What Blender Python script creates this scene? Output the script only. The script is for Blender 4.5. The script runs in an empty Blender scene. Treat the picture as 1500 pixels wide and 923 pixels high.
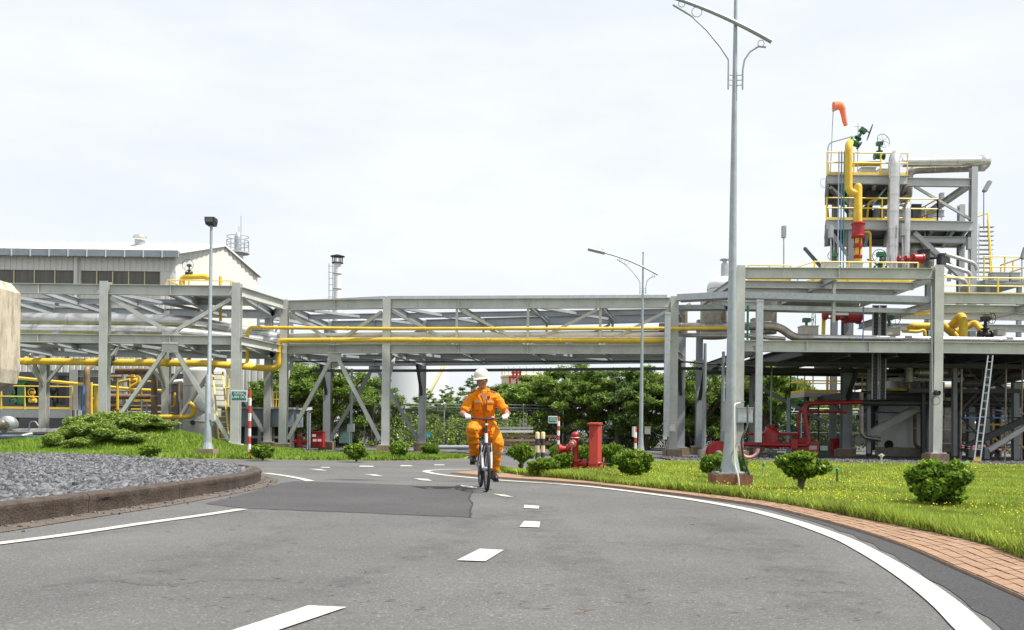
import bpy, bmesh, math, random
import numpy as np
from mathutils import Vector, Matrix, noise
SC = bpy.context.scene
COL = SC.collection
R = math.radians

# ---------------------------------------------------------------- camera
CAM_H, FPX, ROLL, CX, HY = 0.88, 1300.0, R(0.7), 750.0, 632.0
cam_d = bpy.data.cameras.new('camera')
cam = bpy.data.objects.new('camera', cam_d); COL.objects.link(cam)
cam.location = (0, 0, CAM_H)
cam.rotation_euler = (R(90), -ROLL, 0)
cam_d.sensor_width = 36; cam_d.lens = FPX / 1500 * 36
cam_d.shift_y = (HY - 461.5) / 1500
cam_d.clip_start = 0.05; cam_d.clip_end = 6000
SC.camera = cam

# ---------------------------------------------------------------- sky, sun, exposure
SUN_EL, SUN_AZ = R(60), R(106)          # azimuth clockwise from the view direction (+Y), towards +X
w = bpy.data.worlds.new('World'); SC.world = w; w.use_nodes = True
nt = w.node_tree; nt.nodes.clear()
def wn(t): return nt.nodes.new(t)
out = wn('ShaderNodeOutputWorld'); bg = wn('ShaderNodeBackground')
sky = wn('ShaderNodeTexSky'); sky.sky_type = 'NISHITA'; sky.sun_disc = False
sky.sun_elevation = SUN_EL; sky.sun_rotation = SUN_AZ
sky.air_density = 1.0; sky.dust_density = 2.0; sky.ozone_density = 1.0
tc = wn('ShaderNodeTexCoord'); mp = wn('ShaderNodeMapping'); mp.inputs['Scale'].default_value = (1.0, 1.0, 3.2)
nz = wn('ShaderNodeTexNoise'); nz.inputs['Scale'].default_value = 2.3; nz.inputs['Detail'].default_value = 7; nz.inputs['Roughness'].default_value = .55
rp = wn('ShaderNodeValToRGB'); rp.color_ramp.elements[0].position = .33; rp.color_ramp.elements[0].color = (.78,.78,.78,1)
rp.color_ramp.elements[1].position = .62; rp.color_ramp.elements[1].color = (.985,.985,.985,1)
mx = wn('ShaderNodeMix'); mx.data_type = 'RGBA'
mx.inputs['B'].default_value = (6.2, 6.45, 6.72, 1)
L = nt.links.new
L(tc.outputs['Generated'], mp.inputs['Vector']); L(mp.outputs['Vector'], nz.inputs['Vector']); L(nz.outputs['Fac'], rp.inputs['Fac'])
L(sky.outputs['Color'], mx.inputs['A']); L(rp.outputs['Color'], mx.inputs['Factor'])
L(mx.outputs['Result'], bg.inputs['Color']); L(bg.outputs['Background'], out.inputs['Surface'])
bg.inputs['Strength'].default_value = 0.1
sd = bpy.data.lights.new('sun', 'SUN'); sd.energy = 4.5; sd.angle = R(2.5); sd.color = (1, .955, .88)
sun = bpy.data.objects.new('sun', sd); COL.objects.link(sun); sun.location = (30, -20, 60)
_s = Vector((math.sin(SUN_AZ) * math.cos(SUN_EL), math.cos(SUN_AZ) * math.cos(SUN_EL), math.sin(SUN_EL)))
sun.rotation_euler = _s.to_track_quat('Z', 'Y').to_euler()
SC.view_settings.view_transform = 'Standard'; SC.view_settings.look = 'None'
SC.view_settings.gamma = 1; SC.view_settings.use_curve_mapping = False
SC.view_settings.exposure = 0.66
SC.render.engine = 'CYCLES'
SC.cycles.max_bounces = 6; SC.cycles.transparent_max_bounces = 12

# ---------------------------------------------------------------- picture geometry used to survey the place
def Wp(u, v, Y):
    du, dv = u - CX, HY - v
    x = du * math.cos(ROLL) - dv * math.sin(ROLL); z = du * math.sin(ROLL) + dv * math.cos(ROLL)
    return Vector((x / FPX * Y, Y, CAM_H + z / FPX * Y))
def Gp(u, v, z=0.0):
    du, dv = u - CX, HY - v
    zz = du * math.sin(ROLL) + dv * math.cos(ROLL)
    p = Wp(u, v, (z - CAM_H) * FPX / zz); p.z = z
    return p

LMK = {'right': ((1150,'right of the tall street lamp'),(1237,'at the rack column base'),(1288,'behind the cable ladders'),(1325,'at the white vessel skirt'),(1366,'behind the tall column'),(1388,'at the brown upright vessel'),(1408,'at the left scaffold pole'),(1440,'behind the leaning ladder'),(1470,'at the right scaffold pole'),(1496,'at the right edge')),
 'tower': ((1215,'at the left end'),(1250,'behind the yellow riser'),(1270,'right of the yellow riser'),(1290,'left of the thick silver pipe'),(1310,'behind the thick silver pipe'),(1330,'behind the thin silver pipe'),(1352,'at the dome vessel'),(1385,'by the slanted conduits'),(1425,'at the right tower column')),
 'left': ((10,'near the left edge'),(50,'at the deck middle'),(90,'near the deck end'),(122,'at the blue tube'),(143,'at the yellow post'),(165,'under the rack brace top'),(185,'at the dark stanchion'),(205,'left of the brown drop pipe'),(226,'at the brown drop pipe'),(245,'left of the grey vessel'),(268,'touching the grey vessel'))}
LVL = {'right': ((560,'high'),(604,'halfway up'),(999,'low')), 'tower': ((262,'on the top platform'),(330,'between the platforms'),(999,'below the lower platform')), 'left': ((562,'high'),(592,'halfway up'),(999,'low'))}
SEEN = set()
def place(base, zone, u, v):
    lv = next(t for m_, t in LVL[zone] if v <= m_)
    for _, t in sorted((abs(u-c), t) for c, t in LMK[zone]):
        s_ = '%s %s %s' % (base, lv, t)
        if s_ not in SEEN: break
    SEEN.add(s_); return s_

# ---------------------------------------------------------------- mesh helpers
class MB:
    def __init__(s): s.v = []; s.f = []
    def add(s, vs, fs):
        n = len(s.v); s.v += [tuple(v) for v in vs]; s.f += [tuple(i + n for i in f) for f in fs]; return s
    def bx(s, x0, x1, y0, y1, z0, z1):
        return s.add([(x0,y0,z0),(x1,y0,z0),(x1,y1,z0),(x0,y1,z0),(x0,y0,z1),(x1,y0,z1),(x1,y1,z1),(x0,y1,z1)],
            [(0,3,2,1),(4,5,6,7),(0,1,5,4),(1,2,6,5),(2,3,7,6),(3,0,4,7)])
    def box(s, c, d, rz=0, m=None):
        q = MB().bx(-d[0]/2, d[0]/2, -d[1]/2, d[1]/2, -d[2]/2, d[2]/2)
        M = Matrix.Translation(Vector(c)) @ (m.to_4x4() if m else Matrix.Rotation(rz, 4, 'Z'))
        return s.add([M @ Vector(v) for v in q.v], q.f)
    def extr(s, prof, p0, p1, up=(0,0,1)):
        p0 = Vector(p0); p1 = Vector(p1); d = (p1 - p0).normalized(); up = Vector(up)
        if abs(d.dot(up)) > .98: up = Vector((0,1,0)) if abs(d.y) < .9 else Vector((1,0,0))
        sd = d.cross(up).normalized(); u2 = sd.cross(d)
        n = len(prof)
        vs = [p0 + sd*a + u2*b for a, b in prof] + [p1 + sd*a + u2*b for a, b in prof]
        fs = [(i, (i+1) % n, n + (i+1) % n, n + i) for i in range(n)]
        return s.add(vs, fs + [tuple(range(n-1, -1, -1)), tuple(range(n, 2*n))])
    def bar(s, p0, p1, wd, h=None, up=(0,0,1)):
        h = h or wd
        return s.extr([(-wd/2,-h/2),(wd/2,-h/2),(wd/2,h/2),(-wd/2,h/2)], p0, p1, up)
    def ib(s, p0, p1, h, wd, t=.022, up=(0,0,1)):
        a, b, c = wd/2, h/2, t*.6
        return s.extr([(-a,-b),(a,-b),(a,-b+t),(c,-b+t),(c,b-t),(a,b-t),(a,b),(-a,b),(-a,b-t),(-c,b-t),(-c,-b+t),(-a,-b+t)], p0, p1, up)
    def sweep(s, pts, rad, n=10):
        pts = [Vector(p) for p in pts]; m = len(pts)
        if not hasattr(rad, '__len__'): rad = [rad]*m
        t0 = (pts[1]-pts[0]).normalized()
        up = Vector((0,0,1)) if abs(t0.z) < .9 else Vector((0,1,0))
        vs = []
        for i in range(m):
            t = (pts[min(i+1,m-1)] - pts[max(i-1,0)])
            if t.length < 1e-9: t = t0.copy()
            t.normalize()
            sd = t.cross(up)
            if sd.length < 1e-4: sd = t.cross(Vector((1,0,0)))
            sd.normalize(); u2 = sd.cross(t); up = u2
            for k in range(n):
                a = 2*math.pi*k/n
                vs.append(pts[i] + (sd*math.cos(a) + u2*math.sin(a))*rad[i])
        fs = [(i*n+k, i*n+(k+1)%n, (i+1)*n+(k+1)%n, (i+1)*n+k) for i in range(m-1) for k in range(n)]
        return s.add(vs, fs + [tuple(range(n-1,-1,-1)), tuple(range((m-1)*n, m*n))])
    def pipe(s, pts, r, n=10, bend=None, seg=5):
        pts = [Vector(p) for p in pts]; bend = bend or r*2.6; o = [pts[0]]
        for i in range(1, len(pts)-1):
            a, b, c = pts[i-1], pts[i], pts[i+1]
            la, lc = (a-b).length, (c-b).length; q = min(bend, la*.48, lc*.48)
            A = b + (a-b).normalized()*q; C = b + (c-b).normalized()*q
            for k in range(seg+1):
                t = k/seg; o.append(A*(1-t)**2 + b*2*t*(1-t) + C*t*t)
        o.append(pts[-1])
        return s.sweep(o, r, n)
    def lathe(s, prof, base=(0,0,0), axis=(0,0,1), n=16):
        ax = Vector(axis).normalized(); base = Vector(base)
        q = Vector((0,0,1)).rotation_difference(ax)
        vs = []
        for r_, z in prof:
            for k in range(n):
                a = 2*math.pi*k/n
                vs.append(base + q @ Vector((r_*math.cos(a), r_*math.sin(a), z)))
        m = len(prof)
        fs = [(i*n+k, i*n+(k+1)%n, (i+1)*n+(k+1)%n, (i+1)*n+k) for i in range(m-1) for k in range(n)]
        return s.add(vs, fs + [tuple(range(n-1,-1,-1)), tuple(range((m-1)*n, m*n))])
    def ell(s, c, r3, nu=12, nv=8, m=None):
        c = Vector(c); vs = []
        for j in range(1, nv):
            th = math.pi*j/nv
            for k in range(nu):
                a = 2*math.pi*k/nu
                p = Vector((r3[0]*math.sin(th)*math.cos(a), r3[1]*math.sin(th)*math.sin(a), r3[2]*math.cos(th)))
                vs.append(c + (m @ p if m else p))
        t = Vector((0,0,r3[2])); b = -t
        vs += [c + (m @ t if m else t), c + (m @ b if m else b)]
        T = (nv-1)*nu; B = T+1
        fs = [(j*nu+k, (j+1)*nu+k, (j+1)*nu+(k+1)%nu, j*nu+(k+1)%nu) for j in range(nv-2) for k in range(nu)]
        fs += [(T, k, (k+1)%nu) for k in range(nu)] + [(B, (nv-2)*nu+(k+1)%nu, (nv-2)*nu+k) for k in range(nu)]
        return s.add(vs, fs)
    def torus(s, c, axis, Rr, r, n=24, m=6, flat=1.0):
        q = Vector((0,0,1)).rotation_difference(Vector(axis).normalized()); c = Vector(c); vs = []
        for i in range(n):
            a = 2*math.pi*i/n
            for k in range(m):
                b = 2*math.pi*k/m
                rr = Rr + r*math.cos(b)
                vs.append(c + q @ Vector((rr*math.cos(a), rr*math.sin(a), r*flat*math.sin(b))))
        return s.add(vs, [(i*m+k, ((i+1)%n)*m+k, ((i+1)%n)*m+(k+1)%m, i*m+(k+1)%m) for i in range(n) for k in range(m)])

ORG = {}
def mesh_of(mb, name, org=Vector((0,0,0)), smooth=False, recalc=True):
    me = bpy.data.meshes.new(name)
    me.from_pydata([(v[0]-org.x, v[1]-org.y, v[2]-org.z) for v in mb.v], [], mb.f)
    if recalc:
        bm = bmesh.new(); bm.from_mesh(me); bmesh.ops.recalc_face_normals(bm, faces=bm.faces)
        if smooth:
            for f in bm.faces: f.smooth = True
            for e in bm.edges:
                if len(e.link_faces) == 2 and e.calc_face_angle(0) > .75: e.smooth = False
        bm.to_mesh(me); bm.free()
    me.update()
    return me
def tag(o, label=None, cat=None, group=None, kind=None):
    if label: o['label'] = label
    if cat: o['category'] = cat
    if group: o['group'] = group
    if kind: o['kind'] = kind
    return o
def thing(name, label, cat, loc=(0,0,0), group=None):
    o = bpy.data.objects.new(name, None); COL.objects.link(o); o.empty_display_size = .2
    o.location = loc; ORG[o.name] = Vector(loc)
    return tag(o, label, cat, group)
def part(parent, name, mb, mat, label=None, smooth=False, mods=None):
    org = ORG[parent.name]
    o = bpy.data.objects.new(name, mesh_of(mb, name, org, smooth)); COL.objects.link(o)
    o.parent = parent; ORG[o.name] = org; o.data.materials.append(mat)
    if label: o['label'] = label
    return o
def solo(name, mb, mat, label, cat, group=None, smooth=False, kind=None):
    a = np.array(mb.v); org = Vector((float(a[:,0].mean()), float(a[:,1].mean()), float(a[:,2].min())))
    o = bpy.data.objects.new(name, mesh_of(mb, name, org, smooth)); COL.objects.link(o)
    o.location = org; ORG[o.name] = org; o.data.materials.append(mat)
    return tag(o, label, cat, group, kind)
def structure(name, mb, mat, smooth=False):
    o = bpy.data.objects.new(name, mesh_of(mb, name, Vector((0,0,0)), smooth)); COL.objects.link(o)
    ORG[o.name] = Vector((0,0,0)); o.data.materials.append(mat); o['kind'] = 'structure'
    return o
def raw(name, V, F, mat, parent=None, smooth=False, uvs=None):
    """big numpy mesh: V (n,3), F (m,k)"""
    me = bpy.data.meshes.new(name); V = np.asarray(V, np.float32); F = np.asarray(F, np.int32)
    me.vertices.add(len(V)); me.vertices.foreach_set('co', V.ravel())
    k = F.shape[1]; me.loops.add(F.size); me.loops.foreach_set('vertex_index', F.ravel())
    me.polygons.add(len(F)); me.polygons.foreach_set('loop_start', np.arange(0, F.size, k, dtype=np.int32))
    me.polygons.foreach_set('loop_total', np.full(len(F), k, np.int32))
    if smooth: me.polygons.foreach_set('use_smooth', np.ones(len(F), bool))
    me.update(calc_edges=True); me.materials.append(mat)
    o = bpy.data.objects.new(name, me); COL.objects.link(o)
    if parent: o.parent = parent; ORG[o.name] = ORG[parent.name]
    else: ORG[o.name] = Vector((0,0,0))
    return o
def copy_tree(o, parent=None):
    c = o.copy(); COL.objects.link(c)
    if parent: c.parent = parent
    for ch in list(o.children): copy_tree(ch, c)
    return c

# ---------------------------------------------------------------- materials
MATS = {}
def mat(name, col, rough=.5, metal=0., var=.12, vscale=3., bump=0., bscale=40., dirt=0., dirtcol=(.12,.09,.06), spec=.5, island=0., trans=None, stretch=(1,1,1), coat=0., dmin=.52, dsc=(2.2,2.2,.5)):
    m = bpy.data.materials.new(name); m.use_nodes = True; MATS[name] = m
    N = m.node_tree.nodes; Lk = m.node_tree.links.new
    b = N['Principled BSDF']; b.inputs['Roughness'].default_value = rough; b.inputs['Metallic'].default_value = metal
    b.inputs['Specular IOR Level'].default_value = spec
    if coat: b.inputs['Coat Weight'].default_value = coat
    tcn = N.new('ShaderNodeTexCoord'); mpn = N.new('ShaderNodeMapping'); mpn.inputs['Scale'].default_value = stretch
    geo = N.new('ShaderNodeNewGeometry')
    Lk(geo.outputs['Position'], mpn.inputs['Vector'])
    n1 = N.new('ShaderNodeTexNoise'); n1.inputs['Scale'].default_value = vscale; n1.inputs['Detail'].default_value = 6; n1.inputs['Roughness'].default_value = .6
    Lk(mpn.outputs['Vector'], n1.inputs['Vector'])
    r1 = N.new('ShaderNodeMapRange'); r1.inputs['From Min'].default_value = .3; r1.inputs['From Max'].default_value = .7
    r1.inputs['To Min'].default_value = 1-var; r1.inputs['To Max'].default_value = 1+var
    Lk(n1.outputs['Fac'], r1.inputs['Value'])
    mul = N.new('ShaderNodeMix'); mul.data_type = 'RGBA'; mul.blend_type = 'MULTIPLY'; mul.inputs['Factor'].default_value = 1
    mul.inputs['A'].default_value = (*col, 1); Lk(r1.outputs['Result'], mul.inputs['B'])
    last = mul.outputs['Result']
    if island:
        r2 = N.new('ShaderNodeMapRange'); r2.inputs['To Min'].default_value = 1-island; r2.inputs['To Max'].default_value = 1+island
        Lk(geo.outputs['Random Per Island'], r2.inputs['Value'])
        m2 = N.new('ShaderNodeMix'); m2.data_type = 'RGBA'; m2.blend_type = 'MULTIPLY'; m2.inputs['Factor'].default_value = 1
        Lk(last, m2.inputs['A']); Lk(r2.outputs['Result'], m2.inputs['B']); last = m2.outputs['Result']
    if dirt:
        n2 = N.new('ShaderNodeTexNoise'); n2.inputs['Scale'].default_value = vscale*1.7; n2.inputs['Detail'].default_value = 8; n2.inputs['Roughness'].default_value = .7
        mp2 = N.new('ShaderNodeMapping'); mp2.inputs['Scale'].default_value = dsc; Lk(geo.outputs['Position'], mp2.inputs['Vector']); Lk(mp2.outputs['Vector'], n2.inputs['Vector'])
        r3 = N.new('ShaderNodeMapRange'); r3.inputs['From Min'].default_value = dmin; r3.inputs['From Max'].default_value = .75
        r3.inputs['To Min'].default_value = 0; r3.inputs['To Max'].default_value = dirt
        Lk(n2.outputs['Fac'], r3.inputs['Value'])
        m3 = N.new('ShaderNodeMix'); m3.data_type = 'RGBA'; m3.inputs['B'].default_value = (*dirtcol, 1)
        Lk(r3.outputs['Result'], m3.inputs['Factor']); Lk(last, m3.inputs['A']); last = m3.outputs['Result']
    Lk(last, b.inputs['Base Color'])
    if bump:
        n4 = N.new('ShaderNodeTexNoise'); n4.inputs['Scale'].default_value = bscale; n4.inputs['Detail'].default_value = 4
        Lk(mpn.outputs['Vector'], n4.inputs['Vector'])
        bp = N.new('ShaderNodeBump'); bp.inputs['Strength'].default_value = bump; bp.inputs['Distance'].default_value = .02
        Lk(n4.outputs['Fac'], bp.inputs['Height']); Lk(bp.outputs['Normal'], b.inputs['Normal'])
    if trans:
        tr = N.new('ShaderNodeBsdfTranslucent'); ms = N.new('ShaderNodeMixShader'); ms.inputs['Fac'].default_value = trans
        Lk(last, tr.inputs['Color']); Lk(b.outputs['BSDF'], ms.inputs[1]); Lk(tr.outputs['BSDF'], ms.inputs[2])
        Lk(ms.outputs['Shader'], N['Material Output'].inputs['Surface'])
    return m

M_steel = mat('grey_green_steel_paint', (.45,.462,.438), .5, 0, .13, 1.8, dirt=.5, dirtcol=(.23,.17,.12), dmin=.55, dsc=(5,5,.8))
M_steelb = mat('blue_grey_and_shaded_steel', (.31,.335,.35), .5, 0, .12, 1.5, dirt=.3, dirtcol=(.15,.14,.13))  # also the darker copy of rack paint, painting shade on back and inner members
M_tower = mat('tower_steel_paint', (.42,.44,.455), .5, 0, .1, 1.5, dirt=.25, dirtcol=(.2,.19,.17))
M_dsteel = mat('dark_and_shaded_steel', (.055,.058,.062), .5, 0, .2, 2)  # dark parts, and shade painted onto deck undersides and backdrops
M_galv = mat('galvanised_steel', (.42,.45,.47), .45, .55, .14, 9, bump=.04, bscale=60)
M_lamp = mat('galvanised_lamp_pole', (.34,.385,.40), .45, .35, .12, 7, dirt=.12)
M_alu = mat('aluminium_cladding', (.58,.575,.56), .3, .8, .12, 4, bump=.06, bscale=6)
M_aluold = mat('weathered_cladding', (.33,.30,.26), .42, .7, .3, 3, bump=.06, bscale=8)
M_band = mat('cladding_band_metal', (.48,.47,.46), .4, .8, .1, 5)
M_yel = mat('yellow_paint', (.68,.45,.05), .58, 0, .16, 3.5, dirt=.45, dirtcol=(.34,.22,.07), spec=.3)
M_yelr = mat('yellow_railing_paint', (.78,.56,.07), .45, 0, .1, 3, dirt=.15, dirtcol=(.4,.25,.06))
M_brownp = mat('brown_rusty_pipe', (.22,.15,.09), .6, .2, .3, 4)
M_white = mat('white_paint', (.72,.72,.70), .5, 0, .05, 2, dirt=.12, dirtcol=(.4,.38,.33))
M_red = mat('red_fire_paint', (.34,.013,.016), .42, 0, .2, 5, dirt=.25, dirtcol=(.16,.02,.02))
M_redbox = mat('faded_red_cabinet', (.40,.035,.028), .6, 0, .14, 4, dirt=.15, dirtcol=(.5,.16,.12))
M_green = mat('green_valve_paint', (.02,.11,.045), .4, 0, .15, 4)
M_teal = mat('green_tube', (.02,.25,.16), .4)
M_blue = mat('blue_tube', (.08,.22,.48), .4)
M_black = mat('black_rubber', (.018,.018,.019), .6, 0, .2, 8)
M_holeshade = mat('hole_shade_colour', (.02,.02,.022), .8)
M_conc = mat('concrete', (.33,.30,.26), .85, 0, .2, 4, bump=.25, bscale=30, dirt=.5, dirtcol=(.12,.085,.06))
M_plinth = mat('rusty_plinth', (.26,.19,.13), .85, 0, .25, 5, bump=.25, bscale=30, dirt=.75, dirtcol=(.13,.06,.03))
M_rustblock = mat('red_brown_concrete', (.19,.085,.05), .85, 0, .3, 6, bump=.3, bscale=40, dirt=.7, dirtcol=(.34,.17,.09))
M_glass = mat('window_glass', (.10,.10,.085), .15, 0, .2, 1)
M_monu = mat('stained_cream_concrete', (.50,.44,.33), .85, 0, .12, 3, bump=.2, bscale=20, dirt=.95, dirtcol=(.06,.055,.05), dmin=.45, dsc=(1.7,1.7,.32))
# ================================================================ GROUND, ROAD, KERBS, GRASS
def nodes_of(m): return m.node_tree.nodes, m.node_tree.links.new
def asphalt(name, c, spk=.5, rough=.85):
    m = mat(name, c, rough, 0, .13, .9, bump=.5, bscale=150)
    N, Lk = nodes_of(m); b = N['Principled BSDF']; src = b.inputs['Base Color'].links[0].from_socket
    g = N.new('ShaderNodeNewGeometry')
    vo = N.new('ShaderNodeTexVoronoi'); vo.inputs['Scale'].default_value = 95; Lk(g.outputs['Position'], vo.inputs['Vector'])
    sp = N.new('ShaderNodeSeparateColor'); Lk(vo.outputs['Color'], sp.inputs['Color'])
    rr = N.new('ShaderNodeMapRange'); rr.inputs['To Min'].default_value = 1-spk*.55; rr.inputs['To Max'].default_value = 1+spk*.5; Lk(sp.outputs[0], rr.inputs['Value'])
    gt = N.new('ShaderNodeMath'); gt.operation = 'GREATER_THAN'; gt.inputs[1].default_value = .955; Lk(sp.outputs[1], gt.inputs[0])
    a1 = N.new('ShaderNodeMix'); a1.data_type = 'RGBA'; a1.blend_type = 'MULTIPLY'; a1.inputs['Factor'].default_value = 1; Lk(src, a1.inputs['A']); Lk(rr.outputs['Result'], a1.inputs['B'])
    a2 = N.new('ShaderNodeMix'); a2.data_type = 'RGBA'; a2.inputs['B'].default_value = (c[0]*2.6, c[1]*2.6, c[2]*2.6, 1)
    sc = N.new('ShaderNodeMath'); sc.operation = 'MULTIPLY'; sc.inputs[1].default_value = spk; Lk(gt.outputs[0], sc.inputs[0]); Lk(sc.outputs[0], a2.inputs['Factor']); Lk(a1.outputs['Result'], a2.inputs['A'])
    # brown dust drifts
    mp = N.new('ShaderNodeMapping'); mp.inputs['Scale'].default_value = (1.1, 3.5, 1); Lk(g.outputs['Position'], mp.inputs['Vector'])
    n = N.new('ShaderNodeTexNoise'); n.inputs['Scale'].default_value = 2.2; n.inputs['Detail'].default_value = 9; n.inputs['Roughness'].default_value = .72; Lk(mp.outputs['Vector'], n.inputs['Vector'])
    r2 = N.new('ShaderNodeMapRange'); r2.inputs['From Min'].default_value = .60; r2.inputs['From Max'].default_value = .74; r2.inputs['To Max'].default_value = .5; Lk(n.outputs['Fac'], r2.inputs['Value'])
    a3 = N.new('ShaderNodeMix'); a3.data_type = 'RGBA'; a3.inputs['B'].default_value = (.125,.10,.08,1); Lk(r2.outputs['Result'], a3.inputs['Factor']); Lk(a2.outputs['Result'], a3.inputs['A'])
    # broad worn and darker areas
    n5 = N.new('ShaderNodeTexNoise'); n5.inputs['Scale'].default_value = .35; n5.inputs['Detail'].default_value = 4; Lk(g.outputs['Position'], n5.inputs['Vector'])
    r5 = N.new('ShaderNodeMapRange'); r5.inputs['From Min'].default_value = .3; r5.inputs['From Max'].default_value = .7; r5.inputs['To Min'].default_value = .84; r5.inputs['To Max'].default_value = 1.14; Lk(n5.outputs['Fac'], r5.inputs['Value'])
    a4 = N.new('ShaderNodeMix'); a4.data_type = 'RGBA'; a4.blend_type = 'MULTIPLY'; a4.inputs['Factor'].default_value = 1; Lk(a3.outputs['Result'], a4.inputs['A']); Lk(r5.outputs['Result'], a4.inputs['B'])
    Lk(a4.outputs['Result'], b.inputs['Base Color'])
    return m
M_road = asphalt('worn_asphalt', (.110,.108,.106), .4)
M_patch = asphalt('newer_dark_asphalt', (.060,.057,.060), .4)
M_edge = asphalt('dark_edge_asphalt', (.043,.043,.047), .4)
M_paint = mat('road_paint', (.47,.455,.40), .7, 0, .14, 6, bump=.2, bscale=120, dirt=.75, dirtcol=(.2,.195,.18), dmin=.5, dsc=(2.6,2.6,1))
M_earth = mat('bare_gravel_earth', (.10,.095,.09), .95, 0, .4, 3, bump=.5, bscale=18)
M_kerb = mat('mossy_brown_kerb', (.062,.045,.034), .9, 0, .45, 5, bump=.7, bscale=38, dirt=.7, dirtcol=(.022,.018,.015))
M_kerbtop = mat('kerb_top_concrete', (.17,.14,.11), .9, 0, .3, 9, bump=.5, bscale=60, dirt=.5, dirtcol=(.06,.045,.035))
M_gut = mat('dirty_gutter', (.115,.09,.072), .9, 0, .35, 6, bump=.5, bscale=60, dirt=.7, dirtcol=(.05,.04,.033))
M_tile = mat('terracotta_paving_tile', (.27,.165,.10), .8, 0, .22, 5, bump=.2, bscale=40, dirt=.5, dirtcol=(.17,.10,.07))
M_mortar = mat('pale_joint_mortar', (.31,.215,.15), .9, 0, .2, 8)
M_soil = mat('grass_soil', (.16,.20,.03), .95, 0, .3, 5, bump=.5, bscale=40)
M_blade = mat('grass_blade', (.31,.40,.06), .55, 0, .34, .9, island=.38, trans=.35, spec=.3)
M_bladed = mat('grass_blade_far', (.22,.33,.045), .6, 0, .25, .7, island=.38, trans=.35, spec=.3)
M_flower = mat('yellow_petals', (.75,.60,.03), .6, 0, .1, 2, island=.2, trans=.2)
M_stone = mat('crushed_stone', (.10,.103,.112), .8, 0, .25, 2, bump=.3, bscale=60, island=.8)
M_stone2 = mat('dark_yard_stone', (.075,.075,.08), .85, 0, .25, 2, bump=.3, bscale=60, island=.7)
M_litter = mat('dry_leaf_litter', (.10,.065,.04), .9, 0, .3, 30, island=.5)

def crom(pts, n=8, closed=False):
    P_ = [Vector((p[0], p[1], 0)) for p in pts]; o = []
    m = len(P_)
    for i in range(m if closed else m-1):
        if closed: a, b, c, d = P_[(i-1)%m], P_[i], P_[(i+1)%m], P_[(i+2)%m]
        else: a, b, c, d = P_[max(i-1,0)], P_[i], P_[i+1], P_[min(i+2,m-1)]
        for k in range(n):
            t = k/n
            o.append(.5*((2*b) + (c-a)*t + (2*a-5*b+4*c-d)*t*t + (3*b-a-3*c+d)*t**3))
    if not closed: o.append(P_[-1])
    return [(p.x, p.y) for p in o]
def resample(pts, n):
    a = np.array(pts); d = np.r_[0, np.cumsum(np.hypot(*np.diff(a, axis=0).T))]
    s = np.linspace(0, d[-1], n); return np.c_[np.interp(s, d, a[:,0]), np.interp(s, d, a[:,1])], d[-1]
def poly_sheet(name, pts, z, m, th=.0, kind=True):
    bm = bmesh.new(); vs = [bm.verts.new((x, y, z)) for x, y in pts]
    es = [bm.edges.new((vs[i], vs[(i+1) % len(vs)])) for i in range(len(vs))]
    bmesh.ops.triangle_fill(bm, use_beauty=True, edges=es)
    for f in bm.faces:
        if f.normal.z < 0: f.normal_flip()
    if th:
        lo = [bm.verts.new((x, y, z-th)) for x, y in pts]
        for i in range(len(vs)):
            j = (i+1) % len(vs); bm.faces.new((vs[i], vs[j], lo[j], lo[i]))
    me = bpy.data.meshes.new(name); bm.to_mesh(me); bm.free(); me.materials.append(m)
    o = bpy.data.objects.new(name, me); COL.objects.link(o); ORG[o.name] = Vector((0,0,0))
    if kind: o['kind'] = 'structure'
    return o
def inpoly(x, y, poly):
    p = np.array(poly); n = len(p); c = np.zeros(len(x), bool); j = n-1
    for i in range(n):
        xi, yi = p[i]; xj, yj = p[j]
        k = ((yi > y) != (yj > y)); c ^= k & (x < (xj-xi)*(y-yi)/(yj-yi+1e-12) + xi); j = i
    return c

ground = structure('ground', MB().add([(-3000,-300,-.03),(3000,-300,-.03),(3000,4000,-.03),(-3000,4000,-.03)], [(0,1,2,3)]), M_earth)
road = poly_sheet('road', [(-70,-25),(70,-25),(70,25.5),(5.0,26.5),(5.2,31),(6.5,38),(30,44),(30,49),(-9,47),(-0.2,40),(-.5,32),(-1.2,28.4),(-2.3,27),(-70,27)], 0, M_road)

# newer asphalt
patch_px = [(300,738),(360,745),(440,748),(520,751),(600,754.5),(690,758),(688,748),(691,738),(686,731),(692,722),(691,717),(670,714.5),(600,711),(520,708),(430,705),(412,708),(395,713),(350,726)]
_pp = [Gp(u,v).xy for u,v in patch_px]; _q = []
for i_ in range(len(_pp)):
    a_, b_ = _pp[i_], _pp[(i_+1) % len(_pp)]
    for k_ in range(12): c_ = a_.lerp(b_, k_/12); _q.append((c_.x+.035*noise.noise(Vector((c_.x*4,c_.y*4,1))), c_.y+.035*noise.noise(Vector((c_.x*4,c_.y*4,7)))))
patch = poly_sheet('asphalt_patch', _q, .004, M_patch)
IN_PX = [(1500,880),(1400,835),(1325,802),(1250,777),(1175,756.5),(1100,740),(975,723.5),(850,709.5),(750,702.5),(700,698),(660,693.8)]
OUT_PX = [(1500,822),(1450,803),(1350,780),(1250,760),(1150,741),(1050,727.5),(950,716.5),(850,705.5),(780,699.5),(745,695),(720,690)]
LINE_PX = [(1470,965),(1424,923),(1384,885),(1332,846),(1275,811),(1225,786.5),(1150,761),(1075,743),(975,727),(850,712),(750,705.2),(700,701.2),(652,696.5),(628,692.5),(626,690),(650,688.3),(690,687.8)]
inner = crom([(2.2,2.0),(2.55,3.5)] + [tuple(Gp(u,v).xy) for u,v in IN_PX], 8)
outer = crom([(2.9,2.2),(3.35,4.2)] + [tuple(Gp(u,v).xy) for u,v in OUT_PX], 8)
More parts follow.
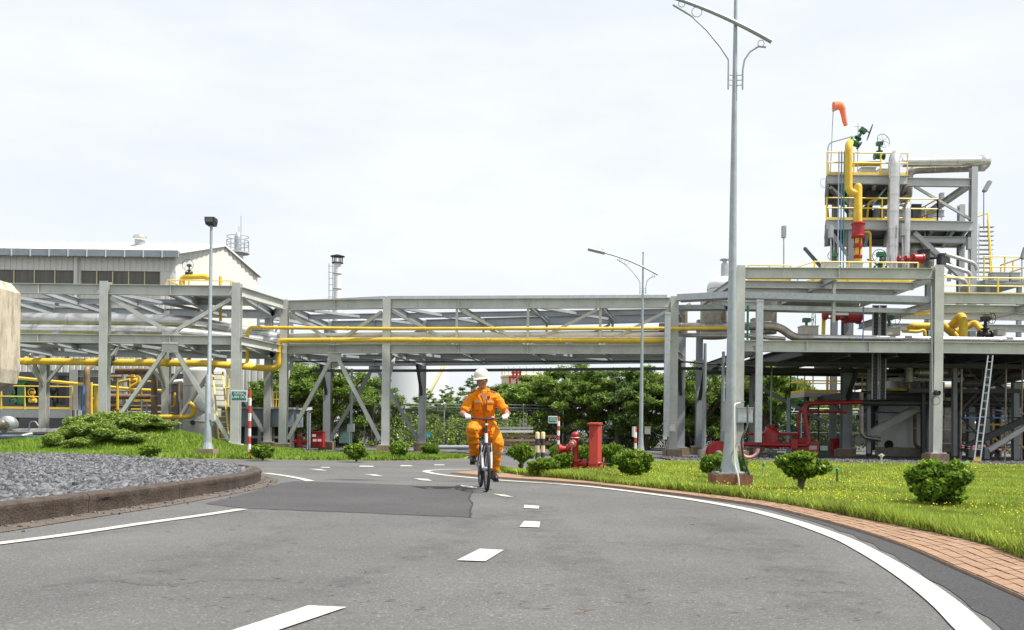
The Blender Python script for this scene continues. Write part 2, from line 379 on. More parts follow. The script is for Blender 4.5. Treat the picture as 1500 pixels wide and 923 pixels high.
line = crom([tuple(Gp(u,v).xy) for u,v in LINE_PX], 8)
NI = 160
inr, li = resample(inner, NI); outr, lo_ = resample(outer, NI)

def ribbon(pts, wd, z):
    a = np.array(pts); t = np.gradient(a, axis=0); t /= np.linalg.norm(t, axis=1)[:,None]+1e-9
    nrm = np.c_[-t[:,1], t[:,0]]; n = len(a); wv = np.broadcast_to(np.asarray(wd), (n,))[:,None]
    l_, r_ = a+nrm*wv/2, a-nrm*wv/2
    return MB().add([(*p, z) for p in l_] + [(*p, z) for p in r_], [(i+1, i, n+i, n+i+1) for i in range(n-1)])
def mark(mb, nm='painted_line'): return part(road, nm, mb, M_paint)
mark(ribbon(line, .16, .008))
mark(ribbon(crom([tuple(Gp(u,v).xy) for u,v in [(-160,815),(-60,804.5),(0,797),(100,784),(200,769),(290,756.5),(356,746.5)]], 8), .13, .008))
mark(ribbon(crom([tuple(Gp(u,v).xy) for u,v in [(455,705.5),(440,701.5),(415,697),(388,693.5)]], 6), .15, .008))
def dash(px):
    q = [Gp(u,v,.008) for u,v in px]; mark(MB().add(q, [tuple(range(len(q)))]), 'lane_dash')
for px in [[(318,930),(368,936),(508,889),(452,886.5)], [(669,820.5),(711,822),(738,805.5),(703,803.5)], [(761,771.5),(790,772.5),(791.5,764),(768,763)],
    [(767,744),(789,745),(790,741),(768,739.5)], [(735,726.8),(752,728),(739,724.5),(722,723.2)], [(683,714),(703,716),(691,712),(672,710.5)], [(617,703.5),(634,704.5),(626,701.5),(606,700.5)], [(548,697),(562,697.6),(550,695),(533,694.4)],
    [(466,688.8),(480,689.5),(470,687.3),(452,686.8)], [(470,684.9),(482,685.3),(484,684.2),(470,684)], [(526,683.6),(548,684),(546,682.4),(527,682.1)], [(586,683),(605,683),(602,681.6),(587,681.5)], [(636,681.6),(652,681.6),(650,680.4),(636,680.4)]]:
    dash(px)
# dark strip of asphalt between line and paving
ei = np.array(inr); el_, _ = resample(line[:len(line)-30], NI)
n0 = 118
sidx = np.arange(8, n0)
off = np.array([[p[0]-q[0], p[1]-q[1]] for p, q in zip(ei, outr)]); off /= np.linalg.norm(off, axis=1)[:,None]
wdt = np.interp(np.arange(NI), [0,25,60,118], [.62,.42,.2,.03])
A = ei - off*.01; B = ei + off*wdt[:,None]
jit = np.array([noise.noise(Vector((p[0]*3, p[1]*3, 0)))*.05 for p in B]); B = B + off*jit[:,None]
edge = structure('asphalt_edge_strip', MB().add([(*A[i], .004) for i in sidx]+[(*B[i], .004) for i in sidx], [(i+1, i, len(sidx)+i, len(sidx)+i+1) for i in range(len(sidx)-1)]), M_edge)

# terracotta paving strip
pv = MB(); pv.add([(*p, .022) for p in inr] + [(*p, .022) for p in outr] + [(*p, 0) for p in inr], [(i, i+1, NI+i+1, NI+i) for i in range(NI-1)] + [(i+1, i, 2*NI+i, 2*NI+i+1) for i in range(NI-1)])
pave = structure('pavement', pv, M_mortar)
random.seed(5)
fine_i, L_ = resample(inner, int(li/.132)+1); fine_o, _ = resample(outer, len(fine_i))
ntile = 0
for i in range(6, len(fine_i)-1):
    a0, a1, b0, b1 = fine_i[i], fine_i[i+1], fine_o[i], fine_o[i+1]
    wdd = np.linalg.norm(b0-a0)
    if a0[1] > 12.2: break
    k = max(1, round(wdd/.135))
    for j in range(k):
        t0, t1 = j/k+.012, (j+1)/k-.012; s0, s1 = .03, .97
        def q(s, t): return (a0*(1-s)+a1*s)*(1-t) + (b0*(1-s)+b1*s)*t
        z = .027 + random.uniform(0, .004); c = [q(s0,t0), q(s1,t0), q(s1,t1), q(s0,t1)]; tl = random.uniform(-.003,.003)
        mb = MB().add([(*c[0],z),(*c[1],z),(*c[2],z+tl),(*c[3],z+tl)]+[(*p,.012) for p in c], [(0,1,2,3),(0,4,5,1),(1,5,6,2),(2,6,7,3),(3,7,4,0)])
        part(pave, 'paving_tile', mb, M_tile); ntile += 1
rest = MB(); i0 = int(i/len(fine_i)*NI)
rest.add([(*(inr[k]*.97+outr[k]*.03), .03) for k in range(i0, NI)] + [(*(inr[k]*.03+outr[k]*.97), .03) for k in range(i0, NI)], [(k, k+1, NI-i0+k+1, NI-i0+k) for k in range(NI-i0-1)])
part(pave, 'paving_strip', rest, M_tile)

# right lawn
lawn_poly = [tuple(p) for p in outr] + [(-.25,17.9),(.2,19),(1.2,21.2),(3,24),(4.8,25.8),(9,26.4),(14,26.1),(22,25.2),(45,24),(45,-2),(10,-4),(2.6,-3)]
lawn = poly_sheet('lawn', lawn_poly, .05, M_soil, th=.05)
def blades(name, n, sampler, zf, m, hmin, hmax, seed, wk=(.0035,.0006)):
    rng = np.random.default_rng(seed)
    x, y = sampler(rng, n); n = len(x); z = zf(x, y)
    h = rng.uniform(hmin, hmax, n) * (1 + .4*np.sin(x*2.1+y*.7)*np.sin(y*1.3-x)); wd = wk[0] + wk[1]*y
    a = rng.uniform(0, 2*np.pi, n); la = rng.uniform(0, 2*np.pi, n); ln = rng.uniform(.1, .85, n)*h
    V = np.empty((n, 3, 3)); dx, dy = np.cos(a)*wd, np.sin(a)*wd
    V[:,0] = np.c_[x-dx, y-dy, z-.01]; V[:,1] = np.c_[x+dx, y+dy, z-.01]
    V[:,2] = np.c_[x+np.cos(la)*ln, y+np.sin(la)*ln, z+h]
    o = raw(name, V.reshape(-1,3), np.arange(3*n).reshape(n,3), m); return o
def lawn_s(rng, n):
    # even in angle and in 1/distance, so nearer grass is denser
    m_ = n*3; t = rng.uniform(1/27, 1/5.2, m_)**1.0; Y = 1/rng.uniform(1/27., 1/5.2, m_); Y = np.where(rng.random(m_) < .45, rng.uniform(6, 27, m_), Y)
    X = Y*rng.uniform(-.06, .68, m_); k = inpoly(X, Y, lawn_poly); return X[k][:n], Y[k][:n]
g = blades('lawn_grass', 230000, lawn_s, lambda x, y: np.full(len(x), .05), M_blade, .03, .075, 1)
tag(g, 'bright green mown grass of the lawn beside the road', 'grass', kind='stuff')
M_dry = mat('dry_grass_blade', (.36,.31,.13), .7, 0, .3, 2, island=.4, trans=.3, spec=.2)
g = blades('dry_lawn_grass', 26000, lawn_s, lambda x, y: np.full(len(x), .05), M_dry, .02, .065, 15)
tag(g, 'dry straw coloured blades mixed into the lawn', 'grass', kind='stuff')
def edge_s(rng, n):
    i = rng.integers(4, NI-2, n); f = rng.random((n,1)); p = outr[i]*(1-f)+outr[i+1]*f
    return p[:,0]+rng.normal(0,.018,n), p[:,1]+rng.normal(0,.018,n)
g = blades('edge_grass', 14000, edge_s, lambda x, y: np.full(len(x), .045), M_blade, .05, .13, 2)
tag(g, 'ragged grass fringe growing over the terracotta paving edge', 'grass', kind='stuff')
def flow_s(rng, n):
    x, y = lawn_s(rng, n); k = (np.sin(x*1.7+1)*np.cos(y*.9+x*.4)+rng.normal(0,.4,len(x))) > .15; k &= (x > 1.8); return x[k], y[k]
rng = np.random.default_rng(9); fx, fy = flow_s(rng, 9000); n = len(fx)
fz = .05+rng.uniform(.05,.1,n); fs = rng.uniform(.004,.0075,n)*(.7+fy*.035)
V = np.empty((n,6,3))
for k in range(6):
    V[:,k] = np.c_[fx+np.cos(k*np.pi/3)*fs, fy+np.sin(k*np.pi/3)*fs, fz+rng.normal(0,.003,n)+ (fs*.8 if k % 2 else 0)]
o = raw('lawn_flowers', V.reshape(-1,3), np.arange(6*n).reshape(n,6), M_flower); tag(o, 'tiny yellow flowers sprinkled over the right lawn', 'flowers', kind='stuff')

# far verge with the mound on the left
def verge_z(x, y):
    m1 = .82*np.exp(-((x+12.6)/2.9)**2 - ((y-29.8)/2.2)**2) + .16*np.exp(-((x+17.)/3.)**2 - ((y-30)/2.4)**2)
    return .04 + m1
def front_y(x): return np.interp(x, [-40,-20,-9,-4.7,-2.3,-1.4], [24.4,24.6,24.9,24.9,26.2,28.2])
xs = np.linspace(-30, -1.4, 120); V = []; F = []
for x in xs:
    f = float(front_y(x)); b_ = max(29.6 if x > -7.8 else 33.5, f+.3)
    for j in range(22):
        y = f + (b_-f)*j/21; edge_f = min(1, j/2)
        V.append((x, y, float(verge_z(x, y))*(1 if j else 0) - (0 if j else .02)))
nx = 22
F = [(i*nx+j, (i+1)*nx+j, (i+1)*nx+j+1, i*nx+j+1) for i in range(119) for j in range(21)]
verge = structure('grass_verge', MB().add(V, F), M_soil, smooth=True)
def verge_s(rng, n):
    x = rng.uniform(-18.5, -1.5, n); b_ = np.where(x > -7.8, 29.5, 33.3); y = front_y(x) + (b_-front_y(x))*rng.random(n); k = y > front_y(x)+.02; return x[k], y[k]
g = blades('verge_grass', 90000, verge_s, lambda x, y: verge_z(x, y), M_bladed, .05, .14, 3, (.006,.0006))
tag(g, 'green grass of the far verge and mound below the pipe rack', 'grass', kind='stuff')

# gravel yards
yard = poly_sheet('gravel_yard', [(4.95,26.2),(9,26.5),(14,26.2),(22,25.3),(60,24),(60,60),(31,50),(30.2,43.9),(6.6,37.8),(5.25,31)], .015, M_earth)
def stones(name, n, sampler, zf, smin, smax, seed, mt):
    rng = np.random.default_rng(seed); x, y = sampler(rng, n); n = len(x); z = zf(x, y)
    base = np.array([(-1,-1,-1),(1,-1,-1),(1,1,-1),(-1,1,-1),(-1,-1,1),(1,-1,1),(1,1,1),(-1,1,1)], float)
    V = base[None]*np.array([1,.8,.5]) * (1+rng.uniform(-.45,.35,(n,8,3)))
    s = rng.uniform(smin, smax, n)*rng.choice([.7,1,1,1.25], n); V *= s[:,None,None]
    q = rng.normal(size=(n,4)); q[:,0] += 1.2; q /= np.linalg.norm(q, axis=1)[:,None]; a,b,c,d = q.T
    Rm = np.stack([np.stack([1-2*(c*c+d*d),2*(b*c-a*d),2*(b*d+a*c)],-1), np.stack([2*(b*c+a*d),1-2*(b*b+d*d),2*(c*d-a*b)],-1), np.stack([2*(b*d-a*c),2*(c*d+a*b),1-2*(b*b+c*c)],-1)],1)
    V = np.einsum('nij,nkj->nki', Rm, V) + np.c_[x,y,z+s*.25][:,None]
    f = np.array([(0,3,2,1),(4,5,6,7),(0,1,5,4),(1,2,6,5),(2,3,7,6),(3,0,4,7)])
    return raw(name, V.reshape(-1,3), (f[None]+8*np.arange(n)[:,None,None]).reshape(-1,4), mt)
def yard_s(rng, n):
    Y = rng.uniform(25.2, 31, n); X = Y*rng.uniform(.15,.62,n); k = ~inpoly(X, Y, lawn_poly) & (X > 5.1); return X[k], Y[k]
o = stones('yard_gravel', 16000, yard_s, lambda x, y: np.full(len(x), .02), .02, .045, 4, M_stone2); tag(o, 'loose grey gravel strip below the right plant', 'gravel', kind='stuff')
def yard2(rng, n):
    Y = rng.uniform(29.4, 35.5, n); X = rng.uniform(-9.5, -1.2, n); return X, Y
o = stones('rack_gravel', 12000, yard2, lambda x, y: np.full(len(x), -.02), .02, .05, 6, M_stone); tag(o, 'loose grey gravel around the rack footings', 'gravel', kind='stuff')

# roundabout island with kerb and crushed stone
isl = crom([(-9,-3),(-6.2,0),(-5.2,3),(-4.62,6),(-4.38,8),(-4.12,10),(-3.98,12),(-4.0,13.6),(-4.3,15.2),(-5.1,16.7),(-6.3,17.9),(-8.3,19.4),(-10.4,20.6),(-13,21.8),(-18,23.2),(-26,23.5)], 10)
islr, lk = resample(isl, 140)
t = np.gradient(islr, axis=0); t /= np.linalg.norm(t, axis=1)[:,None]; nl = np.c_[-t[:,1], t[:,0]]   # points to the island side (left of travel)
gw = islr - nl*.30
gut = MB().add([(*p, .007) for p in islr+nl*.05] + [(*p, .006) for p in gw], [(i+1, i, 140+i, 141+i) for i in range(139)])
kerb = structure('kerb', gut, M_gut)
def zk(i): return .20 + .025*math.sin(i*.21) 
bsz = 6
for i in range(0, 138, bsz):
    a, b = i, min(i+bsz, 139); h0 = .205+random.uniform(-.004,.004); vs = []; k_ = 0
    for j in np.linspace(a+.02, b-.02, 13):
        j0 = min(int(j), 138); f = j-j0; p = islr[j0]*(1-f)+islr[j0+1]*f; nn = nl[j0]*(1-f)+nl[j0+1]*f
        lip = .012*noise.noise(Vector((p[0]*2.2, p[1]*2.2, 3)))
        for d_, z in ((0,-.02),(.0,h0-.085),(-.012+lip,h0-.06),(-.006+lip,h0-.022),(.02,h0-.004),(.07,h0+.003),(.15,h0),(.16,h0-.03),(.16,-.02)):
            e = noise.noise(Vector((p[0]*7,p[1]*7,z*14+d_*9)))*.006; vs.append((p[0]+nn[0]*(d_+e), p[1]+nn[1]*(d_+e), z+e*(z > 0)))
    fs = [(s_*9+k, s_*9+k+1, (s_+1)*9+k+1, (s_+1)*9+k) for s_ in range(12) for k in range(8)] + [tuple(range(8,-1,-1)), tuple(range(108,117))]
    part(kerb, 'kerb_stone', MB().add(vs, fs), M_kerb, smooth=True)
isl_in = [tuple(p) for p in islr+nl*.15] + [(-40,23.5),(-40,-8)]
def bed_z(x, y):
    return .155 + .13*np.clip((-4.6-x)/5, 0, 1)*np.clip((22.5-y)/6,0,1) + .015*np.sin(x*2.3)*np.sin(y*1.9)
bed = poly_sheet('gravel_bed', isl_in, .13, M_stone)
def bed_s(rng, n):
    m_ = n*4; Y = 1/rng.uniform(1/23, 1/6.5, m_); Y = np.where(rng.random(m_) < .4, rng.uniform(7, 22.5, m_), Y); X = Y*rng.uniform(-.63, -.2, m_)
    k = inpoly(X, Y, isl_in); return X[k][:n], Y[k][:n]
o = stones('crushed_stone_fill', 52000, bed_s, bed_z, .013, .036, 7, M_stone); tag(o, 'crushed grey stone filling the kerbed island on the left', 'gravel', kind='stuff')
def spill_s(rng, n):
    i = rng.integers(30, 110, n); d = np.abs(rng.normal(0, .16, n)); p = islr[i] - nl[i]*(d[:,None]+.01); return p[:,0], p[:,1]
o = stones('kerb_grit', 700, spill_s, lambda x, y: np.full(len(x), .008), .004, .014, 8, M_stone); tag(o, 'grit and small stones lying along the kerb gutter', 'gravel', kind='stuff')
# dry leaf and straw litter on the asphalt
rng = np.random.default_rng(12); n = 420
Y = 1/rng.uniform(1/16, 1/4.2, n); X = Y*rng.uniform(-.4, .42, n); k = ~inpoly(X, Y, lawn_poly) & ~inpoly(X, Y, isl_in); X, Y = X[k], Y[k]; n = len(X)
a = rng.normal(0, .5, n); l_ = rng.uniform(.008, .05, n); wd = rng.uniform(.002,.006,n)
V = np.empty((n,4,3)); dx, dy = np.cos(a)*l_, np.sin(a)*l_; ex, ey = -np.sin(a)*wd, np.cos(a)*wd
for k, (s1, s2) in enumerate(((-1,0),(0,-1),(1,0),(0,1))): V[:,k] = np.c_[X+s1*dx+s2*ex, Y+s1*dy+s2*ey, np.full(n,.0055)+rng.uniform(0,.004,n)]
o = raw('leaf_litter', V.reshape(-1,3), np.arange(4*n).reshape(n,4), M_litter); tag(o, 'dry leaf and straw bits scattered on the asphalt', 'litter', kind='stuff')

# worn dark tracks and sealed seams on the asphalt
M_track = mat('dark_tyre_wear', (.05,.05,.052), .8)
def _track():
    N, Lk = nodes_of(M_track); b = N['Principled BSDF']; g_ = N.new('ShaderNodeNewGeometry'); n1 = N.new('ShaderNodeTexNoise'); n1.inputs['Scale'].default_value = 3.2; n1.inputs['Detail'].default_value = 8; n1.inputs['Roughness'].default_value = .7
    Lk(g_.outputs['Position'], n1.inputs['Vector']); r_ = N.new('ShaderNodeMapRange'); r_.inputs['From Min'].default_value = .42; r_.inputs['From Max'].default_value = .72; r_.inputs['To Max'].default_value = .24
    Lk(n1.outputs['Fac'], r_.inputs['Value'])
    at = N.new('ShaderNodeAttribute'); at.attribute_name = 'fade'; mu = N.new('ShaderNodeMath'); mu.operation = 'MULTIPLY'; Lk(r_.outputs['Result'], mu.inputs[0]); Lk(at.outputs['Fac'], mu.inputs[1]); Lk(mu.outputs[0], b.inputs['Alpha'])
_track()
def track(px, w0, w1, z=.0025):
    c = crom([tuple(Gp(u,v).xy) for u,v in px], 8); a = np.array(c); t_ = np.gradient(a, axis=0); t_ /= np.linalg.norm(t_, axis=1)[:,None]; nn = np.c_[-t_[:,1], t_[:,0]]; n_ = len(a); wv = np.linspace(w0,w1,n_)[:,None]
    rows = [a+nn*wv*f for f in (-.5,-.25,.25,.5)]; vs = [(*p_, z) for r_ in rows for p_ in r_]
    o_ = part(road, 'tyre_track', MB().add(vs, [(j*n_+i+1, j*n_+i, (j+1)*n_+i, (j+1)*n_+i+1) for j in range(3) for i in range(n_-1)]), M_track)
    at = o_.data.attributes.new('fade', 'FLOAT', 'POINT'); e = np.minimum(1, np.minimum(np.arange(n_), n_-1-np.arange(n_))/6)
    at.data.foreach_set('value', np.concatenate([0*e, e, e, 0*e]).astype(np.float32))
track([(700,752),(690,770),(650,795),(580,822),(500,850),(420,880)], .5, .35)
track([(760,735),(790,760),(830,800),(880,860),(930,930)], .6, .5, .0028)
track([(1000,745),(1080,775),(1150,815),(1210,870),(1250,930)], .8, .6, .0026)
track([(480,760),(400,785),(300,815),(150,855),(0,890)], .7, .6, .0027)
track([(700,760),(760,752),(800,745),(700,722),(640,708)], .35, .3, .0029)
track([(380,745),(330,752),(250,765),(120,783),(0,802)], .5, .5, .0024)

M_crack = mat('tar_filled_crack', (.02,.02,.021), .7)
def crack(px, wd=.012, z=.0062):
    c = crom([tuple(Gp(u,v).xy) for u,v in px], 14); a = np.array(c); a += np.array([[noise.noise(Vector((p[0]*9,p[1]*9,2))), noise.noise(Vector((p[0]*9,p[1]*9,5)))] for p in a])*.02
    part(road, 'crack', ribbon(a, wd*(.6+.5*np.abs(np.sin(np.arange(len(a))*1.3))), z), M_crack)
crack([(360,745.5),(440,748.5),(520,751.5),(600,755),(690,758.5)], .016); crack([(690,758.5),(689,748),(692,738),(687,731),(693,720)], .02)
crack([(690,758),(720,762),(760,760),(800,764)], .007); crack([(60,860),(160,852),(230,858),(330,850),(420,852)], .006)
crack([(900,795),(960,800),(1010,798),(1080,808)], .006)
# ================================================================ PIPE RACKS
ZT, ZL = 5.74, 4.03       # tops of upper and lower girders
def column(t, x, y, z1, s=.3, m=M_steel, plinth=True, z0=.0, pm=None):
    if plinth:
        part(t, 'plinth', MB().box((x, y, .13), (s*2., s*2., .36)), pm or M_plinth)
        part(t, 'base_plate', MB().box((x, y, .325), (s*1.5, s*1.5, .03)), m)
        z0 = .34
    return part(t, 'column', MB().ib((x,y,z0), (x,y,z1), s, s*.95, .022, up=(0,1,0)), m)
def girder(t, p0, p1, h=.3, wd=.2, m=M_steel, name='girder', stiff=0):
    g_ = part(t, name, MB().ib(p0, p1, h, wd, .02), m)
    if stiff:
        p0, p1 = Vector(p0), Vector(p1); d = (p1-p0)
        for k in range(1, stiff+1):
            c = p0 + d*k/(stiff+1); part(g_, 'stiffener', MB().bar(c-Vector((0,0,h/2-.021)), c+Vector((0,0,h/2-.021)), wd*.9, .02, up=d.normalized()), m)
    return g_
def brace(t, p0, p1, s=.13, m=M_steel, name='brace'):
    return part(t, name, MB().ib(p0, p1, s, s, .015, up=(0,1,0)), m)
def gusset(t, c, wd, h, m=M_steel, dirs=((-1,-1),(1,-1))):
    c = Vector(c); g_ = part(t, 'gusset_plate', MB().box(c, (wd, .03, h)), m)
    b = MB()
    for sx, sz in dirs:
        for k in range(4):
            for s2 in (-.04, .04):
                p = c + Vector((sx*(wd*.12+k*wd*.08)+s2*.8, -.022, sz*(h*.08+k*h*.1)+s2*.5*sx)); b.lathe([(.016,0),(.016,.016)], p, (0,-1,0), 6)
    part(g_, 'bolts', b, m)['kind'] = 'stuff'

# ---- left rack
lr = thing('pipe_rack', 'grey steel pipe rack with inverted V braces above the grassy mound', 'pipe rack', (-14,33,0), 'pipe racks')
YF, YB = 30.4, 36.4
FX = [-23, -18.5, -13.98, -9.47]
for x in FX[1:]: column(lr, x, YF, ZT+.1)
for x in (-23.5, -19.2, -14.2): column(lr, x, YB, ZT-.1)
column(lr, -10.1, YB+.3, ZT-.1)
for z, h in ((ZT-.17,.34), (ZL-.15,.3)):
    for a, b in zip(FX, FX[1:]):
        girder(lr, (a+.15,YF,z), (b-.15,YF,z), h, .22, stiff=1)
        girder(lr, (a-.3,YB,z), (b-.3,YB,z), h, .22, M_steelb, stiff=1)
    for x in FX:
        girder(lr, (x,YF+.16,z-.03), (x-.35,YB-.12,z-.03), h*.9, .2, M_steelb, name='cross_beam')  # inner members coloured darker for the shade inside the rack
        if x < -10: girder(lr, (x+2.25,YF+.12,z-.02), (x+1.95,YB-.12,z-.02), h*.8, .16, M_steelb, name='cross_beam')
    for y in (YF+3,): girder(lr, (-23,y,z+.02), (-9.6,y,z+.02), .2, .14, M_steelb, name='stringer')
    for a, b in zip(FX, FX[1:]):
        part(lr, 'plan_brace', MB().bar((a+.2,YF+.2,z-.1), ((a+b)/2,YB-.2,z-.1), .12, .1), M_steelb)
mx_ = (FX[2]+FX[3])/2
gusset(lr, (mx_,YF-.06,ZL-.42), .55, .36); gusset(lr, (mx_,YF-.06,ZL+.12), .55, .22, dirs=((-1,1),(1,1)))
brace(lr, (mx_-.12,YF,ZL-.45), (FX[2]+.2,YF,.75)); brace(lr, (mx_+.12,YF,ZL-.45), (FX[3]-.2,YF,.45))
brace(lr, (FX[2]+.2,YF,ZT-.45), (mx_-.1,YF,ZL+.12)); brace(lr, (FX[3]-.2,YF,ZT-.45), (mx_+.1,YF,ZL+.12))
m2 = -12.0
gusset(lr, (m2,YB-.06,ZL-.42), .55, .36)
brace(lr, (m2-.12,YB,ZL-.45), (-14,YB,.75)); brace(lr, (m2+.12,YB,ZL-.45), (-10.2,YB,.75))
for x, y in ((-14.2,YB),(-19.2,YB),(-13.98,YF),(-18.5,YF)):
    for s in (-1, 1):
        brace(lr, (x+s*.95 if y == YB else x, y if y == YB else y+.95, ZL-.3), (x+s*.12 if y == YB else x, y if y == YB else y+.12, ZL-1.35), .11, name='knee_brace')
for x, y in ((-14.2,YB),(-19.2,YB)):
    brace(lr, (x, y-1.1, ZL-.3), (x, y-.12, ZL-1.5), .12, name='knee_brace')

# ---- central rack over the road
cr = thing('pipe_rack', 'grey steel pipe rack bridging the road behind the cyclist', 'pipe rack', (-1,36,0), 'pipe racks')
F = [Vector((-8.66,33.6,0)), Vector((-4.67,32.8,0)), Vector((5.73,31.7,0))]
B = [Vector((-8.30,39.8,0)), Vector((-3.95,38.9,0)), Vector((6.75,35.6,0))]
Z = lambda p, z: Vector((p.x, p.y, z))
for p in F: column(cr, p.x, p.y, ZT+.02)
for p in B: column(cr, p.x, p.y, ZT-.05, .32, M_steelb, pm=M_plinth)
for P_, mm in ((F, M_steel), (B, M_steelb)):  # rear plane takes the darker copy, its shade painted in
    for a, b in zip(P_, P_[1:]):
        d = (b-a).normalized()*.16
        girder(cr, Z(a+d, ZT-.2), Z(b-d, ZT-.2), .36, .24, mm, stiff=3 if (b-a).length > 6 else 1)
        girder(cr, Z(a+d, ZL-.16), Z(b-d, ZL-.16), .32, .24, mm, stiff=3 if (b-a).length > 6 else 1)
    a, b, c = P_
    mid = (a+b)/2
    gusset(cr, Z(mid,ZL-.45)+Vector((0,-.05,0)), .5, .36, mm); gusset(cr, Z(mid,ZL+.1)+Vector((0,-.05,0)), .5, .2, mm, ((-1,1),(1,1)))
    brace(cr, Z(mid+Vector((-.1,0,0)),ZL-.45), Z(a+Vector((.2,0,0)),.5), .14, mm); brace(cr, Z(mid+Vector((.1,0,0)),ZL-.45), Z(b-Vector((.2,0,0)),.5), .14, mm)
    brace(cr, Z(a+Vector((.2,0,0)),ZT-.5), Z(mid+Vector((-.1,0,0)),ZL+.1), .12, mm); brace(cr, Z(b-Vector((.2,0,0)),ZT-.5), Z(mid+Vector((.1,0,0)),ZL+.1), .12, mm)
    q = [b*(1-k/4)+c*k/4 for k in range(5)]
    for k in (1, 2, 3): part(cr, 'post', MB().ib(Z(q[k],ZL), Z(q[k],ZT-.38), .09, .09, .012, up=(0,1,0)), mm)
    for k0, k1, zz0, zz1 in ((0,1,ZT-.42,ZL+.04),(1,2,ZT-.42,ZL+.04),(3,2,ZT-.42,ZL+.04),(4,3,ZT-.42,ZL+.04)):
        part(cr, 'truss_diagonal', MB().bar(Z(q[k0],zz0)+Vector((.1 if k1 > k0 else -.1,0,0)), Z(q[k1],zz1)-Vector((.08 if k1 > k0 else -.08,0,0)), .1, .08, up=(0,1,0)), mm)
for z in (ZT-.25, ZL-.2):
    for k in range(3):
        girder(cr, Z(F[k],z)+Vector((0,.17,0)), Z(B[k],z)-Vector((0,.17,0)), .28, .18, M_steelb, name='cross_beam')
    for k in range(1, 4):
        a = F[1]*(1-k/4)+F[2]*k/4; b = B[1]*(1-k/4)+B[2]*k/4
        girder(cr, Z(a,z+.03)+Vector((0,.13,0)), Z(b,z+.03)-Vector((0,.13,0)), .18, .14, M_steelb, name='cross_beam')
    for k in (0, 2):
        a = F[1]*(1-k/4)+F[2]*k/4; b = B[1]*(1-(k+1)/4)+B[2]*(k+1)/4
        part(cr, 'plan_brace', MB().bar(Z(a,z)+Vector((.1,.2,0)), Z(b,z)-Vector((.1,.2,0)), .15, .1), M_steelb)
    part(cr, 'plan_brace', MB().bar(Z(F[0],z)+Vector((.1,.2,0)), Z(B[1],z)-Vector((.1,.2,0)), .15, .1), M_steelb)
    girder(cr, Z((F[0]+B[0])/2,z+.02), Z((F[1]+B[1])/2,z+.02), .2, .14, M_steelb, name='stringer')
    girder(cr, Z((F[1]+B[1])/2,z+.02), Z((F[2]+B[2])/2,z+.02), .2, .14, M_steelb, name='stringer')
for a, b in zip(F, B):
    d = (b-a).normalized()
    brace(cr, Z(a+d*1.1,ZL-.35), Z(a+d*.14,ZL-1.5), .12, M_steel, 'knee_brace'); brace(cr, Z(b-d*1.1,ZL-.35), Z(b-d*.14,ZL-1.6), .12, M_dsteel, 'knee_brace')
# skewed link from left rack to central rack
for z, h in ((ZT-.19,.34), (ZL-.16,.3)):
    girder(cr, (FX[3]+.12,YF+.1,z), (F[0].x-.05,F[0].y-.15,z), h, .22)
    girder(cr, (-10.0,YB+.3,z), (B[0].x-.1,B[0].y,z), h, .22, M_steelb)
    girder(cr, (-10.0,YB+.2,z-.03), (F[0].x,F[0].y+.1,z-.03), h*.8, .18, M_steelb, name='cross_beam')

# galvanised cable trays
def tray(label, pts, wd=.5, h=.13, m=M_galv, name='cable_tray', grp='galvanised cable trays'):
    t_ = thing(name, label, 'cable tray', pts[0], grp); mb = MB()
    lid = MB()
    for a, b in zip(pts, pts[1:]):
        a, b = Vector(a), Vector(b); mb.extr([(-wd/2,0),(wd/2,0),(wd/2,h),(wd/2-.02,h),(wd/2-.02,.02),(-wd/2+.02,.02),(-wd/2+.02,h),(-wd/2,h)], a, b)
        lid.bar(a+Vector((0,0,h*.55)), b+Vector((0,0,h*.55)), wd-.06, h*.6)
    part(t_, 'tray_channel', mb, m); part(t_, 'cables', lid, M_black); return t_
tray('long galvanised cable tray along the top of the road-crossing rack', [Z(F[0],ZT-.01)+Vector((.1,1.0,0)), Z(F[1],ZT-.01)+Vector((0,.35,0)), Z(F[2],ZT-.01)+Vector((-.2,.35,0))], .55, .11)
tray('dark cable tray slung under the road-crossing rack', [Z(B[0],ZL-.62)+Vector((-.5,-.5,0)), Z(B[1],ZL-.62)+Vector((0,-.5,0)), Z(B[2],ZL-.62)+Vector((.6,-.5,0)), Vector((10.2,37,ZL-.62))], .35, .1, M_dsteel)

# ---- pipes on the racks
def pipe_thing(name, label, pts, r, m, n=14, bend=None, bands=0, band_m=None, grp=None, supports=()):
    t_ = thing(name, label, 'pipe', pts[0], grp)
    part(t_, 'pipe_run', MB().pipe(pts, r, n, bend), m, smooth=True)
    if bands:
        for a, b in zip(pts, pts[1:]):
            a, b = Vector(a), Vector(b); L0 = (b-a).length; d = (b-a).normalized(); k = max(1, int(L0/bands))
            for i in range(1, k):
                part(t_, 'cladding_band', MB().lathe([(r+.001,-.02),(r+.006,-.018),(r+.006,.018),(r+.001,.02)], a+d*(L0*i/k), d, n), band_m or M_band, smooth=True)
    if m is M_yel and r > .055:
        for a, b in zip(pts, pts[1:]):
            a, b = Vector(a), Vector(b); L0 = (b-a).length; d = (b-a).normalized(); k = int(L0/2.4)
            for i in range(1, k+1): part(t_, 'flange', MB().lathe([(r+.001,-.035),(r*1.2,-.03),(r*1.2,-.006),(r*1.1,-.005),(r*1.1,.005),(r*1.2,.006),(r*1.2,.03),(r+.001,.035)], a+d*(L0*(i-.4)/(k+.2)), d, 14), m)
    for c, h in supports:
        c = Vector(c); part(t_, 'pipe_shoe', MB().bx(c.x-.12, c.x+.12, c.y-.06, c.y+.06, c.z-r-h, c.z-r+.02), M_steelb)
    return t_
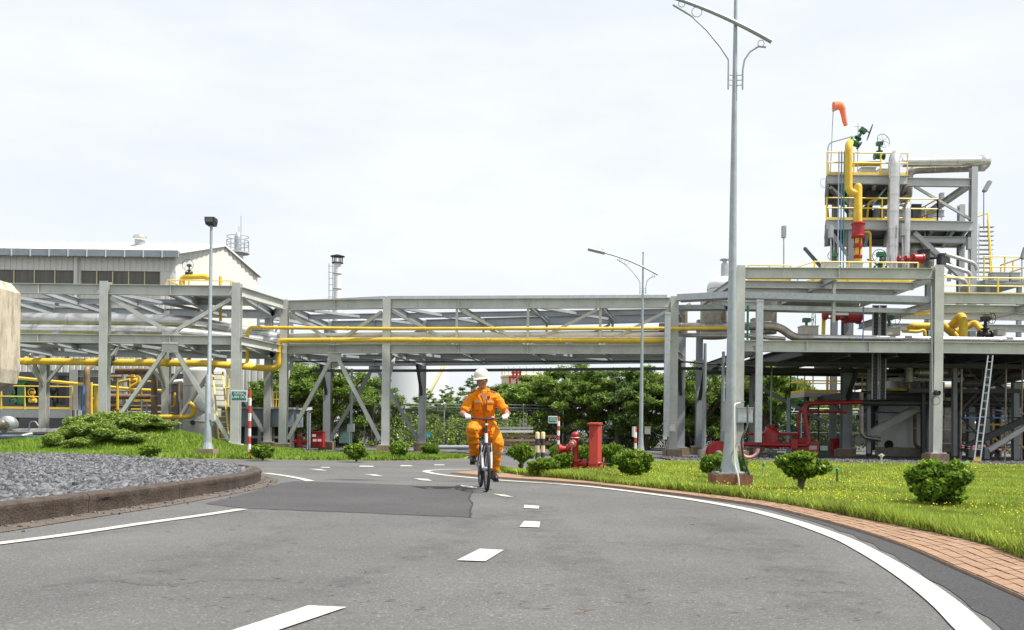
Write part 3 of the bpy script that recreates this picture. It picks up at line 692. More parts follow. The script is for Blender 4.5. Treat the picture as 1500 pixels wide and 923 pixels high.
pipe_thing('insulated_pipe', 'wide silver insulated pipe behind another on the left rack', [(-26,33.0,4.80),(-12.2,33.0,4.80),(-9.2,37.0,4.5),(-5,36.2,4.4),(6,33.6,4.4)], .28, M_alu, 16, .9, 1.0, grp='silver insulated pipes', supports=[((-22,33,4.74),.45),((-18.5,33,4.74),.45),((-14,33,4.74),.45)])
pipe_thing('insulated_pipe', 'front silver insulated pipe resting on the left rack', [(-26,31.5,4.27),(-12.0,31.5,4.27),(-9.0,35.6,4.27),(-4.4,34.6,4.25),(6,32.9,4.25)], .2, M_alu, 16, .9, 1.0, grp='silver insulated pipes')
pipe_thing('yellow_pipe', 'thick yellow gas pipe hung under the left rack', [(-26,31.1,3.13),(-10.6,31.1,3.13),(-9.25,33.25,3.13),(-8.75,33.2,3.15),(-8.75,33.2,4.0)], .12, M_yel, 14, .3, grp='yellow pipes')
pipe_thing('yellow_pipe', 'thick yellow pipe lying on the lower girder of the road bridge', [(-8.75,33.2,3.9),(-8.75,33.2,4.17),(-4.7,32.5,4.17),(5.6,31.45,4.17)], .095, M_yel, 14, .25, grp='yellow pipes',
    supports=[((-6.7,32.85,4.17),.04),((-2,32.25,4.17),.04),((2,31.8,4.17),.04)])
pipe_thing('yellow_pipe', 'thin yellow pipe running above the thick one across the road bridge', [(-10.2,31.9,3.2),(-9.75,32.6,3.2),(-9.75,32.6,4.58),(-4.7,32.5,4.58),(5.6,31.35,4.58),(7.6,31.0,4.58),(7.7,31.4,4.3)], .062, M_yel, 12, .2, grp='yellow pipes')
pipe_thing('grey_pipe', 'slim grey pipe at the back of the road-crossing rack', [(-9.4,36.0,4.68),(-4.3,35.2,4.68),(6.3,33.2,4.68)], .06, M_dsteel, 10)
pipe_thing('white_pipe', 'white insulated pipe between the two yellow pipes on the bridge', [(-9.0,33.9,4.42),(-4.6,32.9,4.42),(5.8,31.8,4.42)], .085, M_white, 12, .3)
pipe_thing('conduit', 'black conduit strung below the road-crossing rack', [(-9.0,36.2,3.62),(-4.2,35.6,3.62),(6.2,33.6,3.62),(10.5,36.8,3.62)], .035, M_black, 8)

# ================================================================ RIGHT RACK
YR = 30.0
rr_ = thing('pipe_rack', 'tall grey steel rack frame with yellow rails at the right', 'pipe rack', (12,33,0), 'pipe racks')
RX = [7.72, 14.32, 21.5]
column(rr_, RX[0], YR+.3, 6.62, .3); column(rr_, RX[1], YR, 6.66, .32); column(rr_, RX[2], YR, 5.8, .3)
RB = [(10.45,38.4),(13.85,36.9),(17.3,36.8),(21.8,37)]
for x, y in RB: column(rr_, x, y, 5.9, .34, M_steelb)
column(rr_, 7.9, 37.6, 5.7, .26, M_steelb)
girder(rr_, (RX[0]+.16,YR+.28,6.38), (RX[1]-.17,YR+.02,6.38), .36, .24, stiff=1)
girder(rr_, (RX[0]+.16,YR+.28,ZL-.14), (RX[1]-.17,YR+.02,ZL-.14), .38, .26, stiff=2)
girder(rr_, (RX[1]+.17,YR,5.56), (RX[2],YR,5.56), .34, .24, stiff=1)
girder(rr_, (RX[1]+.17,YR,ZL-.14), (RX[2],YR,ZL-.14), .38, .26, stiff=1)
for y, z, h in ((YR+1.6,6.22,.26),(YR+3.2,6.22,.26),(YR+6.5,6.2,.3)):
    girder(rr_, (RX[0]+.2,y,z), (RX[1]-.1,y,z), h, .18, name='deck_beam')
for y, z, h in ((YR+1.6,5.45,.26),(YR+3.6,5.45,.26),(YR+6.8,5.4,.3)): girder(rr_, (RX[1]+.2,y,z), (RX[2],y,z), h, .18, name='deck_beam')
for x in (RX[0]+.1, 11.0, RX[1]-.02): girder(rr_, (x,YR+.35,6.3), (x,YR+6.6,6.3), .24, .16, name='cross_beam')
for x in (RX[1]+.05, 17.9, RX[2]-.1): girder(rr_, (x,YR+.2,5.42), (x,YR+6.9,5.42), .24, .16, name='cross_beam')
part(rr_, 'tray_hanger', MB().ib((11.0,YR+.5,4.75),(11.0,YR+.5,6.2),.1,.1,.015,up=(0,1,0)), M_steel)
part(rr_, 'tray_hanger', MB().bar((10.98,YR+.5,5.05),(11.5,YR+.5,5.05),.08), M_steel)
# lower deck: plate and dense joists added to darken the yard, shade painted in
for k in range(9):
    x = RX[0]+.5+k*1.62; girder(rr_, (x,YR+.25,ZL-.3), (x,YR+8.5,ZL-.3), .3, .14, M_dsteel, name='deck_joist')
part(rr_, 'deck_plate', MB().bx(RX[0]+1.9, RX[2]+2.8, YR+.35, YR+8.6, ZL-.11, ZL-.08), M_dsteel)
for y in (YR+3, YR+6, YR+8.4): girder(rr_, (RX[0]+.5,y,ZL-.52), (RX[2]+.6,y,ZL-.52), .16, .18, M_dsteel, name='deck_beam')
part(rr_, 'upper_deck', MB().bx(RX[0]+3.4, RX[1]-.2, YR+3.0, YR+8.5, 6.36, 6.39), M_steelb)
brace(rr_, (RB[1][0]+.3,RB[1][1]-.25,.6), (16.6,RB[1][1]-.25,2.0), .3, M_steel); brace(rr_, (RB[0][0]+.25,38.4,2.9), (RB[1][0]-.2,38.4,1.4), .14, M_steelb)
brace(rr_, (16.9,33.4,.4), (21.2,33.4,2.5), .22, M_dsteel); brace(rr_, (17.5,32.6,.4), (20.6,32.6,2.4), .16, M_steel)
for x, y in ((10.45,38.4),(7.9,37.6),(13.85,36.9)): brace(rr_, (x-.0,y-1.2,ZL-.5), (x,y-.14,ZL-1.7), .13, M_dsteel, 'knee_brace')
# platform at mid height with handrail
def railing(t_, pts, h=1.05, sp=1.3, m=M_yelr, r=.024, toe=True):
    mb = MB()
    pts = [Vector(p) for p in pts]
    for a, b in zip(pts, pts[1:]):
        for f in (1.0, .55): mb.sweep([a+Vector((0,0,h*f)), b+Vector((0,0,h*f))], r, 6)
        if toe: mb.bar(a+Vector((0,0,.07)), b+Vector((0,0,.07)), .012, .1)
    o = part(t_, 'railing', mb, m)
    for i, (a, b) in enumerate(zip(pts, pts[1:])):
        k = max(1, round((b-a).length/sp))
        for j in range(0 if i == 0 else 1, k+1):
            p = a+(b-a)*j/k; part(o, 'post', MB().bar(p, p+Vector((0,0,h)), .045), m)
    return o
railing(rr_, [(RX[0]+.75,YR+2.1,6.4),(10.0,YR+2.1,6.4)], .6, 1.0)
railing(rr_, [(10.2,YR+1.9,6.2),(10.8,YR+1.9,6.4),(RX[1]+.2,YR+1.9,6.4)], .72, 1.15)
railing(rr_, [(RX[1]+.3,YR+.4,5.72),(RX[2],YR+.4,5.72)], .62, .95)
railing(rr_, [(RX[0]+3.6,YR+5.5,ZL-.06),(RX[1],YR+5.5,ZL-.06)], .8, 1.2)

tray('galvanised cable tray crossing the right rack under the top girder', [Vector((5.9,31.6,5.58)), Vector((7.5,30.75,5.56)), Vector((RX[1]-.2,30.4,5.42))], .6, .22)
tray('second cable tray behind and below it on the right rack', [Vector((6.0,32.6,5.4)), Vector((7.6,31.6,5.3)), Vector((RX[1]-.2,31.3,5.18))], .6, .16)
def riser(label, u, v0, v1, Y, wd=.2):
    a, b = Wp(u,v0,Y), Wp(u,v1,Y); b.x = a.x
    t_ = thing('cable_riser', label, 'cable duct', b, 'cable risers'); part(t_, 'duct', MB().bar(b, a, wd, .1, up=(0,1,0)), M_galv); part(t_, 'duct_cap', MB().bar(a, a+Vector((0,0,.06)), wd+.01, .12, up=(0,1,0)), M_galv)
    mb = MB(); mb.bar(b-Vector((.04,0,.4)), b, .03); mb.bar(b-Vector((-.03,0,.9)), b+Vector((.03,0,0)), .025); part(t_, 'cables', mb, M_black); return t_
riser('galvanised cable duct beside the column right of the road', 978, 460, 640, 31.2)
riser('galvanised cable duct standing right of the tall street lamp', 1113, 442, 648, 29.4, .22)
# wide slotted tray drop at the middle of right rack
for k, u in enumerate((1283, 1294)):
    a, b = Wp(u,447,YR+1.2), Wp(u,585,YR+1.2); b.x = a.x
    t_ = thing('cable_ladder', ['left','right'][k]+' of two dark slotted cable ladders dropping through the right rack', 'cable ladder', b, 'cable ladders'); mb = MB()
    for s in (-.1,.1): mb.bar(a+Vector((s,0,0)), b+Vector((s,0,0)), .02, .08, up=(0,1,0))
    part(t_, 'side_rails', mb, M_steelb)
    n_ = 26
    mb = MB()
    for j in range(n_): c = a+(b-a)*(j+.5)/n_; mb.bar(c-Vector((.1,0,0)), c+Vector((.1,0,0)), .02, .02)
    part(t_, 'rungs', mb, M_dsteel); part(t_, 'cables', MB().bar(a+Vector((0,.05,0)), b+Vector((0,.05,0)), .17, .04, up=(0,1,0)), M_black)
# silver pipes on right rack
pipe_thing('insulated_pipe', 'weathered silver pipe with capped end stepping down on the right rack', [Wp(966,479,32.3), Wp(1100,478,31.2), Wp(1141,478,31), Wp(1164,496,31), Wp(1190,495,31)], .145, M_aluold, 14, .3, .8, grp='silver insulated pipes')
pipe_thing('insulated_pipe', 'long bright silver pipe lying along the right rack girder', [Wp(1186,494.5,31), Vector((22.5,31,4.26))], .105, M_alu, 14, None, 1.3, grp='silver insulated pipes')
pipe_thing('insulated_pipe', 'low silver pipe behind the column right of the road', [Wp(992,491,32.6), Wp(1090,491,31.6), Wp(1150,497,31.6)], .085, M_alu, 12, None, .7, grp='silver insulated pipes')
pipe_thing('insulated_pipe', 'vertical silver stub behind the column right of the road', [Wp(1003,492,33.4), Wp(1003,452,33.4), Wp(1012,447,33.4)], .11, M_aluold, 12, None, .6, grp='silver insulated pipes')
# ================================================================ PROCESS TOWER ON THE RIGHT
YT, YT2 = 38.0, 41.2
def q(u, v, Y=YT): return Wp(u, v, Y)
tw = thing('process_tower', 'open steel process tower with yellow handrails and two platforms', 'process tower', (17,39.5,0))
Z2, Z1, Z0 = q(1300,259).z, q(1300,325).z, 6.4
XL, XR = q(1246,330).x, q(1425,330).x
for x, y, z in ((XL,YT,Z2),(XR,YT,Z2+.45),(XL+.5,YT2,Z2),(XR+1.1,YT2,Z1+1.6)):
    part(tw, 'column', MB().ib((x,y,0),(x,y,z),.26,.26,.022,up=(0,1,0)), M_tower)
part(tw, 'column', MB().ib((XR-.55,YT2-.4,0),(XR-.55,YT2-.4,Z2-.6),.26,.26,.022,up=(0,1,0)), M_tower)
xl0 = q(1208,330).x
def skew(a, b, z): return MB().add([(a,YT-.1,z-.05),(b,YT-.1,z-.05),(b+1.1,YT2,z-.05),(a+1.1,YT2,z-.05),(a,YT-.1,z-.01),(b,YT-.1,z-.01),(b+1.1,YT2,z-.01),(a+1.1,YT2,z-.01)], [(0,3,2,1),(4,5,6,7),(0,1,5,4),(1,2,6,5),(2,3,7,6),(3,0,4,7)])
def tg(p0, p1, h=.36, wd=.22, m=M_tower, nm='girder'): return part(tw, nm, MB().ib(p0, p1, h, wd, .02), m)
tg((xl0,YT-.2,Z2-.2),(q(1326,259).x,YT-.2,Z2-.2)); tg((q(1326,259).x,YT,Z2-.22),(XR-.16,YT,Z2-.22), .34); tg((xl0,YT-.2,Z1-.2),(XR-.1,YT-.2,Z1-.2), .4)
tg((xl0+1.15,YT2,Z2-.2),(q(1326,259).x+.5,YT2,Z2-.2)); tg((xl0+1.15,YT2,Z1-.2),(XR+1,YT2,Z1-.2)); tg((q(1326,259).x,YT2,Z2-.75),(XR+.3,YT2,Z2-.75), .3)
tg((XR,YT+.16,Z2-.2),(XR-.5,YT2-.4,Z2-.75), .26); tg((XR-.3,YT,Z1-.75),(XL+2,YT,Z1-.75), .26, nm='deck_beam')
for x in np.linspace(xl0+.05, q(1326,259).x, 6):
    tg((x,YT-.1,Z2-.3),(x+1.1,YT2-.1,Z2-.3), .26, .14, M_tower, 'cross_beam')
for x in np.linspace(xl0+.05, XR, 8):
    tg((x,YT-.1,Z1-.3),(x+1.1,YT2-.1,Z1-.3), .28, .14, M_tower, 'cross_beam')
part(tw, 'platform_grating', skew(xl0, q(1326,259).x, Z2), M_dsteel)
part(tw, 'platform_grating', skew(xl0, XR, Z1), M_dsteel)
def tb(p0, p1, s=.13, m=M_tower): part(tw, 'brace', MB().bar(p0, p1, s, s), m)
tb((XR-.1,YT,Z1+.15),(q(1340,265).x,YT,Z2-.4), .1); tb((XR,YT,Z0+.9),(q(1338,338).x,YT,Z1-.45), .2); tb((XR,YT2,Z1+.1),(q(1330,290).x,YT2,Z2-.9), .08)
tb((XL,YT,Z1-1.6),(xl0+.2,YT-.1,Z1-.45), .12); tb((XL,YT,Z1+.2),(xl0+.2,YT-.1,Z2-.6), .1, M_dsteel); tb((XL,YT,Z2-1.2),(xl0+.2,YT,Z2-.45), .1)
tb((XL+.2,YT,Z0+.1),(q(1318,350).x,YT,Z1-.6), .16); tb((XL,YT,Z0+.3),(xl0+.2,YT2,Z1-.5), .12, M_dsteel)
xl1 = xl0*YT2/YT+.1
railing(tw, [(xl1,YT2-.2,Z2),(xl0,YT-.2,Z2),(q(1326,259).x,YT-.2,Z2)], .95, 1.1, r=.03)
railing(tw, [(xl1,YT2-.2,Z2),(q(1326,259).x+1,YT2-.2,Z2)], .95, 1.2, r=.03)
railing(tw, [(xl1,YT2-.2,Z1),(xl0,YT-.2,Z1),(q(1370,325).x,YT-.2,Z1)], .95, 1.1, r=.03)
railing(tw, [(q(1370,325).x,YT-.2,Z1),(q(1370,325).x,YT2,Z1),(XR,YT2,Z1)], .95, 1.0, r=.03)
# stair at the right of the tower
st = thing('steel_stair', 'steep steel stair with yellow stringer right of the process tower', 'stair', q(1440,415,YT+1))
for j in range(13):
    c = q(1440+j*.4, 412-j*6.6, YT+.6+j*.1); part(st, 'tread', MB().box(c, (.62,.22,.035)), M_galv)
part(st, 'stringer', MB().bar(q(1452,418,YT+.5), q(1447,322,YT+1.9), .05, .22), M_yelr); part(st, 'stringer', MB().bar(q(1433,418,YT+.5), q(1434,330,YT+1.9), .05, .22), M_galv)
part(st, 'landing', MB().bx(q(1428,340).x, q(1452,340).x, YT+1.6, YT+3, q(1440,339).z, q(1440,336).z), M_steelb)
part(st, 'handrail', MB().pipe([q(1454,404,YT+.4), q(1447,312,YT+1.8), q(1447,312,YT+3), q(1430,318,YT+3)], .03, 6, .05), M_yelr)
pl = thing('maintenance_platform', 'small high platform with yellow rail at the right edge', 'platform', q(1470,420,YT))
a, b = q(1432,413), q(1492,413)
part(pl, 'deck', MB().bx(a.x, b.x, YT-.6, YT+1.5, a.z-.2, a.z), M_steelb)
railing(pl, [(b.x,YT+1.4,a.z),(b.x,YT-.5,a.z),(a.x,YT-.5,a.z)], 1.0, 1.0, r=.03)
for x in (a.x+.2, b.x-.2): part(pl, 'leg', MB().bar((x,YT-.4,3.9),(x,YT-.4,a.z-.2),.16), M_steelb)

# tall pipework on the tower
G3 = 'silver insulated pipes'
pipe_thing('insulated_pipe', 'thick vertical silver pipe rising through the process tower', [q(1306,412,YT-.6), q(1310,236,YT-.6), q(1312,228,YT-.2)], .235, M_alu, 18, .3, .72, grp=G3)
pipe_thing('insulated_pipe', 'thinner vertical silver pipe right of the thick one on the tower', [q(1327,405,YT-.5), q(1329,304,YT-.5), q(1330,298,YT)], .14, M_alu, 16, .2, .8, grp=G3)
pipe_thing('insulated_pipe', 'upper horizontal silver pipe across the tower top', [q(1322,238,YT+.5), q(1440,236,YT+.1)], .20, M_alu, 16, None, 1.1, grp=G3)
pipe_thing('insulated_pipe', 'lower horizontal silver pipe across the tower top bending down', [q(1442,245,YT+.7), q(1331,249,YT+.9), q(1330,290,YT+.9), q(1318,292,YT+.9)], .18, M_aluold, 16, .4, 1.0, grp=G3)
cap = MB(); cap.ell(q(1438,239,YT+.3), (.34,.5,.34), 16, 10); solo('pipe_end_dome', cap, M_alu, 'rounded silver end joining the two top pipes at the tower corner', 'pipe end', smooth=True)
yr = pipe_thing('yellow_pipe', 'yellow riser with a U bend climbing the left of the tower', [q(1257,284,YT-.9), q(1243,281,YT-.9), q(1243,212,YT-.9), q(1246,208,YT-.4)], .155, M_yel, 14, .36, grp='yellow pipes')
_a, _b = q(1257,400,YT-.9), q(1257,274,YT-.9)
part(yr, 'pipe_leg', MB().sweep([_a, _b, _b+Vector((0,0,.08)), _b+Vector((0,0,.14)), _b+Vector((0,0,.165))], [.16,.16,.14,.09,.02], 14), M_yel, smooth=True)
pipe_thing('yellow_pipe', 'short yellow pipe on the top platform of the tower', [q(1246,241,YT+.4), q(1262,240,YT+.4), q(1290,240,YT+.4)], .11, M_yel, 12, grp='yellow pipes')
pipe_thing('yellow_pipe', 'slim yellow pipe standing right of the red actuator', [q(1275,412,YT-.4), q(1275,340,YT-.4), q(1264,340,YT-.2)], .05, M_yel, 10, grp='yellow pipes')
for k, (u, m_, lb) in enumerate(((1227,M_galv,'grey'),(1231,M_blue,'blue'),(1235,M_teal,'green'))):
    pipe_thing('instrument_tube', 'thin %s instrument tube rising left of the yellow riser'%lb, [q(u,412,YT-.5), q(u+2,222,YT-.5)], .028, m_, 6)
# insulated dome vessel
def vessel(name, label, c, r, h, m, dome=.6, bands=3, bm=None, grp=None, cat='vessel'):
    t_ = thing(name, label, cat, c, grp); prof = [(r*.98,0),(r,.02),(r,h)] + [(r*math.cos(k*math.pi/16), h+r*dome*math.sin(k*math.pi/16)) for k in range(1, 8)] + [(.02,h+r*dome)]
    part(t_, 'shell', MB().lathe(prof, c, n=28), m, smooth=True)
    for k in range(bands): part(t_, 'band', MB().lathe([(r+.002,0),(r+.015,.01),(r+.015,.05),(r+.002,.06)], Vector(c)+Vector((0,0,h*(k+.6)/bands)), n=28), bm or M_band)
    return t_
v_ = vessel('dome_vessel', 'silver domed insulated vessel inside the process tower', q(1337,412,YT+1.2), .85, q(1337,364).z-q(1337,412).z, M_aluold, .75, 3)
part(v_, 'dome_ribs', (lambda mb: [mb.sweep([Vector(v_.location)+Vector((0,0,q(1337,364).z-q(1337,412).z)) + Vector((math.cos(a)*.86*math.cos(e), math.sin(a)*.86*math.cos(e), .645*math.sin(e))) for e in np.linspace(0,1.5,7)], .012, 4) for a in np.linspace(0, 2*math.pi, 16, endpoint=False)] and mb)(MB()), M_band)['kind'] = 'stuff'

# ---- valves
def valve(label, c, s=1., m=M_green, wheel=(0,-1,0), up=(0,0,1), act=False, name='gate_valve', wr=.35, grp='valves'):
    t_ = thing(name, label, 'valve', c, grp); c = Vector(c); up = Vector(up).normalized()
    side = Vector((1,0,0)) if abs(up.x) < .8 else Vector((0,0,1)); side = (side - up*side.dot(up)).normalized()
    part(t_, 'body', MB().lathe([(.12*s,-.3*s),(.21*s,-.29*s),(.21*s,-.23*s),(.13*s,-.21*s),(.17*s,-.08*s),(.17*s,.08*s),(.13*s,.21*s),(.21*s,.23*s),(.21*s,.29*s),(.12*s,.3*s)], c+up*.2*s, side, 14), m, smooth=True)
    part(t_, 'bonnet', MB().lathe([(.13*s,.2*s),(.1*s,.42*s),(.19*s,.44*s),(.19*s,.5*s),(.08*s,.52*s),(.06*s,.85*s),(.11*s,.86*s),(.11*s,.98*s),(.03*s,1.0*s)], c, up, 12), m, smooth=True)
    hc = c + up*.92*s
    part(t_, 'gearbox', MB().box(hc, (.34*s,.26*s,.2*s), m=Vector((0,0,1)).rotation_difference(up).to_matrix()), m)
    w_ = Vector(wheel).normalized(); wc = hc + w_*.34*s
    wm = MB().torus(wc, w_, wr*s, .012*s+.004, 20, 5); part(t_, 'hand_wheel', wm, m if s < .8 else M_dsteel)
    hw = t_.children[-1]
    for a in range(3):
        sd = w_.orthogonal().normalized(); sd.rotate(Matrix.Rotation(a*math.pi/3, 3, w_)); part(hw, 'spoke', MB().bar(wc-sd*wr*s, wc+sd*wr*s, .014*s), M_dsteel)
    part(t_, 'stem', MB().bar(hc, wc, .05*s), m)
    return t_
valve('green geared valve tilted outwards on top of the yellow riser', q(1249,214,YT-.5), .85, M_green, (.9,-.2,-.3), (.55,0,.85), wr=.4)
valve('green valve standing on the top platform of the process tower', q(1288,234,YT+.3), .75, M_green, (.3,-1,.2), wr=.42)
valve('green valve with yoke at the lower left of the process tower', q(1222,398,YT-1), .75, M_green, (0,1,.1), wr=.25)
valve('green valve standing behind the yellow rail under the thick silver pipe', q(1290,402,YT-1.2), .9, M_green, (.2,1,0), wr=.3)
valve('dark green valve with large handwheel on the right rack deck', q(1181,497,YR+2.2), .75, M_green, (1,-.6,0), wr=.42)
valve('green valve with wheel between the cable ladders and the tall column', q(1302,493,YR+2.6), .75, M_green, (.5,-1,0), wr=.4)
valve('black valve at the end of the yellow bends at the right edge', q(1443,497,YR+2.2), .8, M_black, (.4,-1,0), wr=.25)
def actuator(label, c, s=1., ax=(0,0,1), m=M_red, grp='red actuators'):
    t_ = thing('valve_actuator', label, 'actuator', c, grp)
    part(t_, 'cylinder', MB().lathe([(.1*s,0),(.28*s,.02*s),(.3*s,.05*s),(.3*s,.09*s),(.26*s,.12*s),(.26*s,.58*s),(.3*s,.6*s),(.3*s,.66*s),(.25*s,.7*s),(.05*s,.72*s)], c, ax, 18), m, smooth=True)
    a = Vector(ax).normalized(); sd = a.orthogonal().normalized()
    for k in range(3):
        d = sd.copy(); d.rotate(Matrix.Rotation(k*2.1, 3, a)); part(t_, 'yoke_leg', MB().bar(Vector(c)+d*.14*s, Vector(c)+d*.1*s-a*.75*s, .06*s), m)
    part(t_, 'coupling', MB().lathe([(.1*s,-.9*s),(.19*s,-.86*s),(.19*s,-.76*s),(.1*s,-.72*s)], c, a, 12), m)
    part(t_, 'mid_ring', MB().lathe([(.1*s,-.42*s),(.2*s,-.4*s),(.2*s,-.25*s),(.1*s,-.23*s)], c, a, 12), m)
    return t_
actuator('upright red actuator around the yellow riser on the tower', q(1257,349,YT-.95), .95)
actuator('red actuator lying sideways behind the yellow rail near the tower foot', q(1336,379,YT-1.5), .7, (1,.1,.05))
actuator('large red actuator lying on the right rack deck behind the blue tube', q(1236,463,YR+3.5), .95, (1,.2,0))
# small windsock with pole
ws = thing('wind_sock', 'orange wind sock drooping from a thin pole above the tower', 'wind sock', q(1216,262))
part(ws, 'pole', MB().sweep([q(1216,262), q(1221,150)], .02, 6), M_galv)
part(ws, 'hoop', MB().torus(q(1221.5,157), (1,0,0), .2, .012, 14, 5), M_galv)
M_sock = mat('orange_sock_fabric', (.9,.36,.19), .7, 0, .1, 4, trans=.45)
sk = []
for (u, v, r) in ((1221.5,156,.2),(1226,155,.19),(1231,155,.17),(1234,160,.13),(1235.5,168,.11),(1237,177,.10),(1239,184,.08)): sk.append((q(u,v), r))
part(ws, 'sock', MB().sweep([a for a, _ in sk], [b for _, b in sk], 12), M_sock, smooth=True)
pipe_thing('tube_lamp', 'bent thin grey conduit with tube lamp at the tower top left', [q(1212,262), q(1213,215), q(1216,209), q(1248,200)], .03, M_galv, 6, .2)
solo('weather_mast', MB().sweep([q(1256,262), q(1257,182)], .02, 6).add(*(lambda m_: (m_.v, m_.f))(MB().sweep([q(1252,185), q(1261,184)], .02, 6))), M_galv, 'thin weather mast beside the tilted green valve', 'mast')
# floodlights
def flood(label, u, v0, v1, Y, tilt=.3, dx=.06, s=1.):
    b, a = Wp(u,v0,Y), Wp(u,v1,Y)
    t_ = thing('flood_light', label, 'flood light', b, 'flood lights on thin poles'); part(t_, 'pole', MB().sweep([b, a], .03*s, 6), M_galv)
    m_ = Matrix.Rotation(tilt, 3, 'Y'); part(t_, 'lamp_head', MB().box(a+Vector((dx,0,.15)), (.16*s,.2*s,.5*s), m=m_), M_steelb); part(t_, 'bracket', MB().bar(a-Vector((.05,0,.1)), a+Vector((dx,0,.1)), .05), M_dsteel)
flood('slender flood light pole standing left of the process tower', 1148, 392, 345, YT, 0, 0)
flood('flood light leaning outward at the right of the tower', 1441, 336, 278, YT+1.5, .5, .15)
flood('flood light at the far right edge above the platform', 1497, 414, 376, YT-1, .3, .1)
flood('flood light under the lower platform of the tower left end', 1217, 398, 345, YT-1.2, 0, 0)
flood('flood light between the two vertical silver pipes', 1322, 398, 342, YT-1, 0, 0)
flood('flood light hanging near the right tower column', 1419, 380, 362, YT-.5, 0, 0)
flood('flood light standing on the upper cross beam of the tower', 1379, 322, 296, YT+2, 0, 0)
# diagonal silver conduits right of the tall column
for k, (u0, v0, u1, v1) in enumerate(((1385,372,1428,386),(1385,388,1420,399),(1380,403,1414,411))):
    pipe_thing('cable_conduit', '%s of the slanted silver conduits by the tall column'%['top','middle','bottom'][k], [q(u0,v0,YT-2), q(u1,v1,YT-2), q(u1+4,v1+10,YT-2)], .075, M_alu, 10, .2)
# equipment boxes on decks
def cabinet(label, u0, v0, u1, v1, Y, m, dep=.35, name='junction_box', door=True, cat='cabinet', grp=None, legs=False):
    a, b = Wp(u0,v1,Y), Wp(u1,v0,Y); t_ = thing(name, label, cat, ((a.x+b.x)/2, Y, a.z), grp)
    part(t_, 'case', MB().bx(a.x, b.x, Y, Y+dep, a.z, b.z), m)
    w_, h_ = b.x-a.x, b.z-a.z
    if door: part(t_, 'door', MB().bx(a.x+w_*.07, b.x-w_*.07, Y-.012, Y-.001, a.z+h_*.07, b.z-h_*.07), m)
    part(t_, 'hood', MB().bx(a.x-.02, b.x+.02, Y-.04, Y+dep+.02, b.z+.001, b.z+.025), m)
    if legs: 
        for x in (a.x+.05, b.x-.05): part(t_, 'leg', MB().bar((x,Y+dep/2,0),(x,Y+dep/2,a.z),.05), M_dsteel)
    return t_
M_pale = mat('pale_box_paint', (.62,.60,.54), .5, 0, .08, 4, dirt=.25)
cabinet('left pale box behind the yellow rail of right rack', 1207, 384, 1230, 395, YR+2.6, M_pale, grp='pale boxes')
cabinet('right pale box behind the yellow rail of right rack', 1245, 386, 1264, 395, YR+2.6, M_pale, grp='pale boxes')
cabinet('pale box under the dark handwheel on right rack deck', 1175, 478, 1199, 491, YR+1.9, M_pale, .5, grp='pale boxes')
cabinet('pale box between cable ladders and tall column', 1294, 480, 1319, 491, YR+2.2, M_pale, .5, grp='pale boxes')
cabinet('wide grey box on the platform at the far right', 1454, 400, 1478, 412, YT-1.5, M_steel, grp='grey boxes')
cabinet('small grey box on the platform at the far right', 1481, 400, 1495, 411, YT-1.5, M_steel, grp='grey boxes')
cabinet('little pale box in the yellow bends at far right', 1461, 483, 1474, 491, YR+2, M_pale, grp='pale boxes')
# yellow pipework on the deck right of the tall column
pipe_thing('yellow_pipe', 'arched yellow pipe right of the tall column', [Wp(1411,494,31.8), Wp(1411,467,31.8), Wp(1407,462,32.2), Wp(1392,480,33), Wp(1378,480,33)], .145, M_yel, 14, .3, grp='yellow pipes')
pipe_thing('yellow_pipe', 'sloping yellow pipe meeting the arched one', [Wp(1378,474,32.4), Wp(1398,491,32.4), Wp(1400,494,32.4)], .13, M_yel, 14, .3, grp='yellow pipes')
pipe_thing('yellow_pipe', 'yellow bend dropping to the black valve', [Wp(1400,486,33.5), Wp(1418,478,33.5), Wp(1428,472,33.4), Wp(1440,487,33), Wp(1444,490,33)], .115, M_yel, 14, .25, grp='yellow pipes')
pipe_thing('yellow_pipe', 'yellow elbow pipe left of the tall column', [Wp(1366,478,32.5), Wp(1336,478,32.5), Wp(1333,482,32.6)], .13, M_yel, 14, .2, grp='yellow pipes')
pipe_thing('yellow_pipe', 'thin yellow pipe low beside the tall column', [Wp(1322,485,31.6), Wp(1345,486,31.6), Wp(1354,483,31.6), Wp(1355,492,31.6)], .06, M_yel, 10, .12, grp='yellow pipes')
solo('yellow_crane_beam', MB().ib(Wp(1296,458,33), Wp(1362,458,33), .16, .14), M_yel, 'yellow beam under the deck left of the tall column', 'beam')
solo('yellow_ladder', MB().bar(Wp(1206,490,33.5), Wp(1207,458,33.5), .12, .08, up=(0,1,0)), M_yelr, 'short upright yellow post left of the large red actuator', 'post')
pipe_thing('blue_tube', 'pale blue tube standing on the right rack left of the ladders', [Wp(1265,449,30.6), Wp(1264,500,30.6)], .022, M_blue, 6)
pipe_thing('blue_tube', 'pale blue tube right of the tall street lamp', [Wp(1090,448,30.6), Wp(1089,498,30.6)], .03, M_blue, 6)
pipe_thing('green_tube', 'green tube right of the tall street lamp', [Wp(1095.5,448,30.7), Wp(1095,498,30.7)], .04, M_teal, 8)
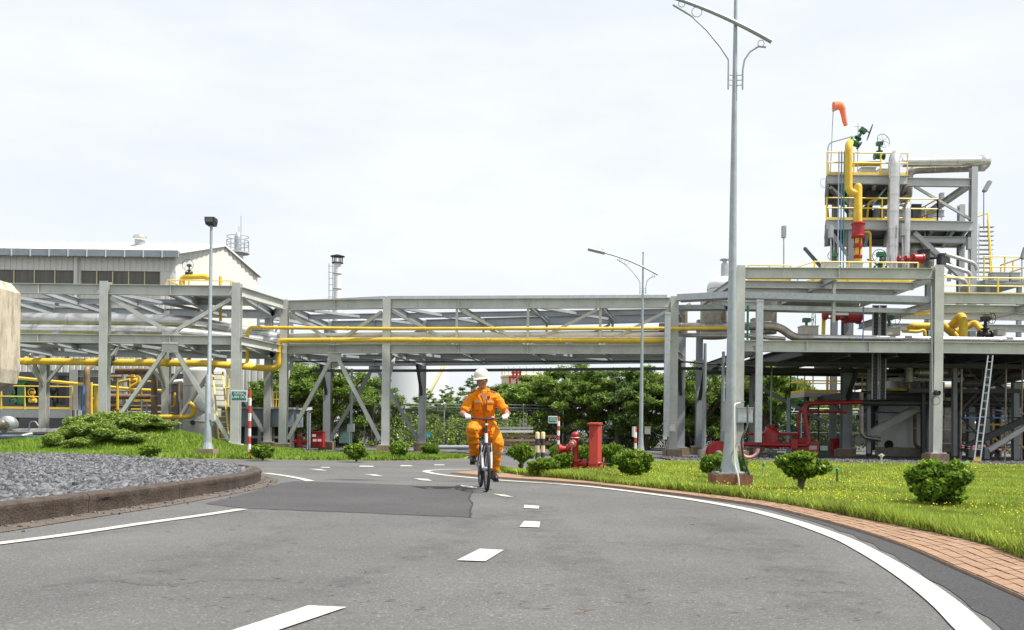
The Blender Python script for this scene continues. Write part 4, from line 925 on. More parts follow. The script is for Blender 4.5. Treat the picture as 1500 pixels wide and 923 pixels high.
# lower vessels and large dark equipment under/behind right rack
vessel('insulated_column', 'dark brown insulated vessel neck behind the tall street lamp', Wp(1045,496,37), .55, 1.55, M_aluold, .1, 2)
vessel('insulated_column', 'brown insulated vessel with conical bottom behind the cable duct', Wp(1122,489,36), .42, 1.3, M_aluold, .1, 2)
vessel('dome_vessel', 'white domed vessel top behind the tall street lamp', Wp(1062,432,40), .8, .35, M_white, .6, 1)
solo('vent_pipe', MB().lathe([(.16,0),(.16,1.0),(.1,1.02),(.1,1.15),(.22,1.16),(.22,1.2),(.03,1.3)], Wp(1061,418,41), n=12), M_galv, 'grey vent stack with cap behind the tall street lamp', 'vent', smooth=True)
sk_ = vessel('vessel_skirt', 'white cylindrical vessel skirt with round hole under the rack', (Wp(1322,640,39).x,39,0), 1.0, 3.2, M_white, .2, 1)
hp = Wp(1313,652,37.7); dv = Vector((hp.x-sk_.location.x, -1, 0)); 
part(sk_, 'dark_hole_disc', MB().lathe([(.2,-.1),(.2,.015),(.18,.03),(.01,.03)], (hp.x, 39-math.sqrt(max(.01,1-(hp.x-sk_.location.x)**2))-.01, hp.z), (hp.x-sk_.location.x,-1,0), 18), M_holeshade)  # solid dark disc, its colour standing in for the shade inside a hole
part(sk_, 'foot_ring', MB().lathe([(1.0,0),(1.12,.0),(1.12,.35),(1.0,.4)], sk_.location, n=28), M_conc)
vessel('insulated_column', 'brown insulated upright vessel right of the tall column base', (Wp(1386,650,36).x,36,.25), .27, 2.2, M_aluold, .5, 4)
duct = thing('insulated_duct', 'ribbed horizontal insulated duct under the right rack', 'duct', Wp(1370,545,35))
part(duct, 'shell', MB().sweep([Wp(u,545+abs(u-1371)*.02,35) for u in np.linspace(1338,1405,12)], [.12,.2,.235,.24,.24,.24,.24,.24,.24,.235,.2,.12], 16), M_aluold, smooth=True)
for u in np.linspace(1344,1400,11): part(duct, 'band', MB().lathe([(.238,-.02),(.25,-.015),(.25,.015),(.238,.02)], Wp(u,545,35), (1,0,0), 16), M_band)
pipe_thing('insulated_pipe', 'upright brown pipe feeding the ribbed duct', [Wp(1332,520,35), Wp(1332,560,35)], .17, M_aluold, 12, None, .5, grp=G3)
for k, (v, y, m_, r_, lb) in enumerate(((575,36,M_dsteel,.09,'upper dark'),(590,35.5,M_dsteel,.12,'lower dark'),(583,38,M_galv,.05,'thin grey'),(604,37.5,M_blue,.03,'thin blue'))):
    pipe_thing('process_pipe', '%s pipe crossing under the right rack behind the columns'%lb, [Wp(1262,v,y), Wp(1520,v+3,y)], r_, m_, 10)
pipe_thing('process_pipe', 'thick dark bent pipe at the far right under the rack', [Wp(1410,560,36), Wp(1450,560,36), Wp(1480,552,35), Wp(1515,545,34)], .22, M_aluold, 12, .4)
actuator('red actuator in the gloom under the rack at far right', Wp(1466,545,37), .8, (1,0,0))
low = thing('skid_platform', 'dark skid platform with yellow rails under the right rack', 'platform', (16,38,0))
zz = Wp(1300,575,37.5).z
part(low, 'deck', MB().bx(13.9, 22, 36.2, 40.5, zz-.3, zz-.05), M_dsteel); railing(low, [(14.3,36.3,zz),(17.2,36.3,zz)], .95, 1.0); railing(low, [(14.3,40.4,zz),(22,40.4,zz)], .95, 1.2)
for x in (15.3, 18.2, 20.4, 22): part(low, 'leg', MB().ib((x,38,0),(x,38,zz-.3),.2,.2,up=(0,1,0)), M_dsteel)
pf = thing('access_platform', 'yellow railed access platform behind the red deluge skid', 'platform', Wp(1195,577,41))
a, b = Wp(1168,576,41), Wp(1235,576,41)
part(pf, 'deck', MB().bx(a.x, b.x, 40, 42, a.z-.2, a.z), M_steel); railing(pf, [(a.x,42,a.z),(a.x,40,a.z),(b.x,40,a.z)], .95, .95, r=.03); railing(pf, [(a.x,42,a.z),(b.x,42,a.z)], .95, 1.2, r=.03)
for x in (a.x+.2, b.x-.2): part(pf, 'leg', MB().bar((x,40.2,0),(x,40.2,a.z-.2),.14), M_dsteel)
brace_ = part(pf, 'brace', MB().bar((a.x+1.2,40.2,a.z-.25),(b.x+.3,40.2,a.z-1.7),.14), M_steelb)
cl = thing('cage_ladder', 'dark access ladder between the red piping and the rack column', 'ladder', Wp(1184,660,39))
for u in (1179, 1199): part(cl, 'rail', MB().bar(Wp(u,662,39), Wp(u,582,39), .06), M_dsteel)
for k in range(9): part(cl, 'rung', MB().bar(Wp(1179,655-k*8,39), Wp(1199,655-k*8,39), .03), M_dsteel)
# scaffold, leaning aluminium ladder, barrier tape
sc_ = thing('scaffold', 'tube scaffold with crossed braces under the right rack', 'scaffold', (18,33.5,0))
for u in (1407, 1472, 1496): 
    p = Wp(u,676,33.5); part(sc_, 'standard', MB().sweep([(p.x,33.5,.0),(p.x,33.5,3.8)], .035, 6), M_aluold)
for (u0,v0,u1,v1) in ((1407,530,1480,606),(1472,545,1407,610),(1407,610,1472,680),(1407,612,1500,612),(1407,560,1500,560)):
    part(sc_, 'tube', MB().sweep([Wp(u0,v0,33.5), Wp(u1,v1,33.5)], .028, 6), M_dsteel)
for u0, u1, v in ((1410,1430,612),(1452,1472,612),(1412,1448,532)): part(sc_, 'blue_board', MB().bar(Wp(u0,v,33.4), Wp(u1,v,33.4), .3, .05), M_blue)
al = thing('aluminium_ladder', 'long aluminium ladder leaning against the right rack girder', 'ladder', Wp(1431,685,28.9))
la, lb_ = Wp(1431,686,28.6), Wp(1451,521,29.8); la.z = .03
for s in (-.1, .1): part(al, 'stile', MB().bar(la+Vector((s,0,0)), lb_+Vector((s*.8,0,0)), .028, .06), M_galv)
for k in range(13): c = la+(lb_-la)*(k+.7)/13.5; part(al, 'rung', MB().bar(c-Vector((.1,0,0)), c+Vector((.1,0,0)), .025), M_galv)
part(al, 'foot', MB().box(la+Vector((0,0,.12)), (.23,.05,.09)), M_yel)
M_tape = mat('red_white_tape', (.75,.45,.42), .6)
tp = thing('barrier_tape', 'sagging red and white barrier tape under the right rack', 'tape', Wp(1410,655,33))
N_, Lk_ = nodes_of(M_tape); wv = N_.new('ShaderNodeTexWave'); wv.inputs['Scale'].default_value = 1.6; gg = N_.new('ShaderNodeNewGeometry'); Lk_(gg.outputs['Position'], wv.inputs['Vector'])
cr_ = N_.new('ShaderNodeValToRGB'); cr_.color_ramp.interpolation = 'CONSTANT'; cr_.color_ramp.elements[0].color = (.6,.03,.04,1); cr_.color_ramp.elements[1].color = (.75,.75,.72,1); cr_.color_ramp.elements[1].position = .5
Lk_(wv.outputs['Fac'], cr_.inputs['Fac']); Lk_(cr_.outputs['Color'], N_['Principled BSDF'].inputs['Base Color'])
for k, pts in enumerate((((1406,652),(1425,658),(1440,654)),((1440,653),(1455,656),(1472,660)),((1406,655),(1420,655),(1438,652)))):
    part(tp, 'strip', MB().extr([(-.004,-.035),(.004,-.035),(.004,.035),(-.004,.035)], Wp(*pts[0],33), Wp(*pts[1],33)).extr([(-.004,-.035),(.004,-.035),(.004,.035),(-.004,.035)], Wp(*pts[1],33), Wp(*pts[2],33)), M_tape)
ys = thing('yellow_stair', 'low stair with yellow handrails at the far right under the rack', 'stair', Wp(1480,670,37))
for (u0,v0,u1,v1) in ((1455,640,1510,690),(1470,630,1510,665),(1455,622,1455,645),(1440,622,1470,622)):
    part(ys, 'rail', MB().sweep([Wp(u0,v0,36.5), Wp(u1,v1,36.5)], .04, 6), M_yelr)
for k in range(6): part(ys, 'tread', MB().box(Wp(1458+k*8,648+k*4,36.8), (.7,.3,.04)), M_dsteel)
# red deluge set
rd = thing('deluge_skid', 'red fire water deluge skid with domed tank under the rack', 'fire equipment', Wp(1140,668,33.5))
c0 = Wp(1129,665,33.5); c0.z = 0.0
part(rd, 'tank', MB().lathe([(.1,.35),(.3,.38),(.3,.9),(.28,1.0),(.2,1.1),(.1,1.14),(.1,1.2),(.16,1.2),(.16,1.25),(.02,1.26)], c0, n=18), M_red, smooth=True)
part(rd, 'stand', MB().bx(c0.x-.7,c0.x+.8,33.2,33.9,.12,.2), M_dsteel)
for x in (-.6,0,.7): part(rd, 'leg', MB().bar(c0+Vector((x,0,0)), c0+Vector((x,0,.35)), .1), M_steelb)
part(rd, 'pipe', MB().pipe([c0+Vector((-1.4,-.3,.5)), c0+Vector((.2,-.3,.5)), c0+Vector((1.35,-.3,.5)), Wp(1178,600,33.3), Wp(1182,591,33.3), Wp(1262,589,33.3)], .085, 10, .2), M_red, smooth=True)
part(rd, 'pipe', MB().pipe([Wp(1170,650,33.8), Wp(1170,603,33.8), Wp(1240,604,33.8)], .05, 10, .1), M_red, smooth=True)
part(rd, 'pipe', MB().pipe([c0+Vector((-.9,0,.9)), c0+Vector((1.1,0,.9))], .05, 10), M_red)
part(rd, 'valve_block', MB().box(c0+Vector((.75,-.3,.55)), (.25,.25,.35)), M_red)
part(rd, 'cabinet', MB().bx(Wp(1164,660,34).x, Wp(1184,660,34).x, 34, 34.4, .1, Wp(1170,641,34).z), M_red)
part(rd, 'gauge', MB().lathe([(.06,0),(.07,.04),(.02,.05)], c0+Vector((-.5,-.35,.95)), (0,-1,0), 12), M_white)
hr = thing('hose_reel', 'round red hose reel behind the clipped shrub at the tall lamp', 'hose reel', Wp(1058,672,30)) 
part(hr, 'disc', MB().lathe([(.05,-.1),(.42,-.1),(.42,-.06),(.3,-.04),(.3,.04),(.42,.06),(.42,.1),(.05,.1)], Wp(1052,664,30), (.2,-1,0), 22), M_red, smooth=True)
part(hr, 'stand', MB().bar(Wp(1052,664,30.15)-Vector((0,0,.6)), Wp(1052,664,30.15), .1), M_red); part(hr, 'hub', MB().lathe([(.1,0),(.1,.08),(.02,.1)], Wp(1052,664,29.88), (.2,-1,0), 12), M_white)
pipe_thing('pink_hose', 'faded pink hose looping down to the cable duct foot', [Wp(1083,652,29), Wp(1086,664,29), Wp(1092,670,29), Wp(1102,670,29), Wp(1109,664,29), Wp(1111,657,29)], .055, mat('pink_hose', (.62,.28,.24), .5), 10, .2)
def bin_(label, u, v0, v1, Y, m, wd):
    a, b = Wp(u,v1,Y), Wp(u,v0,Y); t_ = thing('waste_bin', label, 'bin', a, 'wheeled bins'); h = b.z-a.z
    part(t_, 'tub', MB().extr([(-wd*.42,0),(wd*.42,0),(wd*.5,h*.85),(-wd*.5,h*.85)], (a.x,Y-.2,a.z), (a.x,Y+.2,a.z)), m); part(t_, 'lid', MB().bx(a.x-wd*.54,a.x+wd*.54,Y-.25,Y+.25,a.z+h*.86,b.z), m); part(t_, 'notice', MB().bx(a.x-wd*.3,a.x+wd*.3,Y-.225,Y-.215,a.z+h*.45,a.z+h*.72), M_white)
bin_('orange red wheeled bin beside the deluge skid', 1188, 647, 668, 35.5, mat('orange_bin', (.55,.09,.03), .5), .5)
bin_('dark green wheeled bin between orange bin and rack column', 1204, 646, 671, 36, mat('green_bin', (.02,.10,.05), .5), .5)
pipe_thing('green_tube', 'green tube bending down behind the deluge skid', [Wp(1157,650,36), Wp(1158,590,36), Wp(1186,588,36)], .035, M_teal, 6, .1)
solo('rack_stanchion', MB().bar(Wp(1154,665,35.5), Wp(1155,582,35.5), .1), M_steelb, 'slim grey stanchion left of the green tube', 'post')
solo('foam_stand', MB().bx(13.6,13.95,37.6,38,0.0,.75), M_red, 'small red stand behind the rack column base', 'stand')
# poles and boxes near column right of road
cabinet('large pale control cabinet mounted right of the tall lamp pole', 1062, 589, 1090, 632, 29.6, M_steel, .4, 'control_cabinet', grp='control cabinets')
cabinet('grey control cabinet beside the larger one at the tall lamp', 1079, 598, 1103, 619, 29.1, M_galv, .35, 'control_cabinet', grp='control cabinets')
cabinet('small meter box on the column right of the road', 978, 620, 990, 632, 31.2, M_pale, .18, 'meter_box', grp='control cabinets')
cabinet('tiny white switch box at the foot of the left cable duct', 972, 638, 977, 644, 31.0, M_white, .12, 'switch_box', grp='control cabinets')
cabinet('pale box clamped to the far street lamp post', 945, 626, 953, 636, 32.2, M_pale, .14, 'switch_box', grp='control cabinets')
for k, (u, v0, v1, Y, lb) in enumerate(((1031,666,503,34,'slim grey lamp pole left of the tall street lamp'),(1058,668,515,33.5,'grey pole close left of the tall street lamp'),(1129,640,520,36,'thin white pole above the red domed tank'))):
    a, b = Wp(u,v0,Y), Wp(u,v1,Y); a.z = 0; b.x = a.x
    t_ = thing('steel_pole', lb, 'pole', a, 'slim steel poles'); part(t_, 'shaft', MB().sweep([a, b], [.09,.06] if k < 2 else [.04,.03], 8), M_lamp); part(t_, 'foot', MB().box(a+Vector((0,0,.12)), (.4,.4,.3)), M_conc)
# camera speaker on the tall column
cc = thing('security_camera', 'dark security camera bracketed on the tall column', 'camera', Wp(1371,575,29.7))
part(cc, 'body', MB().lathe([(.03,0),(.09,.02),(.1,.2),(.075,.22),(.07,.18)], Wp(1369,575,29.85), (.2,-1,-.1), 14), M_dsteel); part(cc, 'bracket', MB().bar(Wp(1364,573,29.8), Wp(1371,575,29.8), .05), M_galv); part(cc, 'cable_loop', MB().torus(Wp(1371,587,29.75), (0,1,0), .14, .008, 18, 4), M_black)
pipe_thing('conduit', 'thin conduit running down the face of the tall column', [Wp(1364,420,29.8), Wp(1366,580,29.8)], .02, M_galv, 6)

# clutter on the tower levels
random.seed(44)
for k, (u0, v0, u1, v1, y, m_) in enumerate(((1272,277,1286,290,YT+.6,M_dsteel),(1287,280,1300,296,YT+1,M_green),(1268,302,1278,322,YT+.8,M_black),(1283,306,1296,322,YT+.5,M_steelb),(1336,300,1350,322,YT+1.4,M_dsteel),(1350,366,1362,380,YT-.6,M_black),(1378,372,1392,388,YT-.4,M_dsteel),(1262,246,1283,255,YT+.5,M_white),(1288,248,1303,256,YT+.7,M_pale))):
    cabinet(place('small tower box', 'tower', (u0+u1)/2, (v0+v1)/2), u0, v0, u1, v1, y, m_, .4, 'equipment_box', cat='equipment', grp='small tower equipment')
for k, (pts, r_, m_) in enumerate((([(1270,322),(1272,296),(1290,290)],.05,M_yel),([(1278,300),(1300,272),(1300,262)],.04,M_galv),([(1290,322),(1292,300),(1300,298)],.06,M_dsteel),([(1215,338),(1222,352),(1222,380)],.03,M_galv),([(1340,412),(1342,380),(1372,378)],.05,M_dsteel),([(1296,412),(1282,384),(1270,380)],.04,M_galv),([(1310,300),(1325,300),(1326,322)],.07,M_alu),([(1355,338),(1355,350),(1380,352)],.04,M_galv),([(1262,322),(1262,298),(1266,292)],.05,M_black),([(1390,412),(1391,396),(1402,394)],.09,M_pale))):
    pipe_thing('service_pipe', place('small tower pipe', 'tower', pts[1][0], pts[1][1]), [q(u,v,YT+.3) for u,v in pts], r_, m_, 8, .15, grp='small tower piping')
pipe_thing('lamp_cable_loop', 'thin wire loops hanging off the left end of the tower platforms', [q(1209,262,YT-.2), q(1203,262,YT-.2), q(1201,268,YT-.2), q(1205,275,YT-.2), q(1210,274,YT-.2)], .012, M_galv, 5, .3)
# ---- more plant under the right rack, dark pipes added to deepen its shade
G4 = 'dark pipes under the right rack'
random.seed(21)
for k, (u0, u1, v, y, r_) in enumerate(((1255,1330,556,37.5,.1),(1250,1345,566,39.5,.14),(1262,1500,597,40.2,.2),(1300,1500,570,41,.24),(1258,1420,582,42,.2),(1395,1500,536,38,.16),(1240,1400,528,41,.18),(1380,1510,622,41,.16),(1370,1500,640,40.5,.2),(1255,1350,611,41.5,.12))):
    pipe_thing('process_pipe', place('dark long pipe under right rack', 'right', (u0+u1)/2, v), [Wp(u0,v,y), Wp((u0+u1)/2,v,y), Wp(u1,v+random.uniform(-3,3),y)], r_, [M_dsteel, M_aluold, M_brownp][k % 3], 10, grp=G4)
for k, (u, v0, v1, y, r_) in enumerate(((1278,660,520,39.8,.12),(1360,668,530,38.6,.16),(1402,668,560,37.2,.12),(1436,668,540,38.9,.2),(1462,672,530,39.5,.15),(1490,672,560,38.8,.22),(1418,520,600,41,.25))):
    a, b = Wp(u,v0,y), Wp(u,v1,y); b.x = a.x
    pipe_thing('process_riser', place('dark upright pipe under right rack', 'right', u, (v0+v1)/2), [a, b], r_, [M_dsteel, M_aluold][k % 2], 10, grp='dark risers under the right rack')
for k, (u0, v0, u1, v1, y, m_) in enumerate(((1262,596,1290,618,41.6,M_steelb),(1398,578,1440,602,40.6,M_aluold),(1444,592,1500,614,41,M_galv),(1362,634,1402,660,41.4,M_steelb),(1418,644,1452,668,40.8,M_aluold),(1244,545,1284,562,42,M_aluold))):
    a, b = Wp(u0,(v0+v1)/2,y), Wp(u1,(v0+v1)/2,y); b.z = a.z; rr2 = (v1-v0)/2/FPX*y; L0 = b.x-a.x
    t_ = thing('horizontal_drum', place('horizontal drum under right rack', 'right', (u0+u1)/2, (v0+v1)/2), 'drum', a, 'drums under the right rack')
    part(t_, 'shell', MB().lathe([(.02,-.12),(rr2*.6,-.1),(rr2*.95,0),(rr2,.08),(rr2,L0-.08),(rr2*.95,L0),(rr2*.6,L0+.1),(.02,L0+.12)], a, (1,0,0), 18), m_, smooth=True)
    for j in (.2,.5,.8): part(t_, 'band', MB().lathe([(rr2+.001,-.02),(rr2+.015,-.015),(rr2+.015,.015),(rr2+.001,.02)], a+Vector((L0*j,0,0)), (1,0,0), 18), M_band)
    for j in (.25,.75): part(t_, 'saddle', MB().bx(a.x+L0*j-.06, a.x+L0*j+.06, y-.2, y+.2, 0 if v1 > 630 else a.z-rr2-.3, a.z-rr2*.8), M_dsteel)
for k, (u0, v0, u1, v1, y, s_, m_) in enumerate(((1398,668,1398,535,34.6,.16,M_steelb),(1444,672,1444,540,34.8,.2,M_steelb),(1487,674,1487,560,35,.22,M_steelb),(1272,664,1272,540,36,.14,M_steelb),(1352,666,1352,560,35.4,.14,M_dsteel),(1300,556,1410,556,35.2,.14,M_steelb),(1330,572,1500,573,34.9,.16,M_dsteel),(1256,548,1330,548,36.4,.12,M_galv),(1262,600,1300,570,36.2,.1,M_steelb),(1404,604,1470,534,35,.1,M_dsteel))):
    solo('support_frame_member', MB().ib(Wp(u0,v0,y), Wp(u1,v1,y), s_, s_, .018, up=(0,1,0)), m_, place('%s frame beam under right rack' % ('upright' if u0 == u1 else 'level' if abs(v0-v1) < 4 else 'slanted'), 'right', (u0+u1)/2, (v0+v1)/2), 'frame', 'frame members under the right rack')
for k, (pts, r_, m_) in enumerate((([(1262,575),(1262,640),(1290,644)],.09,M_aluold),([(1376,560),(1376,610)],.2,M_aluold),([(1415,530),(1415,560),(1440,566),(1440,600)],.12,M_aluold),([(1462,560),(1480,575),(1480,640)],.1,M_galv),([(1290,528),(1320,540),(1320,575)],.1,M_aluold),([(1452,600),(1500,606)],.06,M_galv),([(1340,600),(1340,655),(1368,658)],.07,M_brownp),([(1395,630),(1450,632)],.05,M_galv))):
    pipe_thing('process_pipe', place('bent pipe under right rack', 'right', pts[-1][0], pts[-1][1]), [Wp(u,v,35.6+.3*k) for u,v in pts], r_, m_, 10, .25, .6, grp='bent pipes under the right rack')

# ================================================================ WHITE PLANT BUILDING (left, behind)
M_clad = mat('white_corrugated_cladding', (.62,.61,.57), .5, 0, .05, .6, dirt=.12, dirtcol=(.45,.42,.36))
M_roof = mat('white_metal_roof', (.66,.66,.62), .45, 0, .04, .6)
M_gutter = mat('grey_gutter', (.22,.26,.29), .5)
M_skyl = mat('translucent_strip', (.10,.095,.075), .3, 0, .35, 1.2, stretch=(3,1,.3))
M_cream = mat('cream_strip', (.55,.50,.30), .5)
YA = 50.0
A_ = Wp(258,378,YA); XA = A_.x; ZE = Wp(258,370,YA).z
Bp = Vector((Wp(377,405,58).x, 58, 0)); ZB = Wp(377,405,58).z
Pk = Vector((Wp(322,360,54.3).x, 54.3, 0)); ZPk = Wp(322,360,54.3).z
bl = thing('plant_building', 'white corrugated plant building with pitched roof behind the left rack', 'building', (-30,54,0))
def corr(x0, x1, y, z0, z1, pitch=.32, d=.035):
    mb = MB(); n = int((x1-x0)/pitch); vs = []
    for i in range(n+1):
        x = x0+(x1-x0)*i/n
        for dx, dd in ((0,0),(.30,0),(.36,-d),(.94,-d)):
            if i == n and dx: break
            vs.append((x+dx*pitch, y+dd))
    m_ = len(vs); return mb.add([(a,b,z0) for a,b in vs]+[(a,b,z1) for a,b in vs], [(i, i+1, m_+i+1, m_+i) for i in range(m_-1)])
zw1, zw0 = Wp(170,397,YA).z, Wp(170,417,YA).z; zc0 = Wp(170,424,YA).z
part(bl, 'upper_wall', corr(-46, XA, YA, zw1, ZE), M_clad); part(bl, 'lower_wall', corr(-46, XA, YA, 0, zc0), M_clad)
def band(u0, u1, z0, z1, m, nm, dy=-.01):
    a, b = Wp(u0,400,YA).x, Wp(u1,400,YA).x; return part(bl, nm, MB().bx(a, b, YA+dy, YA+dy+.06, z0, z1), m)
X0 = [Wp(u,400,YA).x for u in (-160, 4, 110, 118, 235, 258)]
part(bl, 'wall_panel', corr(X0[4], XA, YA, zc0, zw1), M_clad)
win = []
for a, b, n_ in ((X0[0], X0[2], 9), (X0[3], X0[4], 5)):
    w_ = part(bl, 'window_band', MB().bx(a, b, YA+.08, YA+.12, zw0, zw1), M_skyl)
    for k in range(n_+1):
        x = a+(b-a)*k/n_; part(w_, 'mullion', MB().bx(x-.03, x+.03, YA+.02, YA+.075, zw0, zw1), M_cream)
    c_ = part(bl, 'cream_strip', corr(a, b, YA+.04, zc0, zw0), M_cream)
part(bl, 'column_strip', MB().bx(X0[2], X0[3], YA-.03, YA+.02, zc0, zw1), M_clad)
part(bl, 'downpipe', MB().pipe([(Wp(113,380,YA).x,YA-.12,ZE-.3),(Wp(113,380,YA).x,YA-.12,zc0-.6)], .12, 8), M_clad)
# gable end
n_ = 36; gp = []
for k in range(n_+1):
    t_ = k/n_; x = XA+(Bp.x-XA)*t_; y = YA+(58-YA)*t_
    tp_ = (Pk.y-YA)/(58-YA); zt = ZE+(ZPk-ZE)*t_/tp_ if t_ < tp_ else ZPk+(ZB-ZPk)*(t_-tp_)/(1-tp_)
    gp.append((x + (.05 if k % 2 else 0), y, zt))
part(bl, 'gable_wall', MB().add([(a,b,0) for a,b,_ in gp]+gp, [(i, i+1, n_+2+i, n_+1+i) for i in range(n_)]), M_clad)
ov = .35
part(bl, 'roof', MB().add([(-46,YA-ov,ZE-.02),(XA+ov,YA-ov,ZE-.02),(Pk.x+ov,Pk.y,ZPk+.08),(-46,Pk.y,ZPk+.08),(Bp.x+ov,58.3,ZB-.02),(-46,58.3,ZB-.02),
    (-46,YA-ov,ZE-.12),(XA+ov,YA-ov,ZE-.12),(Pk.x+ov,Pk.y,ZPk-.04),(Bp.x+ov,58.3,ZB-.14)], [(0,1,2,3),(3,2,4,5),(0,6,7,1),(1,7,8,2),(2,8,9,4)]), M_roof)
part(bl, 'gutter', MB().bx(-46, XA+.3, YA-.55, YA-.36, ZE-.36, ZE+.02), M_gutter)
for k in range(24): part(bl, 'gutter_clip', MB().bx(XA-.6-k*1.05, XA-.54-k*1.05, YA-.57, YA-.551, ZE-.4, ZE+.03), M_clad)
for k in range(30):
    t_ = k/30; x = -40+k*.72
    part(bl, 'roof_rib', MB().bar((x,YA-ov,ZE+.01),(x+(Pk.x-XA)*.9,Pk.y,ZPk+.11),.06,.05), M_roof)
vt = Wp(205,353,53); vv = thing('roof_ventilator', 'round silver ventilator on the white roof', 'ventilator', vt)
part(vv, 'neck', MB().lathe([(.3,-.5),(.3,.05)], vt, n=14), M_galv)
part(vv, 'dome', MB().lathe([(.3,0),(.4,.08),(.42,.18),(.36,.3),(.22,.38),(.03,.41)], vt, n=18), M_alu, smooth=True)

# ================================================================ LEFT PLANT BELOW THE RACK
lp = thing('operations_deck', 'grey steel deck with yellow handrail at the left edge', 'platform', (-20,38,0))
zd = Wp(60,600,38).z; xa, xb = -26, Wp(104,600,38).x
part(lp, 'deck', MB().bx(xa, xb, 38, 41.5, zd-.35, zd), M_steelb); railing(lp, [(xa,38.1,zd),(xb,38.1,zd)], 1.0, 1.0, r=.03)
for x in (-24,-21.5,xb-.2): part(lp, 'leg', MB().ib((x,38.4,0),(x,38.4,zd-.35),.2,.2,up=(0,1,0)), M_dsteel)
part(lp, 'shade_backing', MB().bx(-27, -14.5, 44, 44.2, 0, Wp(60,545,44).z), M_dsteel)  # dark sheet added behind the deck to paint in the shaded interior
random.seed(3)
for k in range(6):
    u = 10+k*15; cabinet(place('%s pump block on the left deck' % ['dark grey','green','black'][k % 3], 'left', u, 590), u, 556+random.uniform(-6,8), u+11, 592, 40.6, [M_dsteel, M_green, M_black][k % 3], .8, 'pump_block', cat='pump', grp='pump blocks on the deck')
pipe_thing('grey_pipe', 'long pale pipe low at the left edge under the deck', [Wp(-40,633,35), Wp(108,632,35)], .13, M_alu, 12, None, .9)
pipe_thing('grey_pipe', 'brownish flanged pipe beside the pale one under the deck', [Wp(-40,640,34.5), Wp(30,640,34.5), Wp(56,634,35.2), Wp(100,634,35.2)], .1, M_aluold, 12)
pipe_thing('blue_tube', 'thin blue rail crossing low at the left edge', [Wp(-40,639,33), Wp(75,639,33)], .03, M_blue, 6)
for k, (u, v, r_) in enumerate(((10,622,.34),(3,622,.2))):
    solo('motor_end', MB().lathe([(.05,-.5),(r_*.9,-.48),(r_,-.4),(r_,.1),(r_*.8,.16),(.04,.2)], Wp(u,v,35-k*.5), (.3,-1,.0), 18), [M_galv,M_aluold][k], ['larger silver motor drum','smaller rusty motor drum'][k]+' low at the left edge', 'motor', smooth=True)
pipe_thing('cable_bundle', 'blue grey cable loop above the low pipes at left', [Wp(42,632,34.4), Wp(44,618,34.4), Wp(52,617,34.4), Wp(56,624,34.4)], .03, M_steelb, 6, .2)
solo('rusty_skid', MB().bx(Wp(17,645,35).x, Wp(55,645,35).x, 35, 36, 0, Wp(30,640,35).z), M_rustblock, 'rusty low skid block behind the gravel at left', 'skid')
solo('concrete_block', MB().bx(Wp(-30,640,37).x, Wp(100,640,37).x, 37, 37.6, 0, .25), M_conc, 'low concrete footing under the operations deck', 'footing')
# pipework band between deck and vessel
pipe_thing('yellow_pipe', 'thin pale yellow sloping pipe left behind the rack columns', [Wp(20,553,39), Wp(200,571,38), Wp(250,573,38)], .07, M_yelr, 10, .2, grp='yellow pipes')
pipe_thing('yellow_pipe', 'low horizontal yellow pipe with a hook end at the grey vessel', [Wp(180,611,35.5), Wp(275,611,35.5), Wp(284,608,35.5), Wp(284,596,35.5), Wp(277,590,35.4)], .095, M_yel, 12, .3, grp='yellow pipes')
pipe_thing('brown_pipe', 'brown pipe dropping behind the left rack brace', [Wp(170,544,37), Wp(222,544,37), Wp(226,550,37), Wp(226,610,37)], .13, M_brownp, 12, .3, .8, grp='brown pipes')
pipe_thing('brown_pipe', 'lower brown horizontal pipe behind the left rack', [Wp(150,581,38), Wp(222,581,38)], .12, M_brownp, 12, None, .7, grp='brown pipes')
pipe_thing('brown_pipe', 'thin brown horizontal pipe above the shrubs at left', [Wp(150,594,38), Wp(240,596,38)], .08, M_brownp, 10, grp='brown pipes')
pipe_thing('brown_pipe', 'upright brown pipe left of the yellow post', [Wp(127,625,38), Wp(127,540,38), Wp(133,536,38.5)], .13, M_brownp, 12, .2, grp='brown pipes')
pipe_thing('yellow_post', 'stout upright yellow pipe post by the mound shrubs', [Wp(142,632,34), Wp(144,568,34)], .15, M_yel, 12)
pipe_thing('blue_tube', 'upright blue tube behind the left rack column', [Wp(121,628,36.5), Wp(123,563,36.5)], .05, M_blue, 8)
solo('rack_stanchion', MB().ib(Wp(110,640,39), Wp(110,542,39), .3, .36, up=(0,1,0)), M_steelb, 'grey stanchion behind and between the two front rack columns', 'post')
solo('rack_stanchion', MB().ib(Wp(178,625,40), Wp(178,540,40), .24, .3, up=(0,1,0)), M_steelb, 'dark stanchion seen under the left rack brace', 'post')
solo('pipe_support_beam', MB().ib(Wp(103,547,39), Wp(160,547,39), .3, .2), M_steelb, 'short grey support beam over the stanchion at left', 'beam')
for k, (u0, v0, u1, v1, Y) in enumerate(((130,600,148,622,39),(158,588,172,606,40),(196,600,214,616,41),(236,560,262,575,41))):
    cabinet(place('grey equipment box behind left rack', 'left', (u0+u1)/2, (v0+v1)/2), u0, v0, u1, v1, Y, [M_steelb, M_dsteel][k % 2], .6, 'equipment_box', grp='equipment boxes at left')
for k, (u0, u1, v) in enumerate(((135,160,596),(190,225,571),(192,208,612))):
    t_ = thing('yellow_guard_rail', place('yellow guard rail in left pipework', 'left', (u0+u1)/2, v), 'railing', Wp(u0,v+18,38.5), 'yellow guard rails'); railing(t_, [Wp(u0,v+18,38.5), Wp(u1,v+18,38.5)], .9, .6, r=.035)
solo('back_wall_panel', corr(-24, -11, 46, .1, 4.1), M_clad, 'pale corrugated lower wall behind the left pipework', 'wall')
